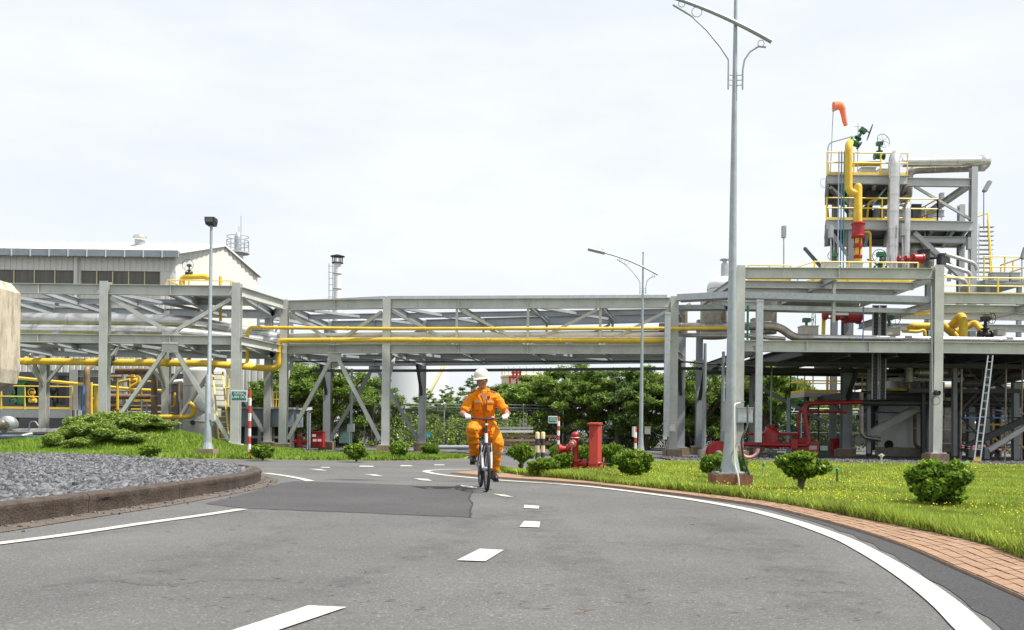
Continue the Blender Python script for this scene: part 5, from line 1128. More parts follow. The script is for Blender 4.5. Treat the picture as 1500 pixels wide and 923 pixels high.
solo('shade_backdrop', MB().bx(-30,-12.6,45,45.2,0,2.6), M_dsteel, 'dark low backdrop added for the shade behind the left pipework', 'wall')  # added dark backdrop, shade of the plant interior put into its colour
# grey vessel with ladder
vx = Wp(287,640,37)
gv = vessel('storage_vessel', 'large pale grey upright vessel behind the street lamp at left', (vx.x,38.2,.2), .95, Wp(287,545,38).z-.2, M_steel, .25, 2, M_steel)
part(gv, 'manway', MB().lathe([(.28,0),(.36,.02),(.36,.1),(.2,.12)], Wp(300,590,37.35), (.4,-1,0), 18), M_galv, smooth=True); part(gv, 'nozzle', MB().lathe([(.06,0),(.1,.02),(.1,.1),(.03,.1)], Wp(283,619,37.25), (0,-1,0), 12), M_dsteel)
yl = thing('yellow_ladder', 'tall yellow ladder right of the grey vessel', 'ladder', Wp(324,655,35.5))
la, lb_ = Wp(329,655,34.6), Wp(319,545,36.5)
for s in (-.2,.2): part(yl, 'stile', MB().bar(la+Vector((s,0,0)), lb_+Vector((s,0,0)), .06), M_yelr)
for k in range(14): c = la+(lb_-la)*(k+.5)/14; part(yl, 'rung', MB().bar(c-Vector((.2,0,0)), c+Vector((.2,0,0)), .035), M_yelr)
yc = thing('ladder_cage', 'yellow handrail frame left of the street name sign', 'railing', Wp(332,600,38)); railing(yc, [Wp(322,598,38), Wp(345,598,38)], 1.6, .35, r=.04); railing(yc, [Wp(322,555,38), Wp(338,555,38)], .5, .35, r=.03)
# grey blue valve skid
gs = thing('valve_skid', 'blue grey covered skid behind the street name sign', 'skid', Wp(380,655,37.5))
a, b = Wp(326,628,37), Wp(431,600,37)
part(gs, 'canopy', MB().bx(a.x, b.x, 36.8, 38.6, a.z+.1, b.z), M_gutter); part(gs, 'canopy_top', MB().bx(a.x-.1, b.x+.1, 36.6, 38.8, b.z+.001, b.z+.08), M_steelb)
for u in (328, 362, 381, 414, 428): x = Wp(u,640,37).x; part(gs, 'leg', MB().ib((x,37,0),(x,37,a.z+.1),.16,.16,up=(0,1,0)), M_steelb)
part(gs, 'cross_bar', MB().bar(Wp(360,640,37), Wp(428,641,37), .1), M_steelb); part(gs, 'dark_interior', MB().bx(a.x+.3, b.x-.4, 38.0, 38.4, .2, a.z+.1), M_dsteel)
yg = thing('ladder_cage', 'yellow flared ladder cage above the blue grey skid', 'ladder cage', Wp(398,598,38))
for k in range(6):
    t_ = k/5; part(yg, 'bar', MB().bar(Wp(390+t_*18,598,38), Wp(387+t_*23,574,38), .04), M_yelr)
for v, e in ((574,0),(585,1.4),(598,3)): part(yg, 'hoop', MB().bar(Wp(387+e,v,38), Wp(410-e,v,38), .05), M_yelr)
for u in (390, 401): part(yg, 'stile', MB().bar(Wp(u,652,36.9), Wp(u,598,37.9), .05), M_yelr)
# yellow loop and rail above the left rack
tl = thing('rack_top_platform', 'yellow railed platform on top of the left rack', 'platform', (-11,33,ZT))
za = ZT+.06; xr0, xr1 = Wp(250,420,33).x, Wp(342,420,33).x
part(tl, 'deck', MB().bx(xr0, xr1, 32.6, 34.6, ZT-.02, za), M_steelb); railing(tl, [(xr0,34.5,za),(xr0,32.7,za),(xr1,32.7,za),(xr1,34.5,za)], .5, .8, r=.02, toe=False)
pipe_thing('yellow_pipe', 'yellow pipe loop standing on the rack top platform', [Wp(267,424,33.5), Wp(266,406,33.5), Wp(300,405,33.5), Wp(306,408,33.5)], .105, M_yel, 12, .3, grp='yellow pipes')
pipe_thing('yellow_pipe', 'low yellow pipe right of the lamp head on the rack top', [Wp(304,421,33.5), Wp(335,421,33.5)], .07, M_yel, 10, grp='yellow pipes')
pipe_thing('yellow_pipe', 'upright yellow twin pipe below the rack top platform', [Wp(323,405,34), Wp(323,470,34)], .06, M_yel, 8, grp='yellow pipes')
valve('small dark valve with wheel on the yellow loop of the rack top', Wp(277,404,33.5), .42, M_dsteel, (0,-1,0), wr=.5)
# ================================================================ FAR BACKGROUND STRUCTURES
tk = thing('storage_tank', 'huge white storage tank with spiral stair far behind the cyclist', 'tank', (Wp(600,600,160).x,160,0))
tr = (Wp(655,600,160).x-Wp(543,600,160).x)/2; tz = Wp(600,523,160).z
M_tank = mat('white_tank_paint', (.66,.69,.70), .5, 0, .04, .1, dirt=.1, dirtcol=(.5,.45,.4))
part(tk, 'shell', MB().lathe([(tr,0),(tr,tz),(tr*.5,tz+.6),(.1,tz+1.0)], tk.location, n=64), M_tank, smooth=True)
stp = [Vector(tk.location)+Vector(((tr+.4)*math.sin(a), -(tr+.4)*math.cos(a), zf*tz)) for a, zf in [(.35+k*.1, .35+k*.075) for k in range(9)]]
part(tk, 'spiral_stair', MB().sweep(stp, .35, 5), M_cream)
t2 = thing('cream_tank', 'cream tank with roof handrail behind the trees', 'tank', (Wp(775,600,130).x,130,0))
r2 = (Wp(815,600,130).x-Wp(733,600,130).x)/2; z2 = Wp(775,551,130).z
part(t2, 'shell', MB().lathe([(r2,0),(r2,z2),(r2*.9,z2+.2),(.1,z2+.4)], t2.location, n=40), mat('cream_tank_paint', (.62,.56,.42), .6), smooth=True)
part(t2, 'top_band', MB().lathe([(r2+.05,z2-.4),(r2+.15,z2-.35),(r2+.15,z2-.1),(r2+.05,z2)], t2.location, n=40), M_cream)
for k in range(26): a = k*2*math.pi/26; part(t2, 'rail_post', MB().bar(Vector(t2.location)+Vector((r2*math.cos(a),r2*math.sin(a),z2)), Vector(t2.location)+Vector((r2*math.cos(a),r2*math.sin(a),z2+1.1)), .09), M_cream)
rf = thing('red_manifold', 'red pipe frame standing above the trees at the cream tank', 'pipe frame', Wp(757,580,115))
for (u0,v0,u1,v1) in ((745,552,768,552),(747,553,747,578),(757,540,757,600),(752,542,752,556),(762,541,762,556),(749,546,764,546)):
    part(rf, 'pipe', MB().sweep([Wp(u0,v0,115), Wp(u1,v1,115)], .14, 8), M_red)
cb = thing('crane_boom', 'thin red lattice crane boom tip above the trees', 'crane', Wp(866,570,200))
for du in (-3, 3):
    part(cb, 'chord', MB().bar(Wp(866+du,575,200), Wp(857+du*.5,530,200), .16), M_red)
for k in range(8): part(cb, 'lacing', MB().bar(Wp(863-k*1.1,575-k*5.6,200), Wp(869-k*1.5,570-k*5.6,200), .1), M_red)
sk2 = thing('vent_stack', 'white chimney stack with cap and caged ladder behind the rack', 'chimney', (Wp(493,500,70).x,70,0))
zs = lambda v: Wp(493,v,70).z
part(sk2, 'shaft', MB().lathe([(.28,0),(.28,zs(386))], (sk2.location.x,70,0), n=18), M_white, smooth=True)
for v in (500,460,424,402): part(sk2, 'flange', MB().lathe([(.28,0),(.34,.02),(.34,.07),(.28,.09)], (sk2.location.x,70,zs(v)), n=18), M_galv)
part(sk2, 'collar', MB().lathe([(.28,0),(.46,.02),(.46,.07),(.28,.09)], (sk2.location.x,70,zs(386)), n=18), M_dsteel); 
for k in range(6): a = k*math.pi/3; part(sk2, 'cap_post', MB().bar((sk2.location.x+.36*math.cos(a),70+.36*math.sin(a),zs(386)), (sk2.location.x+.4*math.cos(a),70+.4*math.sin(a),zs(376)), .07), M_dsteel)
part(sk2, 'cap', MB().lathe([(.58,0),(.58,.03),(.1,.18)], (sk2.location.x,70,zs(376)), n=18), M_dsteel)
for u in (482, 487.5): part(sk2, 'ladder_stile', MB().bar(Wp(u,520,70), Wp(u,386,70), .05), M_galv)
for k in range(14): part(sk2, 'ladder_hoop', MB().bar(Wp(481,390+k*9,70), Wp(490,390+k*9,70), .035), M_galv)
vt2 = thing('vent_tower', 'slim pale tower head with rails behind the building gable', 'tower', (Wp(348,370,80).x,80,0))
part(vt2, 'shaft', MB().lathe([(.5,0),(.5,Wp(348,371,80).z)], (vt2.location.x,80,0), n=16), M_galv)
part(vt2, 'platform', MB().lathe([(.5,0),(1.05,.02),(1.05,.15),(.5,.17)], (vt2.location.x,80,Wp(348,372,80).z), n=16), M_steel)
part(vt2, 'upper_body', MB().lathe([(.3,0),(.3,1.5),(.1,1.9)], (vt2.location.x,80,Wp(348,371,80).z), n=12), M_galv)
for k in range(10): a = k*2*math.pi/10; part(vt2, 'rail_post', MB().bar((vt2.location.x+1.0*math.cos(a),80+1.0*math.sin(a),Wp(348,371,80).z),(vt2.location.x+1.0*math.cos(a),80+1.0*math.sin(a),Wp(348,371,80).z+1.1),.06), M_galv)
for v in (347, 353, 360): part(vt2, 'ring_rail', MB().torus((vt2.location.x,80,Wp(348,v,80).z), (0,0,1), .95, .035, 20, 4), M_galv)
for u, v in ((350,332),(353,316),(344,346)): part(vt2, 'antenna', MB().sweep([Wp(u,372,80), Wp(u,v,80)], .035, 5), M_galv)
ft = thing('far_process_frame', 'distant grey process frame seen between building and rack', 'process frame', (Wp(400,600,75).x,75,0))
for u in (378, 396, 412, 428): part(ft, 'column', MB().bar(Wp(u,640,75), Wp(u,462,75), .22), M_steelb)
for v in (466, 474, 500, 540, 568): part(ft, 'beam', MB().bar(Wp(374,v,75), Wp(428,v+1,75), .2), M_steelb)
part(ft, 'vessel', MB().lathe([(.6,0),(.6,4),(.1,4.5)], Wp(404,600,76), n=14), M_galv); railing(ft, [Wp(374,466,75), Wp(428,467,75)], 1.0, .6, M_galv, .03)
for k, (u0, v0, u1, v1) in enumerate(((375,500,395,540),(412,470,396,500),(380,545,412,568))): part(ft, 'brace', MB().bar(Wp(u0,v0,75), Wp(u1,v1,75), .12), M_aluold)
w2 = thing('wind_sock', 'tiny far orange wind sock seen through the rack left of the chimney', 'wind sock', Wp(464,520,90))
part(w2, 'pole', MB().sweep([Wp(464,540,90), Wp(464,478,90)], .04, 5), M_galv); part(w2, 'sock', MB().sweep([Wp(463,476,90), Wp(459,473,90), Wp(460,480,90)], [.28,.22,.12], 8), M_sock)
# monument block at the left edge, on the kerbed island
mo = thing('concrete_monument', 'stained cream concrete block jutting in at the left edge', 'monument', (-10.32,14,.15))
mc = Vector((-10.32,14,0)); zb, ztp = Wp(20,585,14).z, Wp(20,402,14).z
def octo(r, z): return [(mc.x+r*math.cos(R(22.5+45*k)), mc.y+r*math.sin(R(22.5+45*k)), z) for k in range(8)]
mb = MB(); lv = [(.9,zb-.2),(1.7,zb+.0),(2.2,zb+.28),(2.24,zb+.5),(2.24,ztp-.18),(2.1,ztp-.02),(2.0,ztp)]
vs = [p for r_, z in lv for p in octo(r_, z)]; mb.add(vs, [(i*8+k, i*8+(k+1)%8, (i+1)*8+(k+1)%8, (i+1)*8+k) for i in range(len(lv)-1) for k in range(8)]+[tuple(range(7,-1,-1)), tuple(range(len(vs)-8, len(vs)))])
part(mo, 'basin', mb, M_monu); part(mo, 'pedestal', MB().lathe([(1.1,.0),(.9,.3),(.8,zb-.1)], mc+Vector((0,0,.1)), n=16), M_monu)
part(mo, 'roof_slab', MB().add(octo(1.95,ztp+.005)+octo(.5,ztp+.55), [(k,(k+1)%8,8+(k+1)%8,8+k) for k in range(8)]+[tuple(range(8,16))]), M_steelb)
# boundary fence
fe = thing('boundary_fence', 'long dark mesh fence with posts along the trees', 'fence', (0,47,0))
xs_ = np.arange(-12, 30.1, 2.1)
for x in xs_: part(fe, 'post', MB().sweep([(x,47,0),(x,47,2.0),(x,46.75,2.3)], .035, 6), M_galv)
for z in (.08, 1.0, 2.0): part(fe, 'rail', MB().sweep([(-12,47,z),(30,47,z)], .03, 6), M_dsteel)
for z in (2.12, 2.28): part(fe, 'wire', MB().sweep([(-12,46.86-(z-2.12)*.5,z),(30,46.86-(z-2.12)*.5,z)], .01, 4), M_galv)
n_ = 420; V = []; Fq = []
X = np.linspace(-12, 30, n_)
for dx in (-1.9, 1.9):
    for x in X: 
        i = len(V); x1 = x+dx
        V += [(x-.006,47.02,.08),(x+.006,47.02,.08),(x1+.006,47.02,1.98),(x1-.006,47.02,1.98)]; Fq.append((i,i+1,i+2,i+3))
me_ = part(fe, 'wire_mesh', MB().add(V, Fq), M_dsteel); me_['kind'] = 'stuff'
# stacked pipe store behind the road
ps = thing('pipe_store', 'open steel shelf of stored pipes beyond the road right of the cyclist', 'pipe store', Wp(765,655,43))
for u in (762, 767, 771, 742): part(ps, 'post', MB().bar(Wp(u,660,43), Wp(u,614,43), .07), M_aluold)
for (u0,u1,v,m_) in ((728,781,627,M_galv),(728,781,632,M_white),(730,815,639,M_rustblock),(730,790,645,M_aluold),(730,808,650,M_rustblock),(730,785,655,M_aluold)):
    part(ps, 'stored_beam', MB().bar(Wp(u0,v,43), Wp(u1,v,43), .3, .11), m_)
for (u0,u1,v) in ((600,690,660),(640,720,655)):
    solo('stored_pipe', MB().sweep([Wp(u0,v,42), Wp(u1,v,42)], .09, 8), M_galv, ['near','far'][v < 658]+' grey pipe lying on the ground behind the shrubs at the road bend', 'pipe', 'stored pipes')
# little things by the far rack footing
cabinet('red fire cabinet with white notices behind the left rack footing', 455, 633, 473, 655, 38.5, M_red, .5, 'fire_cabinet', cat='cabinet')
fc = bpy.data.objects['fire_cabinet']
for u, v in ((460,638),(461,645),(468,645)): part(fc, 'notice', MB().box(Wp(u,v,38.46), (.16,.01,.1)), M_white)
cabinet('green transformer cabinet at the fence left of the road', 496, 628, 512, 650, 45, mat('pale_green_cabinet', (.16,.27,.24), .5), .6, 'transformer_cabinet', cat='cabinet')
for k, (u, v0, v1, Y, lb) in enumerate(((514,657,540,36.5,'thin lamp pole with grey box left of the main rack column'),(453,655,600,38,'short pole with camera between the rack braces'),(450,655,603,38.3,'short cable ladder pole beside the camera pole'))):
    a, b = Wp(u,v0,Y), Wp(u,v1,Y); a.z = 0; b.x = a.x
    t_ = thing('steel_pole', lb, 'pole', a, 'slim steel poles'); part(t_, 'shaft', MB().sweep([a, b], .05, 8), M_lamp)
    if k == 0: part(t_, 'box', MB().box(Wp(514,627,36.3), (.28,.2,.32)), M_steelb)
    if k == 1: part(t_, 'camera', MB().bar(b+Vector((-.2,-.1,0)), b+Vector((.1,0,.05)), .12), M_white)

# denser pipework behind the left rack
OR = ['first','second','third','fourth','fifth','sixth','seventh','eighth','ninth','tenth','eleventh','twelfth','thirteenth','fourteenth','fifteenth','sixteenth']
for k, (pts, r_, m_, y) in enumerate((([(150,552),(205,552),(205,575)],.08,M_brownp,39),([(158,560),(158,622)],.06,M_galv,37.5),([(172,600),(172,560),(190,556)],.06,M_yel,37.6),([(208,628),(208,586)],.05,M_galv,36.8),([(215,628),(215,590)],.04,M_galv,36.9),([(183,626),(183,548)],.12,M_steelb,39),([(192,566),(204,560),(204,552)],.07,M_yel,38),([(132,590),(150,590),(150,560),(165,556)],.07,M_brownp,38.4),([(160,572),(250,574)],.045,M_galv,38.8),([(228,606),(262,606),(262,560)],.06,M_brownp,39),([(240,600),(256,596),(256,575)],.05,M_yel,38.6),([(265,640),(265,585)],.06,M_galv,37),([(130,604),(240,604)],.05,M_galv,39.5),([(112,612),(160,614)],.07,M_aluold,38.2),([(250,560),(268,558)],.09,M_white,40),([(134,560),(134,620)],.05,M_yelr,37.4))):
    pipe_thing('process_pipe', place('small pipe behind left rack', 'left', pts[0][0], pts[0][1]), [Wp(u,v,y) for u,v in pts], r_, m_, 8, .18, grp='small pipes behind the left rack')
for k, (u, v, s_, m_) in enumerate(((196,560,.5,M_yel),(150,590,.45,M_galv),(170,606,.45,M_yel),(240,594,.4,M_dsteel),(18,590,.5,M_green),(48,590,.5,M_yel))):
    valve(place('small valve behind left rack', 'left', u, v), Wp(u,v,38.3 if u > 100 else 39.5), s_, m_, (.2,-1,0), wr=.3, grp='small valves behind the left rack')
# ================================================================ VEGETATION
M_leafA = mat('glossy_shrub_leaf', (.12,.21,.022), .5, 0, .3, 6, island=.6, trans=.3, spec=.3)
M_leafY = mat('young_shrub_leaf', (.27,.38,.04), .45, 0, .2, 6, island=.4, trans=.35, spec=.3)
M_leafB = mat('tree_leaf', (.19,.29,.05), .5, 0, .3, .55, island=.5, trans=.42)
M_leafC = mat('tree_leaf_bluish', (.155,.245,.06), .5, 0, .3, .6, island=.45, trans=.42)
M_leafD = mat('mound_shrub_leaf', (.25,.35,.07), .5, 0, .3, 1.5, island=.45, trans=.3)
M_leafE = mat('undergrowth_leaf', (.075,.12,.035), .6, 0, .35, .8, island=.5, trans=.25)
M_bark = mat('grey_brown_bark', (.13,.10,.075), .9, 0, .25, 8, bump=.4, bscale=25)
def leaves(lobes, n, size, rng, asp=.5, upb=.35, shell=.55, squash=None):
    """lobes: (k,4) centre+radius -> V (4n,3), F (n,4): folded diamond leaves"""
    lob = np.asarray(lobes, float); wts = lob[:,3]**2; idx = rng.choice(len(lob), n, p=wts/wts.sum())
    d = rng.normal(size=(n,3)); d /= np.linalg.norm(d, axis=1)[:,None]
    rad = lob[idx,3]*(shell+(1-shell)*rng.random(n))**.8
    rad *= 1+.18*np.sin(d[:,0]*5+idx)*np.sin(d[:,1]*4+d[:,2]*5)
    sq = np.ones(3) if squash is None else np.asarray(squash)
    p = lob[idx,:3] + d*rad[:,None]*sq
    ax = d*.8 + rng.normal(size=(n,3))*.65; ax[:,2] += upb; ax /= np.linalg.norm(ax, axis=1)[:,None]
    s_ = np.cross(ax, rng.normal(size=(n,3))); s_ /= np.linalg.norm(s_, axis=1)[:,None]+1e-9
    nn = np.cross(ax, s_); L0 = size*rng.uniform(.6,1.3,n)[:,None]
    V = np.empty((n,4,3)); V[:,0] = p - ax*L0*.5; V[:,1] = p + s_*L0*asp*.5 + nn*L0*.1; V[:,2] = p + ax*L0*.5; V[:,3] = p - s_*L0*asp*.5 + nn*L0*.1
    return V.reshape(-1,3), np.arange(4*n).reshape(n,4)
def shrub_proto(name, n, size, seed, mt, stem=True, lob_n=26, cone=.0, leafasp=.5):
    rng = np.random.default_rng(seed); t_ = thing(name, 'x', 'shrub', (0,0,0))
    L_ = [(0,0,.52,.34)] if cone < .5 else [(0,0,.66,.27),(0,0,.45,.13),(.05,0,.2,.07)]
    for k in range(lob_n):
        d = rng.normal(size=3); d /= np.linalg.norm(d); d[2] = d[2]*.85
        r_ = rng.uniform(.12,.2) if cone > .5 else rng.uniform(.08,.21); z = .55+d[2]*.34*rng.uniform(.8,1.2)
        if cone > .5: z = .68+d[2]*.22
        f = 1-cone*max(0,(.75-z))/.5
        L_.append((d[0]*.38*f*rng.uniform(.65,1.25), d[1]*.38*f*rng.uniform(.65,1.25), z, r_))
    V, Fq = leaves(L_, n, size, rng, leafasp, .45)
    V[:,2] = np.maximum(V[:,2], .02)
    raw('foliage', V, Fq, mt, t_)
    if stem:
        tips = []
        for k in range(110):
            d = rng.normal(size=3); d /= np.linalg.norm(d); d[2] = abs(d[2])*.9+.05; lb_ = L_[rng.integers(1, len(L_))]; tips.append((lb_[0]+d[0]*lb_[3]*.95, lb_[1]+d[1]*lb_[3]*.95, lb_[2]+d[2]*lb_[3]*.95, .035))
        V, Fq = leaves(tips, n//5, size*1.0, rng, leafasp, .9); V[:,2] = np.maximum(V[:,2], .03); raw('young_leaves', V, Fq, M_leafY, t_)
    mb = MB()
    for k in range(6 if stem else 3):
        a = rng.uniform(0, 6.28); e = (math.cos(a)*.28, math.sin(a)*.28, .7)
        mb.sweep([(math.cos(a)*.02,math.sin(a)*.02,-.05), (math.cos(a)*.05,math.sin(a)*.05,.25), e], [.03,.022,.008], 5)
    part(t_, 'stem', mb, M_bark)
    return t_
def put(proto, used, loc, sx, sz, rz, label, group, cat='shrub', name=None):
    if proto.name not in used: o = proto; used.add(proto.name)
    else: o = copy_tree(proto)
    o.location = loc; o.scale = (sx, sx, sz); o.rotation_euler = (0,0,rz); tag(o, label, cat, group); return o
used = set()
protoN = [shrub_proto('clipped_shrub', 5600, .11, 31, M_leafA, True, 38, .0, .55), shrub_proto('clipped_shrub', 4600, .11, 32, M_leafA, True, 34, .75, .55), shrub_proto('clipped_shrub', 3600, .11, 33, M_leafA, True, 32, .3, .55)]
GS = 'clipped round shrubs along the road'
def shrub(u, v, wpx, hpx, pi, rz, label):
    p = Gp(u, v, .04); Y = p.y; sx = wpx/FPX*Y/1.06; sz = hpx/FPX*Y/1.02
    put(protoN[pi], used, (p.x, p.y+.0, .04), sx, sz, rz, label, GS)
shrub(1375,743,95,76,0,.4,'largest round clipped shrub at the right of the lawn')
shrub(1173,722,78,60,1,1.2,'open vase shaped shrub with bare stem right of the tall lamp')
shrub(1044,704,42,44,2,2.0,'clipped shrub half hidden left behind the tall lamp foot')
shrub(1080,702,34,40,2,.3,'clipped shrub half hidden right behind the tall lamp foot')
shrub(928,700,56,46,0,3.1,'round clipped shrub right of the red cabinet')
shrub(893,688,40,42,2,1.1,'taller shrub directly behind the right side of the red cabinet')
shrub(858,682,30,34,2,4.1,'shrub seen between the hydrant and the red cabinet')
shrub(822,686,36,36,2,5.0,'shrub just behind the hydrant outlet and bollards')
shrub(764,691,42,41,1,2.4,'vase shaped shrub at the lawn tip beside the cyclist')
shrub(793,697,48,29,0,5.3,'low spreading shrub in front of the striped bollards')
shrub(824,689.5,34,28,2,.9,'small shrub tucked at the left of the hydrant foot')
shrub(219,671,30,21,0,.2,'lone small shrub in front of the grassy mound')
shrub(385,673,36,24,0,1.9,'clipped shrub beside the striped street name post')
shrub(522,675,34,27,0,2.8,'leftmost of the three shrubs below the main rack columns')
shrub(583,672,32,27,2,3.7,'middle of the three shrubs below the main rack columns')
shrub(630,670,27,23,0,4.6,'rightmost of the three shrubs below the main rack columns')
mp_ = [shrub_proto('mound_shrub', 5200, .12, 41, M_leafD, False, 22, 0, .28), shrub_proto('mound_shrub', 5200, .11, 42, M_leafD, False, 24, .2, .3)]
random.seed(8)
mlist = [(76,660,30,24,27.2,'outermost left pale shrub at the foot of the mound'),(100,655,46,26,27.8,'second pale shrub from the left on the mound'),(122,652,60,30,27.9,'broad shrub left of centre on the mound slope'),(150,652,64,32,27.6,'front shrub in the middle of the mound slope'),(148,640,64,28,29.0,'upper shrub in the middle of the mound'),(178,644,64,30,28.5,'dense shrub near the mound crest'),(202,636,64,26,29.2,'rounded shrub on the mound crest right part'),(230,636,54,18,29.5,'low shrub at the right end of the mound crest'),(176,630,72,24,30.2,'rearmost shrub behind the mound crest'),(126,640,60,26,29.6,'rear shrub left of the mound crest'),(112,664,40,18,26.9,'lowest front shrub at the left foot of the mound'),(190,652,50,20,27.7,'low front shrub right of centre on the mound slope')]
for k, (u, v, wpx, hpx, Y, lb) in enumerate(mlist):
    p = Wp(u, v, Y); z = float(verge_z(p.x, Y))-.03
    put(mp_[k % 2], used, (p.x, Y, z), wpx/FPX*Y/.95, hpx/FPX*Y/.98, k*1.3, lb, 'loose shrubs on the mound')

# ---- trees
def tree_proto(name, seed, mt, H=5., W_=2.0, nl=34, n=9000, size=.2, conical=False, asp=.32):
    rng = np.random.default_rng(seed); t_ = thing(name, 'x', 'tree', (0,0,0)); lob = []; tips = []
    for k in range(nl):
        if conical:
            f = (k+.5)/nl; z = H*(.22+.76*f); rr = W_*(1-f)**.8*rng.uniform(.25,1.0)+.05; a = rng.uniform(0,6.28); lob.append((rr*math.cos(a), rr*math.sin(a), z-.1*rr, .34*(1.15-f)))
        else:
            d = rng.normal(size=3); d /= np.linalg.norm(d); d[2] = abs(d[2]) if rng.random() < .62 else d[2]
            s = rng.uniform(.45,1.0); z = H*.5+d[2]*s*H*.43; lob.append((d[0]*s*W_*.9, d[1]*s*W_*.9, max(.5,z), rng.uniform(.25,.62)*W_*.30))
    V, Fq = leaves(lob, n, size, rng, asp, .0, .12, (1.25,1.25,.85))
    raw('crown', V, Fq, mt, t_)
    mb = MB().sweep([(0,0,-.1),(.05,0,H*.25),(-.04,.05,H*.5),(.03,0,H*.85)], [.14,.11,.08,.02], 7)
    tr_ = part(t_, 'trunk', mb, M_bark)
    for k in range(0, nl, 6):
        x, y, z, r_ = lob[k]; part(tr_, 'limb', MB().sweep([(0,0,max(.4,z*.45)), (x*.5,y*.5,z*.72), (x,y,z)], [.06,.04,.012], 5), M_bark)
    return t_
TA = tree_proto('broadleaf_tree', 51, M_leafB, 5, 2.1, 105, 22000, .17); TB = tree_proto('broadleaf_tree', 52, M_leafB, 5, 2.0, 95, 21000, .18); TC = tree_proto('broadleaf_tree', 53, M_leafC, 5, 1.9, 100, 21000, .17)
TD = tree_proto('feathery_tree', 54, M_leafC, 5, 2.2, 70, 15000, .2, True, .22)
TR = [(430,44,538,115,0,'broad bushy tree behind the red fire cabinet'),(485,43,531,105,1,'tall dense tree between the rack braces at left'),(545,47,552,90,2,'rounded tree left of the main rack column'),(398,49,556,80,2,'tree behind the yellow flared ladder cage'),
 (578,60,588,70,3,'feathery tree just left of the main rack column'),(622,60,582,66,3,'feathery tree right behind the main rack column'),(655,66,578,62,3,'feathery tree between rack column and cyclist'),(694,62,566,84,3,'feathery tree behind the helmet of the cyclist'),
 (742,56,562,86,2,'tree directly right of the cyclist'),(778,50,556,100,1,'tree below the cream tank'),(826,48,541,108,0,'tallest tree left of the crane boom'),(866,47,548,104,1,'bright tree below the crane boom'),(905,46,540,112,2,'tall tree left of the far street lamp'),(946,46,546,100,0,'tree behind the far street lamp post'),(985,47,552,96,1,'tree behind the column right of the road'),
 (1030,45,536,92,0,'tree between the slim pole and the tall street lamp'),(1072,47,548,90,2,'tree behind the tall street lamp'),(1118,46,532,104,1,'tree above the red deluge tank'),(1155,50,548,84,2,'tree behind the yellow access platform'),(1225,52,580,96,0,'tree seen under the right rack beside the ladder'),(1275,53,590,90,1,'tree seen left of the white vessel skirt'),(1345,56,600,90,2,'tree glimpsed right of the white vessel skirt'),(1420,56,604,90,0,'tree glimpsed behind the scaffold'),
 (800,54,566,90,2,'darker tree in the row left of the tallest one'),(1008,49,560,80,2,'darker tree behind the rack column pair'),(460,50,560,100,0,'rear tree filling the gap behind the red fire cabinet')]
GT = 'trees along the boundary fence'; used_t = set()
for k, (u, Y, vt_, wpx, pi, lb) in enumerate(TR):
    p = Wp(u, 640, Y); h = Wp(u, vt_, Y).z; pr = [TA,TB,TC,TD][pi]
    put(pr, used_t, (p.x, Y, 0), wpx/FPX*Y/(3.1 if pi < 3 else 2.2), h/(4.35 if pi < 3 else 4.1), k*1.7, lb, GT, 'tree')
def mass(name, label, n, size, seed, mt, x0, x1, y0, y1, h0, h1, cat='undergrowth', asp=.5):
    rng = np.random.default_rng(seed); m_ = int((x1-x0)*1.2); lob = []
    for k in range(m_):
        x = x0+(x1-x0)*(k+rng.random())/m_; y = rng.uniform(y0,y1); h = rng.uniform(h0,h1); r_ = h*rng.uniform(.4,.55); lob.append((x,y,h-r_,r_)); lob.append((x+rng.uniform(-1,1),y,r_*.6,r_*.8))
    V, Fq = leaves(lob, n, size, rng, asp, .1, .3); V[:,2] = np.maximum(V[:,2], 0)
    o = raw(name, V, Fq, mt); return tag(o, label, cat, kind='stuff')
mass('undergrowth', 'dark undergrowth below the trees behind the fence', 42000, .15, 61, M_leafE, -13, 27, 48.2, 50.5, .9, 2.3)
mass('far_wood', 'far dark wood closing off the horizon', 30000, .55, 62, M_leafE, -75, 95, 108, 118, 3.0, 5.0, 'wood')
mass('creeper', 'tangled creeper hanging over the fence top behind the cyclist', 7000, .13, 63, M_leafD, -7, 2.2, 46.6, 47.3, 1.7, 2.25, 'creeper')
mass('weeds', 'weeds along the foot of the boundary fence', 5000, .16, 64, M_leafD, -12, 8, 46, 46.9, .25, .6, 'weeds')
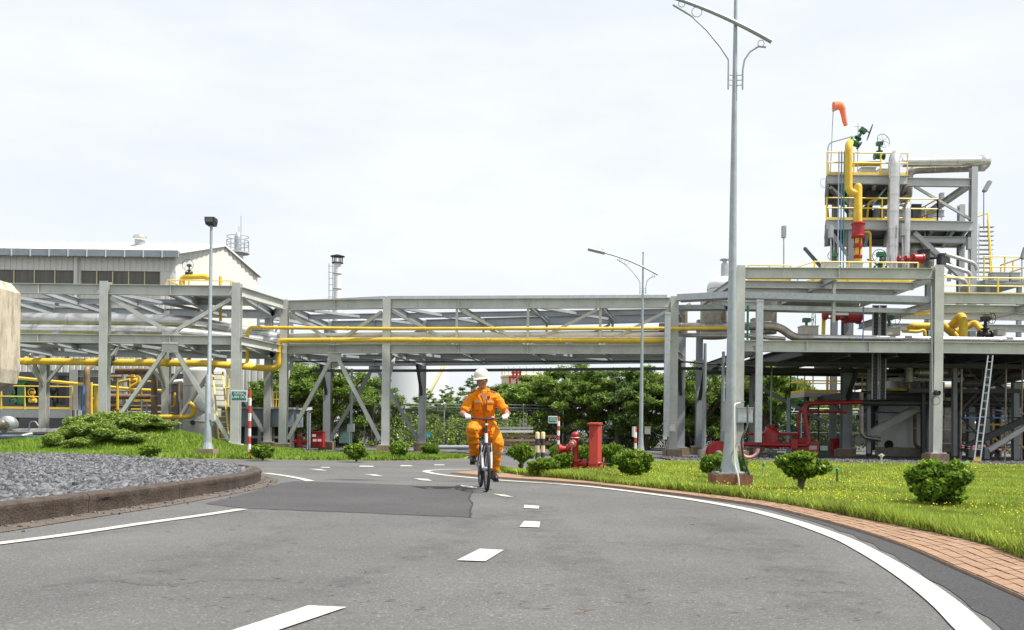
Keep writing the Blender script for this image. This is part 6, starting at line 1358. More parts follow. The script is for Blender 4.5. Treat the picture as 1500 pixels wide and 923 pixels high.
# ================================================================ STREET FURNITURE
def street_lamp(name, label, loc, full_block, m_block, lean=(.13,0)):
    t_ = thing(name, label, 'street lamp', (0,0,0), 'tall galvanised street lamps')
    H = 8.0
    pts = [(0,0,.33+k*(H-.33)/12) for k in range(13)]; rad = [.092-.066*k/12 for k in range(13)]
    part(t_, 'pole', MB().sweep(pts, rad, 18), M_lamp, smooth=True)
    part(t_, 'flare', MB().lathe([(.165,.24),(.16,.27),(.12,.48),(.097,.75),(.089,1.0)], n=18), M_lamp, smooth=True)
    part(t_, 'base_plate', MB().bx(-.24,.24,-.24,.24,.225,.25), M_lamp)
    b = MB().bx(-.29,.29,-.29,.29,-.05,.22); part(t_, 'footing', b, m_block)
    for sx in (-1,1):
        for sy in (-1,1): part(t_, 'anchor_bolt', MB().lathe([(.018,.25),(.018,.31)], (sx*.2,sy*.2,0), n=6), M_dsteel)
    part(t_, 'finial', MB().lathe([(.03,H),(.045,H+.02),(.02,H+.05)], n=10), M_lamp)
    arm = [(x, -.06, 7.45-.47*x-.08*x*x) for x in np.linspace(-1.62,.57,12)]
    ar = part(t_, 'arm', MB().sweep(arm, [.026+.010*i/11 for i in range(12)], 10), M_lamp, smooth=True)
    part(t_, 'bracket', MB().sweep([(-1.02,-.05,7.73),(-.71,-.05,7.55),(-.47,-.05,7.33),(-.245,-.05,7.06),(-.115,-.05,6.86),(-.115,-.05,6.39)], .015, 8), M_lamp, smooth=True)
    part(t_, 'bracket', MB().sweep([(.48,-.05,7.07),(.36,-.05,7.08),(.22,-.05,6.99),(.14,-.05,6.86),(.115,-.05,6.7),(.115,-.05,6.39)], .015, 8), M_lamp, smooth=True)
    for x, z, r_ in ((-.88,7.745,.05),(-.635,7.62,.08),(.40,7.13,.05)): part(t_, 'ring', MB().torus((x,-.055,z), (0,1,0), r_, .006, 20, 5), M_lamp)
    for z in (6.46,6.54,6.62):
        for s in (-1,1): part(t_, 'rung', MB().sweep([(s*.03,-.03,z),(s*.115,-.05,z)], .007, 5), M_lamp)
    hd = MB(); a, c = Vector((-1.5,-.06,7.97)), Vector((-2.15,-.06,8.12))
    part(t_, 'luminaire', MB().extr([(-.12,-.04),(.12,-.04),(.14,.01),(.08,.06),(-.08,.06),(-.14,.01)], a, c), M_galv)
    o2 = part(t_, 'photocell', MB().lathe([(.035,0),(.035,.06),(.01,.07)], a+Vector((-.1,0,.06)), n=10), M_black)
    return t_
p = Gp(1069,716); L1 = street_lamp('street_lamp', 'tall galvanised street lamp on a rusty red block in the lawn', p, True, M_rustblock)
L1.location = (p.x, p.y, .02)
p2 = Wp(938.5,667.5,30.0); L2 = copy_tree(L1); L2.location = (p2.x, 30.0, 0); L2.scale = (.87,.87,.87); L2['label'] = 'farther galvanised street lamp standing beyond the round shrub'
# cables on near lamp
pipe_thing('lamp_cable', 'pale conduit and black cable hanging at the tall lamp foot', [Vector((p.x+.12,p.y-.12,1.38)), Vector((p.x+.01,p.y-.19,1.36)), Vector((p.x-.0,p.y-.2,1.25)), Vector((p.x+.01,p.y-.24,.4)), Vector((p.x+.06,p.y-.31,.2)), Vector((p.x+.07,p.y-.32,.02))], .014, M_pale, 8, .06)
pipe_thing('lamp_cable', 'black cable sweeping down beside the tall lamp foot', [Vector((p.x+.3,p.y+.1,1.35)), Vector((p.x+.25,p.y-.1,1.0)), Vector((p.x+.12,p.y-.18,.8)), Vector((p.x+.16,p.y-.2,.5)), Vector((p.x+.24,p.y-.26,.24))], .018, M_black, 8, .12)
# left lamp with black head
p3 = Gp(304,671); z0 = float(verge_z(p3.x, p3.y))
sl = thing('floodlight_mast', 'slim grey lamp mast with black box head at left', 'street lamp', (p3.x,p3.y,0))
top = Wp(309.5,327,p3.y)
part(sl, 'pole', MB().sweep([(p3.x,p3.y,.3),(p3.x,p3.y,2.4),(p3.x+.02,p3.y,2.42),(p3.x+.03,p3.y,top.z)], [.1,.085,.062,.04], 12), M_lamp, smooth=True)
part(sl, 'flare', MB().lathe([(.17,.27),(.12,.45),(.1,.8)], (p3.x,p3.y,0), n=12), M_lamp)
part(sl, 'footing', MB().bx(p3.x-.24,p3.x+.24,p3.y-.24,p3.y+.24,-.05,.26), M_plinth)
part(sl, 'service_box', MB().bx(p3.x+.05,p3.x+.2,p3.y-.08,p3.y+.1,1.1,1.3), M_steel)
hb = part(sl, 'lamp_box', MB().extr([(-.11,-.12),(.11,-.12),(.14,0.),(.14,.1),(-.14,.1),(-.14,0)], (p3.x+.02,p3.y-.16,top.z+.05), (p3.x+.02,p3.y+.16,top.z+.05)), M_black); part(hb, 'lens', MB().bx(p3.x-.09,p3.x+.12,p3.y-.175,p3.y-.165,top.z-.0,top.z+.12), M_glass)
# striped posts and signs
M_spr = mat('sign_post_red', (.42,.05,.03), .5); M_spw = mat('sign_post_white', (.74,.73,.70), .5, dirt=.2)
M_sgn = mat('sign_green', (.0,.20,.13), .45); M_cyan = mat('sign_cyan', (.05,.38,.40), .5)
def text_mesh(s, size, align='CENTER'):
    c = bpy.data.curves.new('lettering', 'FONT'); c.body = s; c.size = size; c.align_x = align; c.align_y = 'CENTER'; c.extrude = .002; c.offset = size*.012
    o = bpy.data.objects.new('tmp', c); COL.objects.link(o); bpy.context.view_layer.update()
    me = bpy.data.meshes.new_from_object(o.evaluated_get(bpy.context.evaluated_depsgraph_get())); bpy.data.objects.remove(o); bpy.data.curves.remove(c)
    mb = MB(); mb.v = [tuple(v.co) for v in me.vertices]; mb.f = [tuple(q_.vertices) for q_ in me.polygons]; bpy.data.meshes.remove(me); return mb
def lettering(parent, s, c, size, m):
    mb = text_mesh(s, size); c = Vector(c); mb.v = [(c.x+v[0], c.y-v[2], c.z+v[1]) for v in mb.v]
    o = part(parent, 'lettering', mb, m); return o
def sign_post(label, u, vb, vt_, sign=None, lines=(), Y=None, n=9, side=-1, r=.045, loc=None):
    p = Gp(u, vb) if Y is None else Wp(u, vb, Y); p.z = 0; zt = Wp(u, vt_, p.y).z
    t_ = thing('sign_post', label, 'sign post', p, 'red and white striped posts')
    for k in range(n):
        z = zt*k/n; part(t_, 'stripe', MB().lathe([(r,z),(r,zt*(k+1)/n)], p, n=12), M_spr if (n-1-k) % 2 == 0 else M_spw, smooth=True)
    if sign:
        u0, v0, u1, v1 = sign; a, b = Wp(u0,v1,p.y), Wp(u1,v0,p.y); w_, h_ = b.x-a.x, b.z-a.z; y = p.y-.02
        bd = part(t_, 'sign_frame', MB().bx(a.x,b.x,y-.02,y,a.z,b.z), M_spw)
        part(bd, 'sign_plate', MB().bx(a.x+.07*w_,b.x-.07*w_,y-.028,y-.021,a.z+.13*h_,b.z-.13*h_), M_sgn)
        for s, f, sz in lines: lettering(bd, s, ((a.x+b.x)/2, y-.032, a.z+h_*f), h_*sz, M_spw)
    return t_
sign_post('striped post with green street name sign beside the road at left', 365, 673, 571.5, (338.5,571.5,363,588.5), (('ĐƯỜNG',.68,.24),('LAN ĐỎ',.40,.32)))
sign_post('striped post with small green sign behind the hydrant', 817.5, 668, 610, (803,609.5,816.5,620), (('ĐƯỜNG',.67,.22),('SAO MAI',.42,.24)), Y=28.5, n=9)
sign_post('striped post with edge-on white sign left of the far lamp', 930.5, 668, 625, None, Y=29, n=6)
o = bpy.data.objects[[x.name for x in COL.objects if x.get('label','').startswith('striped post with edge-on')][0]]
a = Wp(926.5,625,29); part(o, 'sign_plate', MB().bx(a.x-.02,a.x+.03,28.5,28.95,Wp(926,640,29).z,a.z), M_spw)
ct = thing('small_sign', 'little cyan sign at the foot of the back rack column', 'sign', Wp(627,655,38)); 
part(ct, 'plate', MB().box(Wp(628,638,38), (.22,.02,.24)), M_cyan); part(ct, 'post', MB().bar(Wp(625,656,38.02), Wp(625,632,38.02), .04), M_spr); lettering(ct, 'P 2', Wp(628,639,37.98), .1, M_spw)
# bollards
M_bcr = mat('bollard_cream', (.62,.50,.29), .6, dirt=.2); M_bbk = mat('bollard_black', (.035,.035,.04), .6)
for k, (u, lb) in enumerate(((786.8,'left of two striped black and cream bollards'),(794.8,'right of two striped black and cream bollards'))):
    p = Gp(u, 683); p.z = 0; zt = Wp(u, 632.5, p.y).z
    t_ = thing('bollard', lb+' near the hydrant', 'bollard', p, 'striped bollards'); r_ = .055; n_ = 5
    for j in range(n_): part(t_, 'stripe', MB().lathe([(r_,zt*j/n_),(r_,zt*(j+1)/n_)] if j < n_-1 else [(r_,zt*j/n_),(r_,zt-.03),(r_*.7,zt-.008),(.01,zt)], p, n=14), M_bcr if (n_-1-j) % 2 == 0 else M_bbk, smooth=True)
# hydrant
hp = Gp(842,692); hp.z = .04
hy = thing('fire_hydrant', 'red pillar fire hydrant with side outlets beside the red cabinet', 'fire hydrant', hp)
s = 1/66.7
part(hy, 'barrel', MB().lathe([(.14,0),(.14,.05),(.1,.06),(.1,.16),(.13,.17),(.13,.22),(.085,.25),(.075,.3),(.075,.74),(.082,.75),(.082,.79),(.06,.83),(.02,.85)], hp, n=18), M_red, smooth=True)
for z in (.045,.2,): part(hy, 'flange', MB().lathe([(.1,0),(.165,.005),(.165,.035),(.1,.04)], hp+Vector((0,0,z)), n=18), M_red)
part(hy, 'outlet', MB().lathe([(.06,0),(.06,.12),(.1,.13),(.1,.16),(.07,.17),(.07,.26),(.105,.27),(.105,.33),(.05,.34)], hp+Vector((-.04,-.02,.47)), (-1,-.15,0), 16), M_red, smooth=True)
part(hy, 'pumper_cap', MB().lathe([(.05,0),(.05,.08),(.085,.09),(.085,.14),(.05,.15),(.035,.19)], hp+Vector((-.02,-.05,.60)), (-.45,-1,-.1), 16), mat('worn_pinkish_red', (.5,.16,.16), .45), smooth=True)
part(hy, 'chain', MB().sweep([hp+Vector((-.08,-.14,.58)), hp+Vector((-.09,-.16,.45)), hp+Vector((-.06,-.1,.36))], .012, 6), M_galv)
part(hy, 'drain_valve', MB().lathe([(.06,0),(.06,.1),(.1,.11),(.1,.2),(.06,.22),(.055,.46),(.03,.5)], hp+Vector((.06,-.04,.16)), (1,-.2,.0), 14), M_red, smooth=True)
hw = part(hy, 'hand_wheel', MB().torus(hp+Vector((.62,-.15,.16)), (1,-.2,0), .13, .012, 20, 6), M_red)
part(hw, 'wheel_stem', MB().sweep([hp+Vector((.5,-.13,.16)), hp+Vector((.74,-.18,.16))], .018, 6), M_dsteel)
part(hy, 'gasket_ring', MB().torus(hp+Vector((0,0,.72)), (0,0,1), .1, .008, 20, 5), M_galv)
# red cabinet
a = Gp(872,693); a.z = .03; zt = Wp(872,622,a.y).z; zt2 = zt
hc = thing('hose_cabinet', 'tall faded red hose cabinet with flat roof on the lawn', 'cabinet', a)
x0, x1 = Wp(862.5,660,a.y).x, Wp(881.5,660,a.y).x
cb_ = part(hc, 'body', MB().add([(x0,a.y,.08),(x1-.09,a.y,.08),(x1+.03,a.y+.33,.08),(x0+.1,a.y+.33,.08),(x0,a.y,zt),(x1-.09,a.y,zt),(x1+.03,a.y+.33,zt),(x0+.1,a.y+.33,zt)], [(0,3,2,1),(4,5,6,7),(0,1,5,4),(1,2,6,5),(2,3,7,6),(3,0,4,7)]), M_redbox)
part(hc, 'roof', MB().add([(x0-.05,a.y-.07,zt+.002),(x1-.07,a.y-.07,zt+.002),(x1+.05,a.y+.36,zt+.002),(x0+.08,a.y+.36,zt+.002),(x0-.05,a.y-.07,zt+.03),(x1-.07,a.y-.07,zt+.03),(x1+.05,a.y+.36,zt+.05),(x0+.08,a.y+.36,zt+.05)], [(0,3,2,1),(4,5,6,7),(0,1,5,4),(1,2,6,5),(2,3,7,6),(3,0,4,7)]), M_redbox)
dr = part(hc, 'door', MB().bx(x0+.012,x1-.1,a.y-.012,a.y-.002,.2,zt-.14), M_redbox); part(dr, 'handle', MB().bx(x0+.06,x0+.11,a.y-.03,a.y-.013,zt*.78,zt*.83), M_redbox)
for x in (x0+.02, x1-.12): part(hc, 'leg', MB().bx(x,x+.03,a.y+.01,a.y+.05,0.0,.08), M_redbox)
part(hc, 'slab', MB().bx(x0-.06,x1+.12,a.y-.1,a.y+.42,-.0,.06), M_conc)
# small stakes in the lawn
for u, v, lb in ((1118,702,'weathered short stake'),(1226,714,'black stake with green cap')):
    p = Gp(u, v); p.z = .03; t_ = thing('lawn_stake', lb+' in the lawn near the vase shaped shrub', 'stake', p, 'lawn stakes'); h = .3
    part(t_, 'shaft', MB().lathe([(.014,0),(.014,h*.75)], p, n=8), M_black if u > 1200 else M_conc); part(t_, 'cap', MB().lathe([(.02,h*.75),(.028,h*.8),(.028,h*.95),(.01,h)], p, n=8), M_teal)
p = Wp(1291,680,25); p.z = 0; t_ = thing('standpipe', 'short pale standpipe at the gravel edge under the rack', 'standpipe', p); part(t_, 'pipe', MB().lathe([(.03,0),(.03,.28),(.05,.29),(.05,.36),(.02,.38)], p, n=8), M_steel); part(t_, 'tee', MB().sweep([p+Vector((-.08,0,.33)), p+Vector((.08,0,.33))], .02, 6), M_steel)
p = Wp(439,655,37); p.z = 0; t_ = thing('fire_hydrant', 'small far red hydrant left of the red fire cabinet', 'fire hydrant', p); part(t_, 'barrel', MB().lathe([(.15,0),(.1,.1),(.1,.55),(.12,.56),(.03,.68)], p, n=12), M_red); part(t_, 'outlet', MB().sweep([p+Vector((-.3,0,.35)), p+Vector((.3,0,.35))], .09, 10), M_red)
# ================================================================ CYCLIST AND BICYCLE
BIKE_LOC = Vector((-.42, 13.45, 0)); BIKE_RZ = R(6.8)
M_tyre = mat('tyre_rubber', (.022,.022,.023), .75, 0, .2, 20, bump=.3, bscale=120)
M_bwhite = mat('bicycle_white', (.70,.70,.70), .3, 0, .05, 5, coat=.3); M_bblack = mat('bicycle_black', (.02,.02,.022), .35, 0, .1, 5, coat=.3)
M_cov = mat('orange_coverall', (.75,.235,.012), .85, 0, .2, 9, bump=.9, bscale=22, spec=.2)
M_covd = mat('orange_seam', (.62,.17,.008), .85, 0, .1, 9, spec=.2)
M_refl = mat('grey_reflective_tape', (.36,.34,.30), .45, .1, .15, 30)
M_skin = mat('tanned_skin', (.36,.165,.09), .5, 0, .08, 14, spec=.4); M_lip = mat('lips', (.27,.09,.07), .5); M_hair = mat('black_hair', (.012,.011,.011), .5)
M_helm = mat('off_white_helmet', (.70,.67,.57), .35, 0, .06, 12, dirt=.25, dirtcol=(.4,.34,.25)); M_glove = mat('white_cotton_glove', (.62,.60,.55), .9, 0, .1, 30, bump=.3, bscale=90)
M_boot = mat('black_leather_boot', (.02,.019,.019), .45, 0, .2, 20); M_eye = mat('eye_white', (.6,.58,.55), .3); M_zip = mat('dull_zip', (.25,.14,.03), .5)
bk = thing('bicycle', 'black and white mountain bicycle ridden towards the camera', 'bicycle', (0,0,0))
def wheel(y, nm):
    c = Vector((0,y,.339))
    ty = part(bk, nm, MB().torus(c, (1,0,0), .314, .025, 44, 8), M_tyre, smooth=True)
    part(ty, 'rim', MB().torus(c, (1,0,0), .284, .014, 44, 6, .9), M_bblack, smooth=True)
    part(ty, 'hub', MB().lathe([(.03,-.05),(.035,-.045),(.02,-.03),(.02,.03),(.035,.045),(.03,.05)], c, (1,0,0), 12), M_galv)
    sp = MB()
    for k in range(24):
        a = 2*math.pi*k/24; s_ = .035 if k % 2 else -.035; sp.sweep([c+Vector((s_,math.cos(a+.4)*.03,math.sin(a+.4)*.03)), c+Vector((0,math.cos(a)*.275,math.sin(a)*.275))], .0016, 4)
    part(ty, 'spokes', sp, M_galv)['kind'] = 'stuff'
    part(ty, 'tread', MB().torus(c, (1,0,0), .334, .006, 44, 4, 2.2), M_tyre)
wheel(-.53, 'wheel'); wheel(.53, 'wheel')
def tube(nm, pts, r, m, n=10): return part(bk, nm, MB().sweep(pts, r, n), m, smooth=True)
BB = Vector((0,.07,.29))
fr = tube('frame', [(0,-.335,.80),(0,-.1,.755),(0,.2,.70)], .019, M_bblack)
def ft_(nm, pts, r, m): o_ = part(fr, nm, MB().sweep(pts, r, 10), m, smooth=True)
ft_('head_tube', [(0,-.32,.84),(0,-.365,.695)], .025, M_bwhite); ft_('down_tube', [(0,-.355,.72),BB], .026, M_bwhite); ft_('seat_tube', [BB,(0,.215,.72)], .019, M_bblack)
for s in (-1,1):
    ft_('chain_stay', [BB+Vector((s*.03,.03,0)),(s*.065,.53,.339)], .011, M_bblack); ft_('seat_stay', [(s*.02,.2,.70),(s*.065,.53,.339)], .010, M_bblack)
fk = tube('fork_crown', [(-.07,-.375,.69),(.07,-.375,.69)], .024, M_bblack)
for s in (-1,1):
    part(fk, 'stanchion', MB().sweep([(s*.066,-.372,.70),(s*.066,-.42,.56)], .016, 10), M_galv, smooth=True); part(fk, 'fork_leg', MB().sweep([(s*.066,-.415,.58),(s*.066,-.47,.46),(s*.062,-.53,.339)], [.019,.018,.014], 10), M_bwhite, smooth=True)
part(fk, 'fork_arch', MB().sweep([(-.066,-.43,.57),(-.05,-.46,.68),(.05,-.46,.68),(.066,-.43,.57)], .010, 8), M_bblack, smooth=True)
tube('stem', [(0,-.315,.85),(0,-.3,1.0),(0,-.31,1.055),(0,-.37,1.075)], .018, M_bblack)
hb_ = tube('handlebar', [(-.33,-.315,1.075),(-.2,-.335,1.07),(-.1,-.365,1.06),(0,-.372,1.055),(.1,-.365,1.06),(.2,-.335,1.07),(.33,-.315,1.075)], .0125, M_bblack)
for s in (-1,1):
    part(hb_, 'grip', MB().sweep([(s*.2,-.335,1.07),(s*.345,-.312,1.076)], .018, 10), M_tyre); part(hb_, 'brake_lever', MB().sweep([(s*.17,-.345,1.065),(s*.19,-.40,1.05),(s*.30,-.385,1.045)], .007, 6), M_bblack)
    part(hb_, 'brake_cable', MB().sweep([(s*.17,-.36,1.07),(s*.12,-.44,1.05),(s*.05,-.45,.92),(s*.03,-.40,.75)], .004, 5), M_bblack)
part(hb_, 'bell', MB().lathe([(.025,0),(.022,.02),(.005,.03)], (.09,-.36,1.075), n=12), M_galv)
part(hb_, 'reflector', MB().box((0,-.40,.98), (.04,.015,.03)), M_white)
tube('seat_post', [(0,.215,.71),(0,.25,.87)], .014, M_bblack)
part(bk, 'saddle', MB().add(*(lambda m_: (m_.v, m_.f))(MB().sweep([(0,.10,.90),(0,.16,.905),(0,.26,.905),(0,.36,.915),(0,.40,.915)], [.02,.03,.06,.085,.06], 12))), M_bblack, smooth=True)
ck = part(bk, 'chain_ring', MB().torus(BB+Vector((-.05,0,0)), (1,0,0), .085, .008, 28, 5), M_bblack)
PR, PL = Vector((-.15,.17,.42)), Vector((.15,-.03,.16))
part(ck, 'crank_arm', MB().bar(BB+Vector((-.07,0,0)), Vector((-.09,PR.y,PR.z)), .02, .03), M_galv); part(ck, 'crank_arm', MB().bar(BB+Vector((.07,0,0)), Vector((.09,PL.y,PL.z)), .02, .03), M_galv)
part(ck, 'bottom_bracket', MB().sweep([BB-Vector((.06,0,0)), BB+Vector((.06,0,0))], .025, 10), M_bblack)
for P_ in (PR, PL): part(bk, 'pedal', MB().box(P_, (.1,.09,.022)), M_bblack)
part(bk, 'chain', MB().sweep([BB+Vector((-.05,0,.085)), (-.05,.53,.38)], .005, 5).sweep([BB+Vector((-.05,0,-.085)), (-.05,.53,.30)], .005, 5), M_dsteel)
part(bk, 'bottle', MB().lathe([(.034,0),(.034,.14),(.02,.16),(.015,.19)], (0,-.12,.46), (0,-.6,.8), 12), M_steelb, smooth=True)
part(bk, 'rear_mudguard', MB().sweep([(0,.53+.37*math.cos(a),.339+.37*math.sin(a)) for a in np.linspace(.3,2.3,10)], .018, 6), M_bblack)

pe = thing('person', 'cyclist in orange coveralls and white helmet riding the bicycle', 'person', (0,0,0))
def remesh(nm, mb, m, parent, voxel, smooth_it=6, wrinkle=0., wsc=9., post=None):
    me = mesh_of(mb, nm, Vector((0,0,0)))
    o = bpy.data.objects.new(nm, me); COL.objects.link(o)
    md = o.modifiers.new('r', 'REMESH'); md.mode = 'VOXEL'; md.voxel_size = voxel
    s2 = o.modifiers.new('s', 'SMOOTH'); s2.iterations = smooth_it; s2.factor = .5
    bpy.context.view_layer.update()
    me2 = bpy.data.meshes.new_from_object(o.evaluated_get(bpy.context.evaluated_depsgraph_get())); me2.name = nm
    o.modifiers.clear(); o.data = me2; bpy.data.meshes.remove(me)
    if wrinkle:
        nr = [v.normal.copy() for v in me2.vertices]
        for v, n_ in zip(me2.vertices, nr):
            c = v.co; f = noise.noise(Vector((c.x*wsc, c.y*wsc, c.z*wsc*1.9))) + .6*noise.noise(Vector((c.x*wsc*2+5, c.y*wsc*2, c.z*wsc*3.4)))
            v.co += n_*f*wrinkle
    me2.polygons.foreach_set('use_smooth', np.ones(len(me2.polygons), bool)); me2.materials.clear(); me2.materials.append(m); me2.update()
    o.parent = parent; ORG[o.name] = Vector((0,0,0)); return o
def limb(mb, pts): # [(p, r)]
    P2 = [Vector(p) for p, _ in pts]; r2 = [r_ for _, r_ in pts]
    # refine
    o, q_ = [], []
    for i in range(len(P2)-1):
        for k in range(4):
            t_ = k/4; o.append(P2[i]*(1-t_)+P2[i+1]*t_); q_.append(r2[i]*(1-t_)+r2[i+1]*t_)
    o.append(P2[-1]); q_.append(r2[-1]); mb.sweep(o, q_, 14)
    for p, r_ in pts: mb.ell(p, (r_,r_,r_), 12, 8)
    return mb
def torso(sx, g=0.):
    mb = MB(); pts = [((0,.30,.93),.135),((0,.27,1.02),.15),((0,.22,1.12),.146),((-.01,.165,1.24),.155),((-.015,.125,1.34),.158),((-.02,.105,1.42),.125),((-.025,.095,1.47),.085)]
    t2 = MB(); limb(t2, [(p, r_-g) for p, r_ in pts]); mb.add([(v[0]*sx, v[1], v[2]) for v in t2.v], t2.f); return mb
SH = {-1: Vector((-.195,.075,1.372)), 1: Vector((.18,.12,1.392))}; EL = {-1: Vector((-.335,-.03,1.145)), 1: Vector((.34,-.01,1.155))}; WR = {-1: Vector((-.30,-.255,1.105)), 1: Vector((.31,-.255,1.11))}
HIP = {-1: Vector((-.105,.27,.95)), 1: Vector((.105,.27,.95))}; KN = {-1: Vector((-.20,-.17,.90)), 1: Vector((.20,-.15,.71))}; AN = {-1: Vector((-.135,.16,.53)), 1: Vector((.155,.05,.29))}
g = .014
bd = torso(1.2, g)
limb(bd, [((-.02,.09,1.44),.075),((-.025,.075,1.50),.056),((-.03,.055,1.56),.054),((-.03,.04,1.60),.055)])
for s in (-1,1):
    limb(bd, [((s*.1-.01,.1,1.40),.075),(SH[s],.065),(SH[s]*.5+EL[s]*.5,.05),(EL[s],.047),(EL[s]*.6+WR[s]*.4,.047),(WR[s],.033)])
    limb(bd, [(HIP[s],.105),(HIP[s]*.5+KN[s]*.5,.085),(KN[s],.06),(KN[s]*.6+AN[s]*.4,.06),(AN[s],.042)])
HC = Vector((-.045,.02,1.648)); HR = Matrix.Rotation(R(-22), 3, 'Z') @ Matrix.Rotation(R(7), 3, 'X') @ Matrix.Rotation(R(-4), 3, 'Y')
def hd(x, y, z): return HC + HR @ Vector((x,y,z))
bd.ell(hd(0,.012,.035), (.080,.10,.095), 16, 12, HR); bd.ell(hd(0,-.02,-.02), (.068,.076,.085), 16, 12, HR); bd.ell(hd(0,-.035,-.075), (.05,.055,.042), 14, 10, HR)
bd.ell(hd(0,-.088,-.098), (.026,.018,.018), 10, 8, HR)
bd.sweep([hd(0,-.088,.02), hd(0,-.103,-.005), hd(0,-.114,-.03)], [.009,.011,.014], 8); bd.ell(hd(0,-.112,-.033), (.02,.014,.012), 10, 8, HR)
for s in (-1,1):
    bd.ell(hd(s*.079,.012,-.01), (.010,.02,.032), 10, 8, HR); bd.ell(hd(s*.042,-.072,-.028), (.028,.02,.022), 10, 8, HR); bd.ell(hd(s*.032,-.087,.028), (.026,.012,.008), 10, 6, HR)
bd.ell(hd(0,-.098,-.066), (.03,.014,.016), 10, 8, HR)
body = remesh('body', bd, M_skin, pe, .0075, 3)
for s in (-1,1):
    part(body, 'eye', MB().ell(hd(s*.031,-.0835,.006), (.014,.010,.0065), 10, 8, HR), M_eye); part(body, 'iris', MB().ell(hd(s*.031-.003,-.0915,.006), (.0062,.004,.006), 8, 6, HR), M_hair)
    part(body, 'eyebrow', MB().sweep([hd(s*.013,-.097,.026), hd(s*.032,-.096,.032), hd(s*.053,-.083,.027)], [.004,.005,.003], 6), M_hair)
part(body, 'mouth', MB().ell(hd(0,-.108,-.068), (.023,.006,.006), 10, 6, HR), M_lip)
hr_ = MB().ell(hd(0,.03,.03), (.084,.094,.088), 16, 12, HR); hr_.v = [tuple(v) for v in hr_.v]
hq = MB()
for s in (-1,1): hq.ell(hd(s*.072,.0,.035), (.013,.038,.035), 10, 8, HR)
hq.ell(hd(0,.075,-.005), (.07,.04,.05), 12, 8, HR)
part(body, 'hair', hq, M_hair, smooth=True)
# helmet
hm = MB(); prof = [(.106,0),(.11,.012),(.112,.03),(.108,.06),(.095,.09),(.07,.115),(.035,.128),(.004,.132)]
m4 = MB().lathe(prof, n=28); hm.add([hd(v[0]*.98, v[1]*1.16+.005, v[2]+.05) for v in m4.v], m4.f)
helmet = part(pe, 'helmet', hm, M_helm, smooth=True)
br = MB(); n_ = 24; vs = []
for k in range(n_+1):
    a = R(-200)+R(220)*k/n_; ext = .012+.040*max(0, math.cos(a+R(90)))**1.5
    for rr2, dz in ((1.0,.052),(1.0+ext/.11,.044-.3*ext),(1.0+ext/.11,.036-.3*ext),(.97,.045)): vs.append(hd(math.cos(a)*.108*rr2, math.sin(a)*.125*rr2+.005, dz))
br.add(vs, [(k*4+j, k*4+(j+1)%4, (k+1)*4+(j+1)%4, (k+1)*4+j) for k in range(n_) for j in range(4)]); part(helmet, 'brim', br, M_helm)
part(helmet, 'ridge', MB().sweep([hd(0,-.105+.02*k*1.0, .105+.078*math.sin(math.pi*(k+1.5)/12)) for k in range(10)], .007, 6), M_helm, smooth=True)
part(helmet, 'chin_strap', MB().sweep([hd(.08,.02,.06), hd(.078,.02,-.02), hd(.066,-.0,-.06)], .003, 5), M_bblack)
# coverall
cv = torso(1.24)
for s in (-1,1):
    limb(cv, [((s*.1-.01,.1,1.39),.09),(SH[s],.08),(SH[s]*.5+EL[s]*.5,.07),(SH[s]*.28+EL[s]*.72,.066)])
    limb(cv, [(HIP[s],.125),(HIP[s]*.5+KN[s]*.5,.108),(KN[s],.09),(KN[s]*.55+AN[s]*.45,.083),(AN[s]*.92+KN[s]*.08,.074)])
cov = remesh('coverall', cv, M_cov, pe, .010, 3, .015, 9)
for s in (-1,1):
    c = SH[s]*.26+EL[s]*.74; ax = (EL[s]-SH[s]).normalized()
    part(cov, 'rolled_cuff', MB().lathe([(.055,-.028),(.073,-.026),(.077,0),(.073,.02),(.045,.026)], c, ax, 18), M_cov, smooth=True)
    c = KN[s]*.75+HIP[s]*.25 if s < 0 else KN[s]*.72+AN[s]*.28; ax = (KN[s]-HIP[s]).normalized() if s < 0 else (AN[s]-KN[s]).normalized()
    part(cov, 'reflective_band', MB().lathe([(.06,-.02),(.1 if s < 0 else .093,-.017),(.1 if s < 0 else .093,.017),(.06,.02)], c, ax, 18), M_refl, smooth=True)
    part(cov, 'trouser_hem', MB().lathe([(.05,-.012),(.08,-.01),(.08,.012),(.05,.014)], AN[s]*.93+KN[s]*.07, (AN[s]-KN[s]).normalized(), 16), M_covd, smooth=True)
    part(cov, 'shoulder_strap', MB().bar((s*.075-.02,.045,1.505),(s*.185-.01,.075,1.478),.035,.012), M_covd)
CH = -.035  # chest front surface y
def chestpos(x, z): return Vector((x-.015, .135-.165*math.sqrt(max(.05,1-(x/.21)**2))+(1.32-z)*-.02-.004+ (1.32-z)*.35*0, z))
for s in (-1,1):
    c = chestpos(s*.09,1.30); fl = part(cov, 'chest_pocket', MB().box(c+Vector((0,.0,-.04)), (.1,.03,.12), rz=s*.38), M_covd)
    part(fl, 'pocket_flap', MB().box(c+Vector((0,-.012,.02)), (.105,.028,.045), rz=s*.38), M_cov); part(fl, 'reflective_strip', MB().box(c+Vector((0,-.018,.024)), (.088,.026,.022), rz=s*.38), M_refl)
    # lapels of the open collar
    part(cov, 'lapel', MB().add([(-.02+s*.075,.01,1.505),(-.02+s*.105,-.02,1.44),(-.012+s*.02,-.045,1.27),(-.015+s*.012,-.045,1.30),(-.02+s*.05,.0,1.47)], [(0,1,2,3,4)]).add([(-.02+s*.075,.025,1.505),(-.02+s*.105,-.005,1.44),(-.012+s*.02,-.03,1.27),(-.015+s*.012,-.03,1.30),(-.02+s*.05,.015,1.47)], [(4,3,2,1,0)]), M_cov)
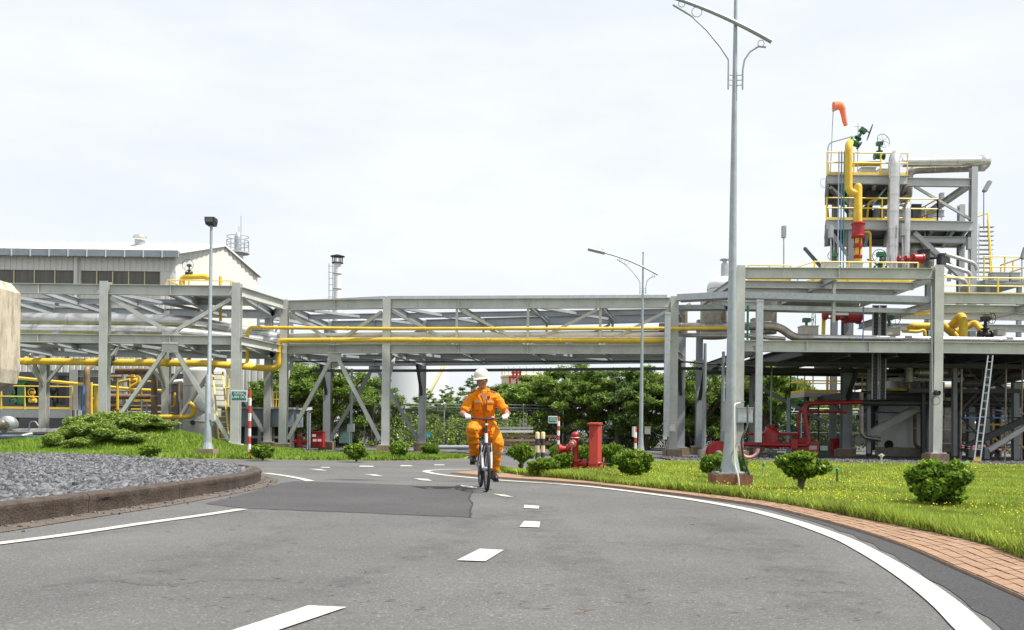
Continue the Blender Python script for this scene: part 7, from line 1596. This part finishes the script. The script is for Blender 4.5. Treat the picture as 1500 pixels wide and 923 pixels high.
part(cov, 'collar', MB().sweep([(-.095,-.0,1.475),(-.105,.06,1.515),(-.08,.14,1.53),(-.02,.16,1.535),(.04,.14,1.53),(.065,.06,1.515),(.055,.0,1.475)], .019, 8), M_cov, smooth=True)
part(cov, 'open_neck', MB().add([(-.062,-.028,1.455),(.025,-.028,1.455),(-.012,-.048,1.30)], [(0,1,2)]).add([(-.062,-.02,1.455),(.025,-.02,1.455),(-.012,-.04,1.30)], [(2,1,0)]), M_skin)
part(cov, 'zip', MB().sweep([(-.012,-.043,1.28),(-.01,-.01,1.2),(-.005,.055,1.1),(0,.09,1.03)], .006, 6), M_zip)
part(cov, 'waist_seam', MB().torus((0,.235,1.09), (0,.28,1), .165, .008, 28, 6), M_covd)
bg_ = part(cov, 'chest_badge', MB().box(chestpos(.075,1.385)+Vector((.0,-.004,0)), (.032,.03,.034), rz=.3), mat('badge_purple', (.09,.03,.16), .6)); part(bg_, 'badge_top', MB().box(chestpos(.075,1.41)+Vector((0,-.004,0)), (.028,.03,.018), rz=.3), M_red)
# gloves: palm plus five fingers closed on the grip
for s in (-1,1):
    gl = MB(); W0 = WR[s]; gx = s*.275; gc = Vector((gx,-.325,1.072))
    limb(gl, [(W0+Vector((0,.03,.005)),.034),(W0+Vector((0,-.02,.003)),.035)])
    gl.ell(gc+Vector((0,.02,.036)), (.045,.042,.022), 12, 8)
    for k in range(4):
        x = gx+s*(-.033+k*.022); ln = (.96,1.05,1.0,.85)[k]; r_ = .0105-.0008*k; pts = []
        for a in np.linspace(R(75), R(75+190*ln), 7): pts.append(Vector((x, gc.y-.029*math.cos(R(180)-a)*-1 if False else gc.y-.030*math.sin(a-R(50)), gc.z+.030*math.cos(a-R(50)))))
        gl.sweep(pts, [r_*1.1,r_*1.1,r_,r_,r_,r_*.95,r_*.8], 8)
        gl.ell(pts[0], (r_*1.2,)*3, 8, 6)
    th = [gc+Vector((-s*.03,.03,.015)), gc+Vector((-s*.05,.012,.0)), gc+Vector((-s*.052,-.008,-.02)), gc+Vector((-s*.04,-.02,-.03))]
    gl.sweep(th, [.014,.0125,.0115,.009], 8); gl.ell(th[-1], (.009,)*3, 8, 6)
    remesh('glove', gl, M_glove, pe, .0055, 2)
# boots
for s, P_ in ((-1,PR),(1,PL)):
    bt = MB(); a = AN[s]; fw = Vector((s*.12,-1,-.32 if s < 0 else -.22)).normalized(); sole = P_+Vector((0,0,.05)); heel = sole - fw*.10 + Vector((0,.0,.015)); toe = sole + fw*.12
    limb(bt, [(a+Vector((0,0,.06)),.062),(a,.062),(heel+Vector((0,-.01,.035)),.056)]); limb(bt, [(heel+Vector((0,0,.01)),.05),(sole+Vector((0,0,.012)),.052),(toe+Vector((0,0,.0)),.05),(toe+fw*.035,.04)])
    b_ = remesh('boot', bt, M_boot, pe, .009, 3)
    part(b_, 'sole', MB().bar(heel-fw*.05+Vector((0,0,-.038)), toe+fw*.06+Vector((0,0,-.038)), .085, .022), M_tyre)
for o in (bk, pe): o.location = BIKE_LOC; o.rotation_euler = (0,0,BIKE_RZ)
# worker on the left deck, dark clothes
pw = thing('person', 'figure in dark clothes and cap standing on the operations deck at left', 'person', (0,0,0))
wb = MB(); limb(wb, [((0,0,.95),.15),((0,0,1.15),.15),((0,0,1.35),.16),((0,0,1.46),.08),((0,-.01,1.56),.05)]); wb.ell((0,-.02,1.64), (.08,.095,.115), 12, 10)
for s in (-1,1):
    limb(wb, [((s*.12,0,1.4),.08),((s*.22,.02,1.15),.055),((s*.2,-.16,1.02),.045),((s*.17,-.24,1.02),.035)]); limb(wb, [((s*.09,0,.92),.1),((s*.1,0,.5),.075),((s*.1,.02,.1),.055),((s*.1,-.12,.05),.05)])
remesh('body', wb, M_skin, pw, .015, 3)
wc = MB(); limb(wc, [((0,0,.93),.17),((0,0,1.15),.17),((0,0,1.35),.175),((0,0,1.45),.1)])
for s in (-1,1):
    limb(wc, [((s*.12,0,1.4),.09),((s*.22,.02,1.15),.07),((s*.2,-.16,1.02),.056)]); limb(wc, [((s*.09,0,.92),.115),((s*.1,0,.5),.09),((s*.1,.02,.08),.075)])
remesh('dark_clothes', wc, mat('dark_navy_cloth', (.02,.022,.03), .8), pw, .018, 3)
cpp = MB().ell((0,-.01,1.69), (.09,.105,.08), 14, 8); cpp.box((0,-.13,1.68), (.13,.1,.015)); part(pw, 'cap', cpp, M_bblack)
pw.location = (Wp(76,600,39.2).x, 39.2, zd); pw.rotation_euler = (0,0,R(35))
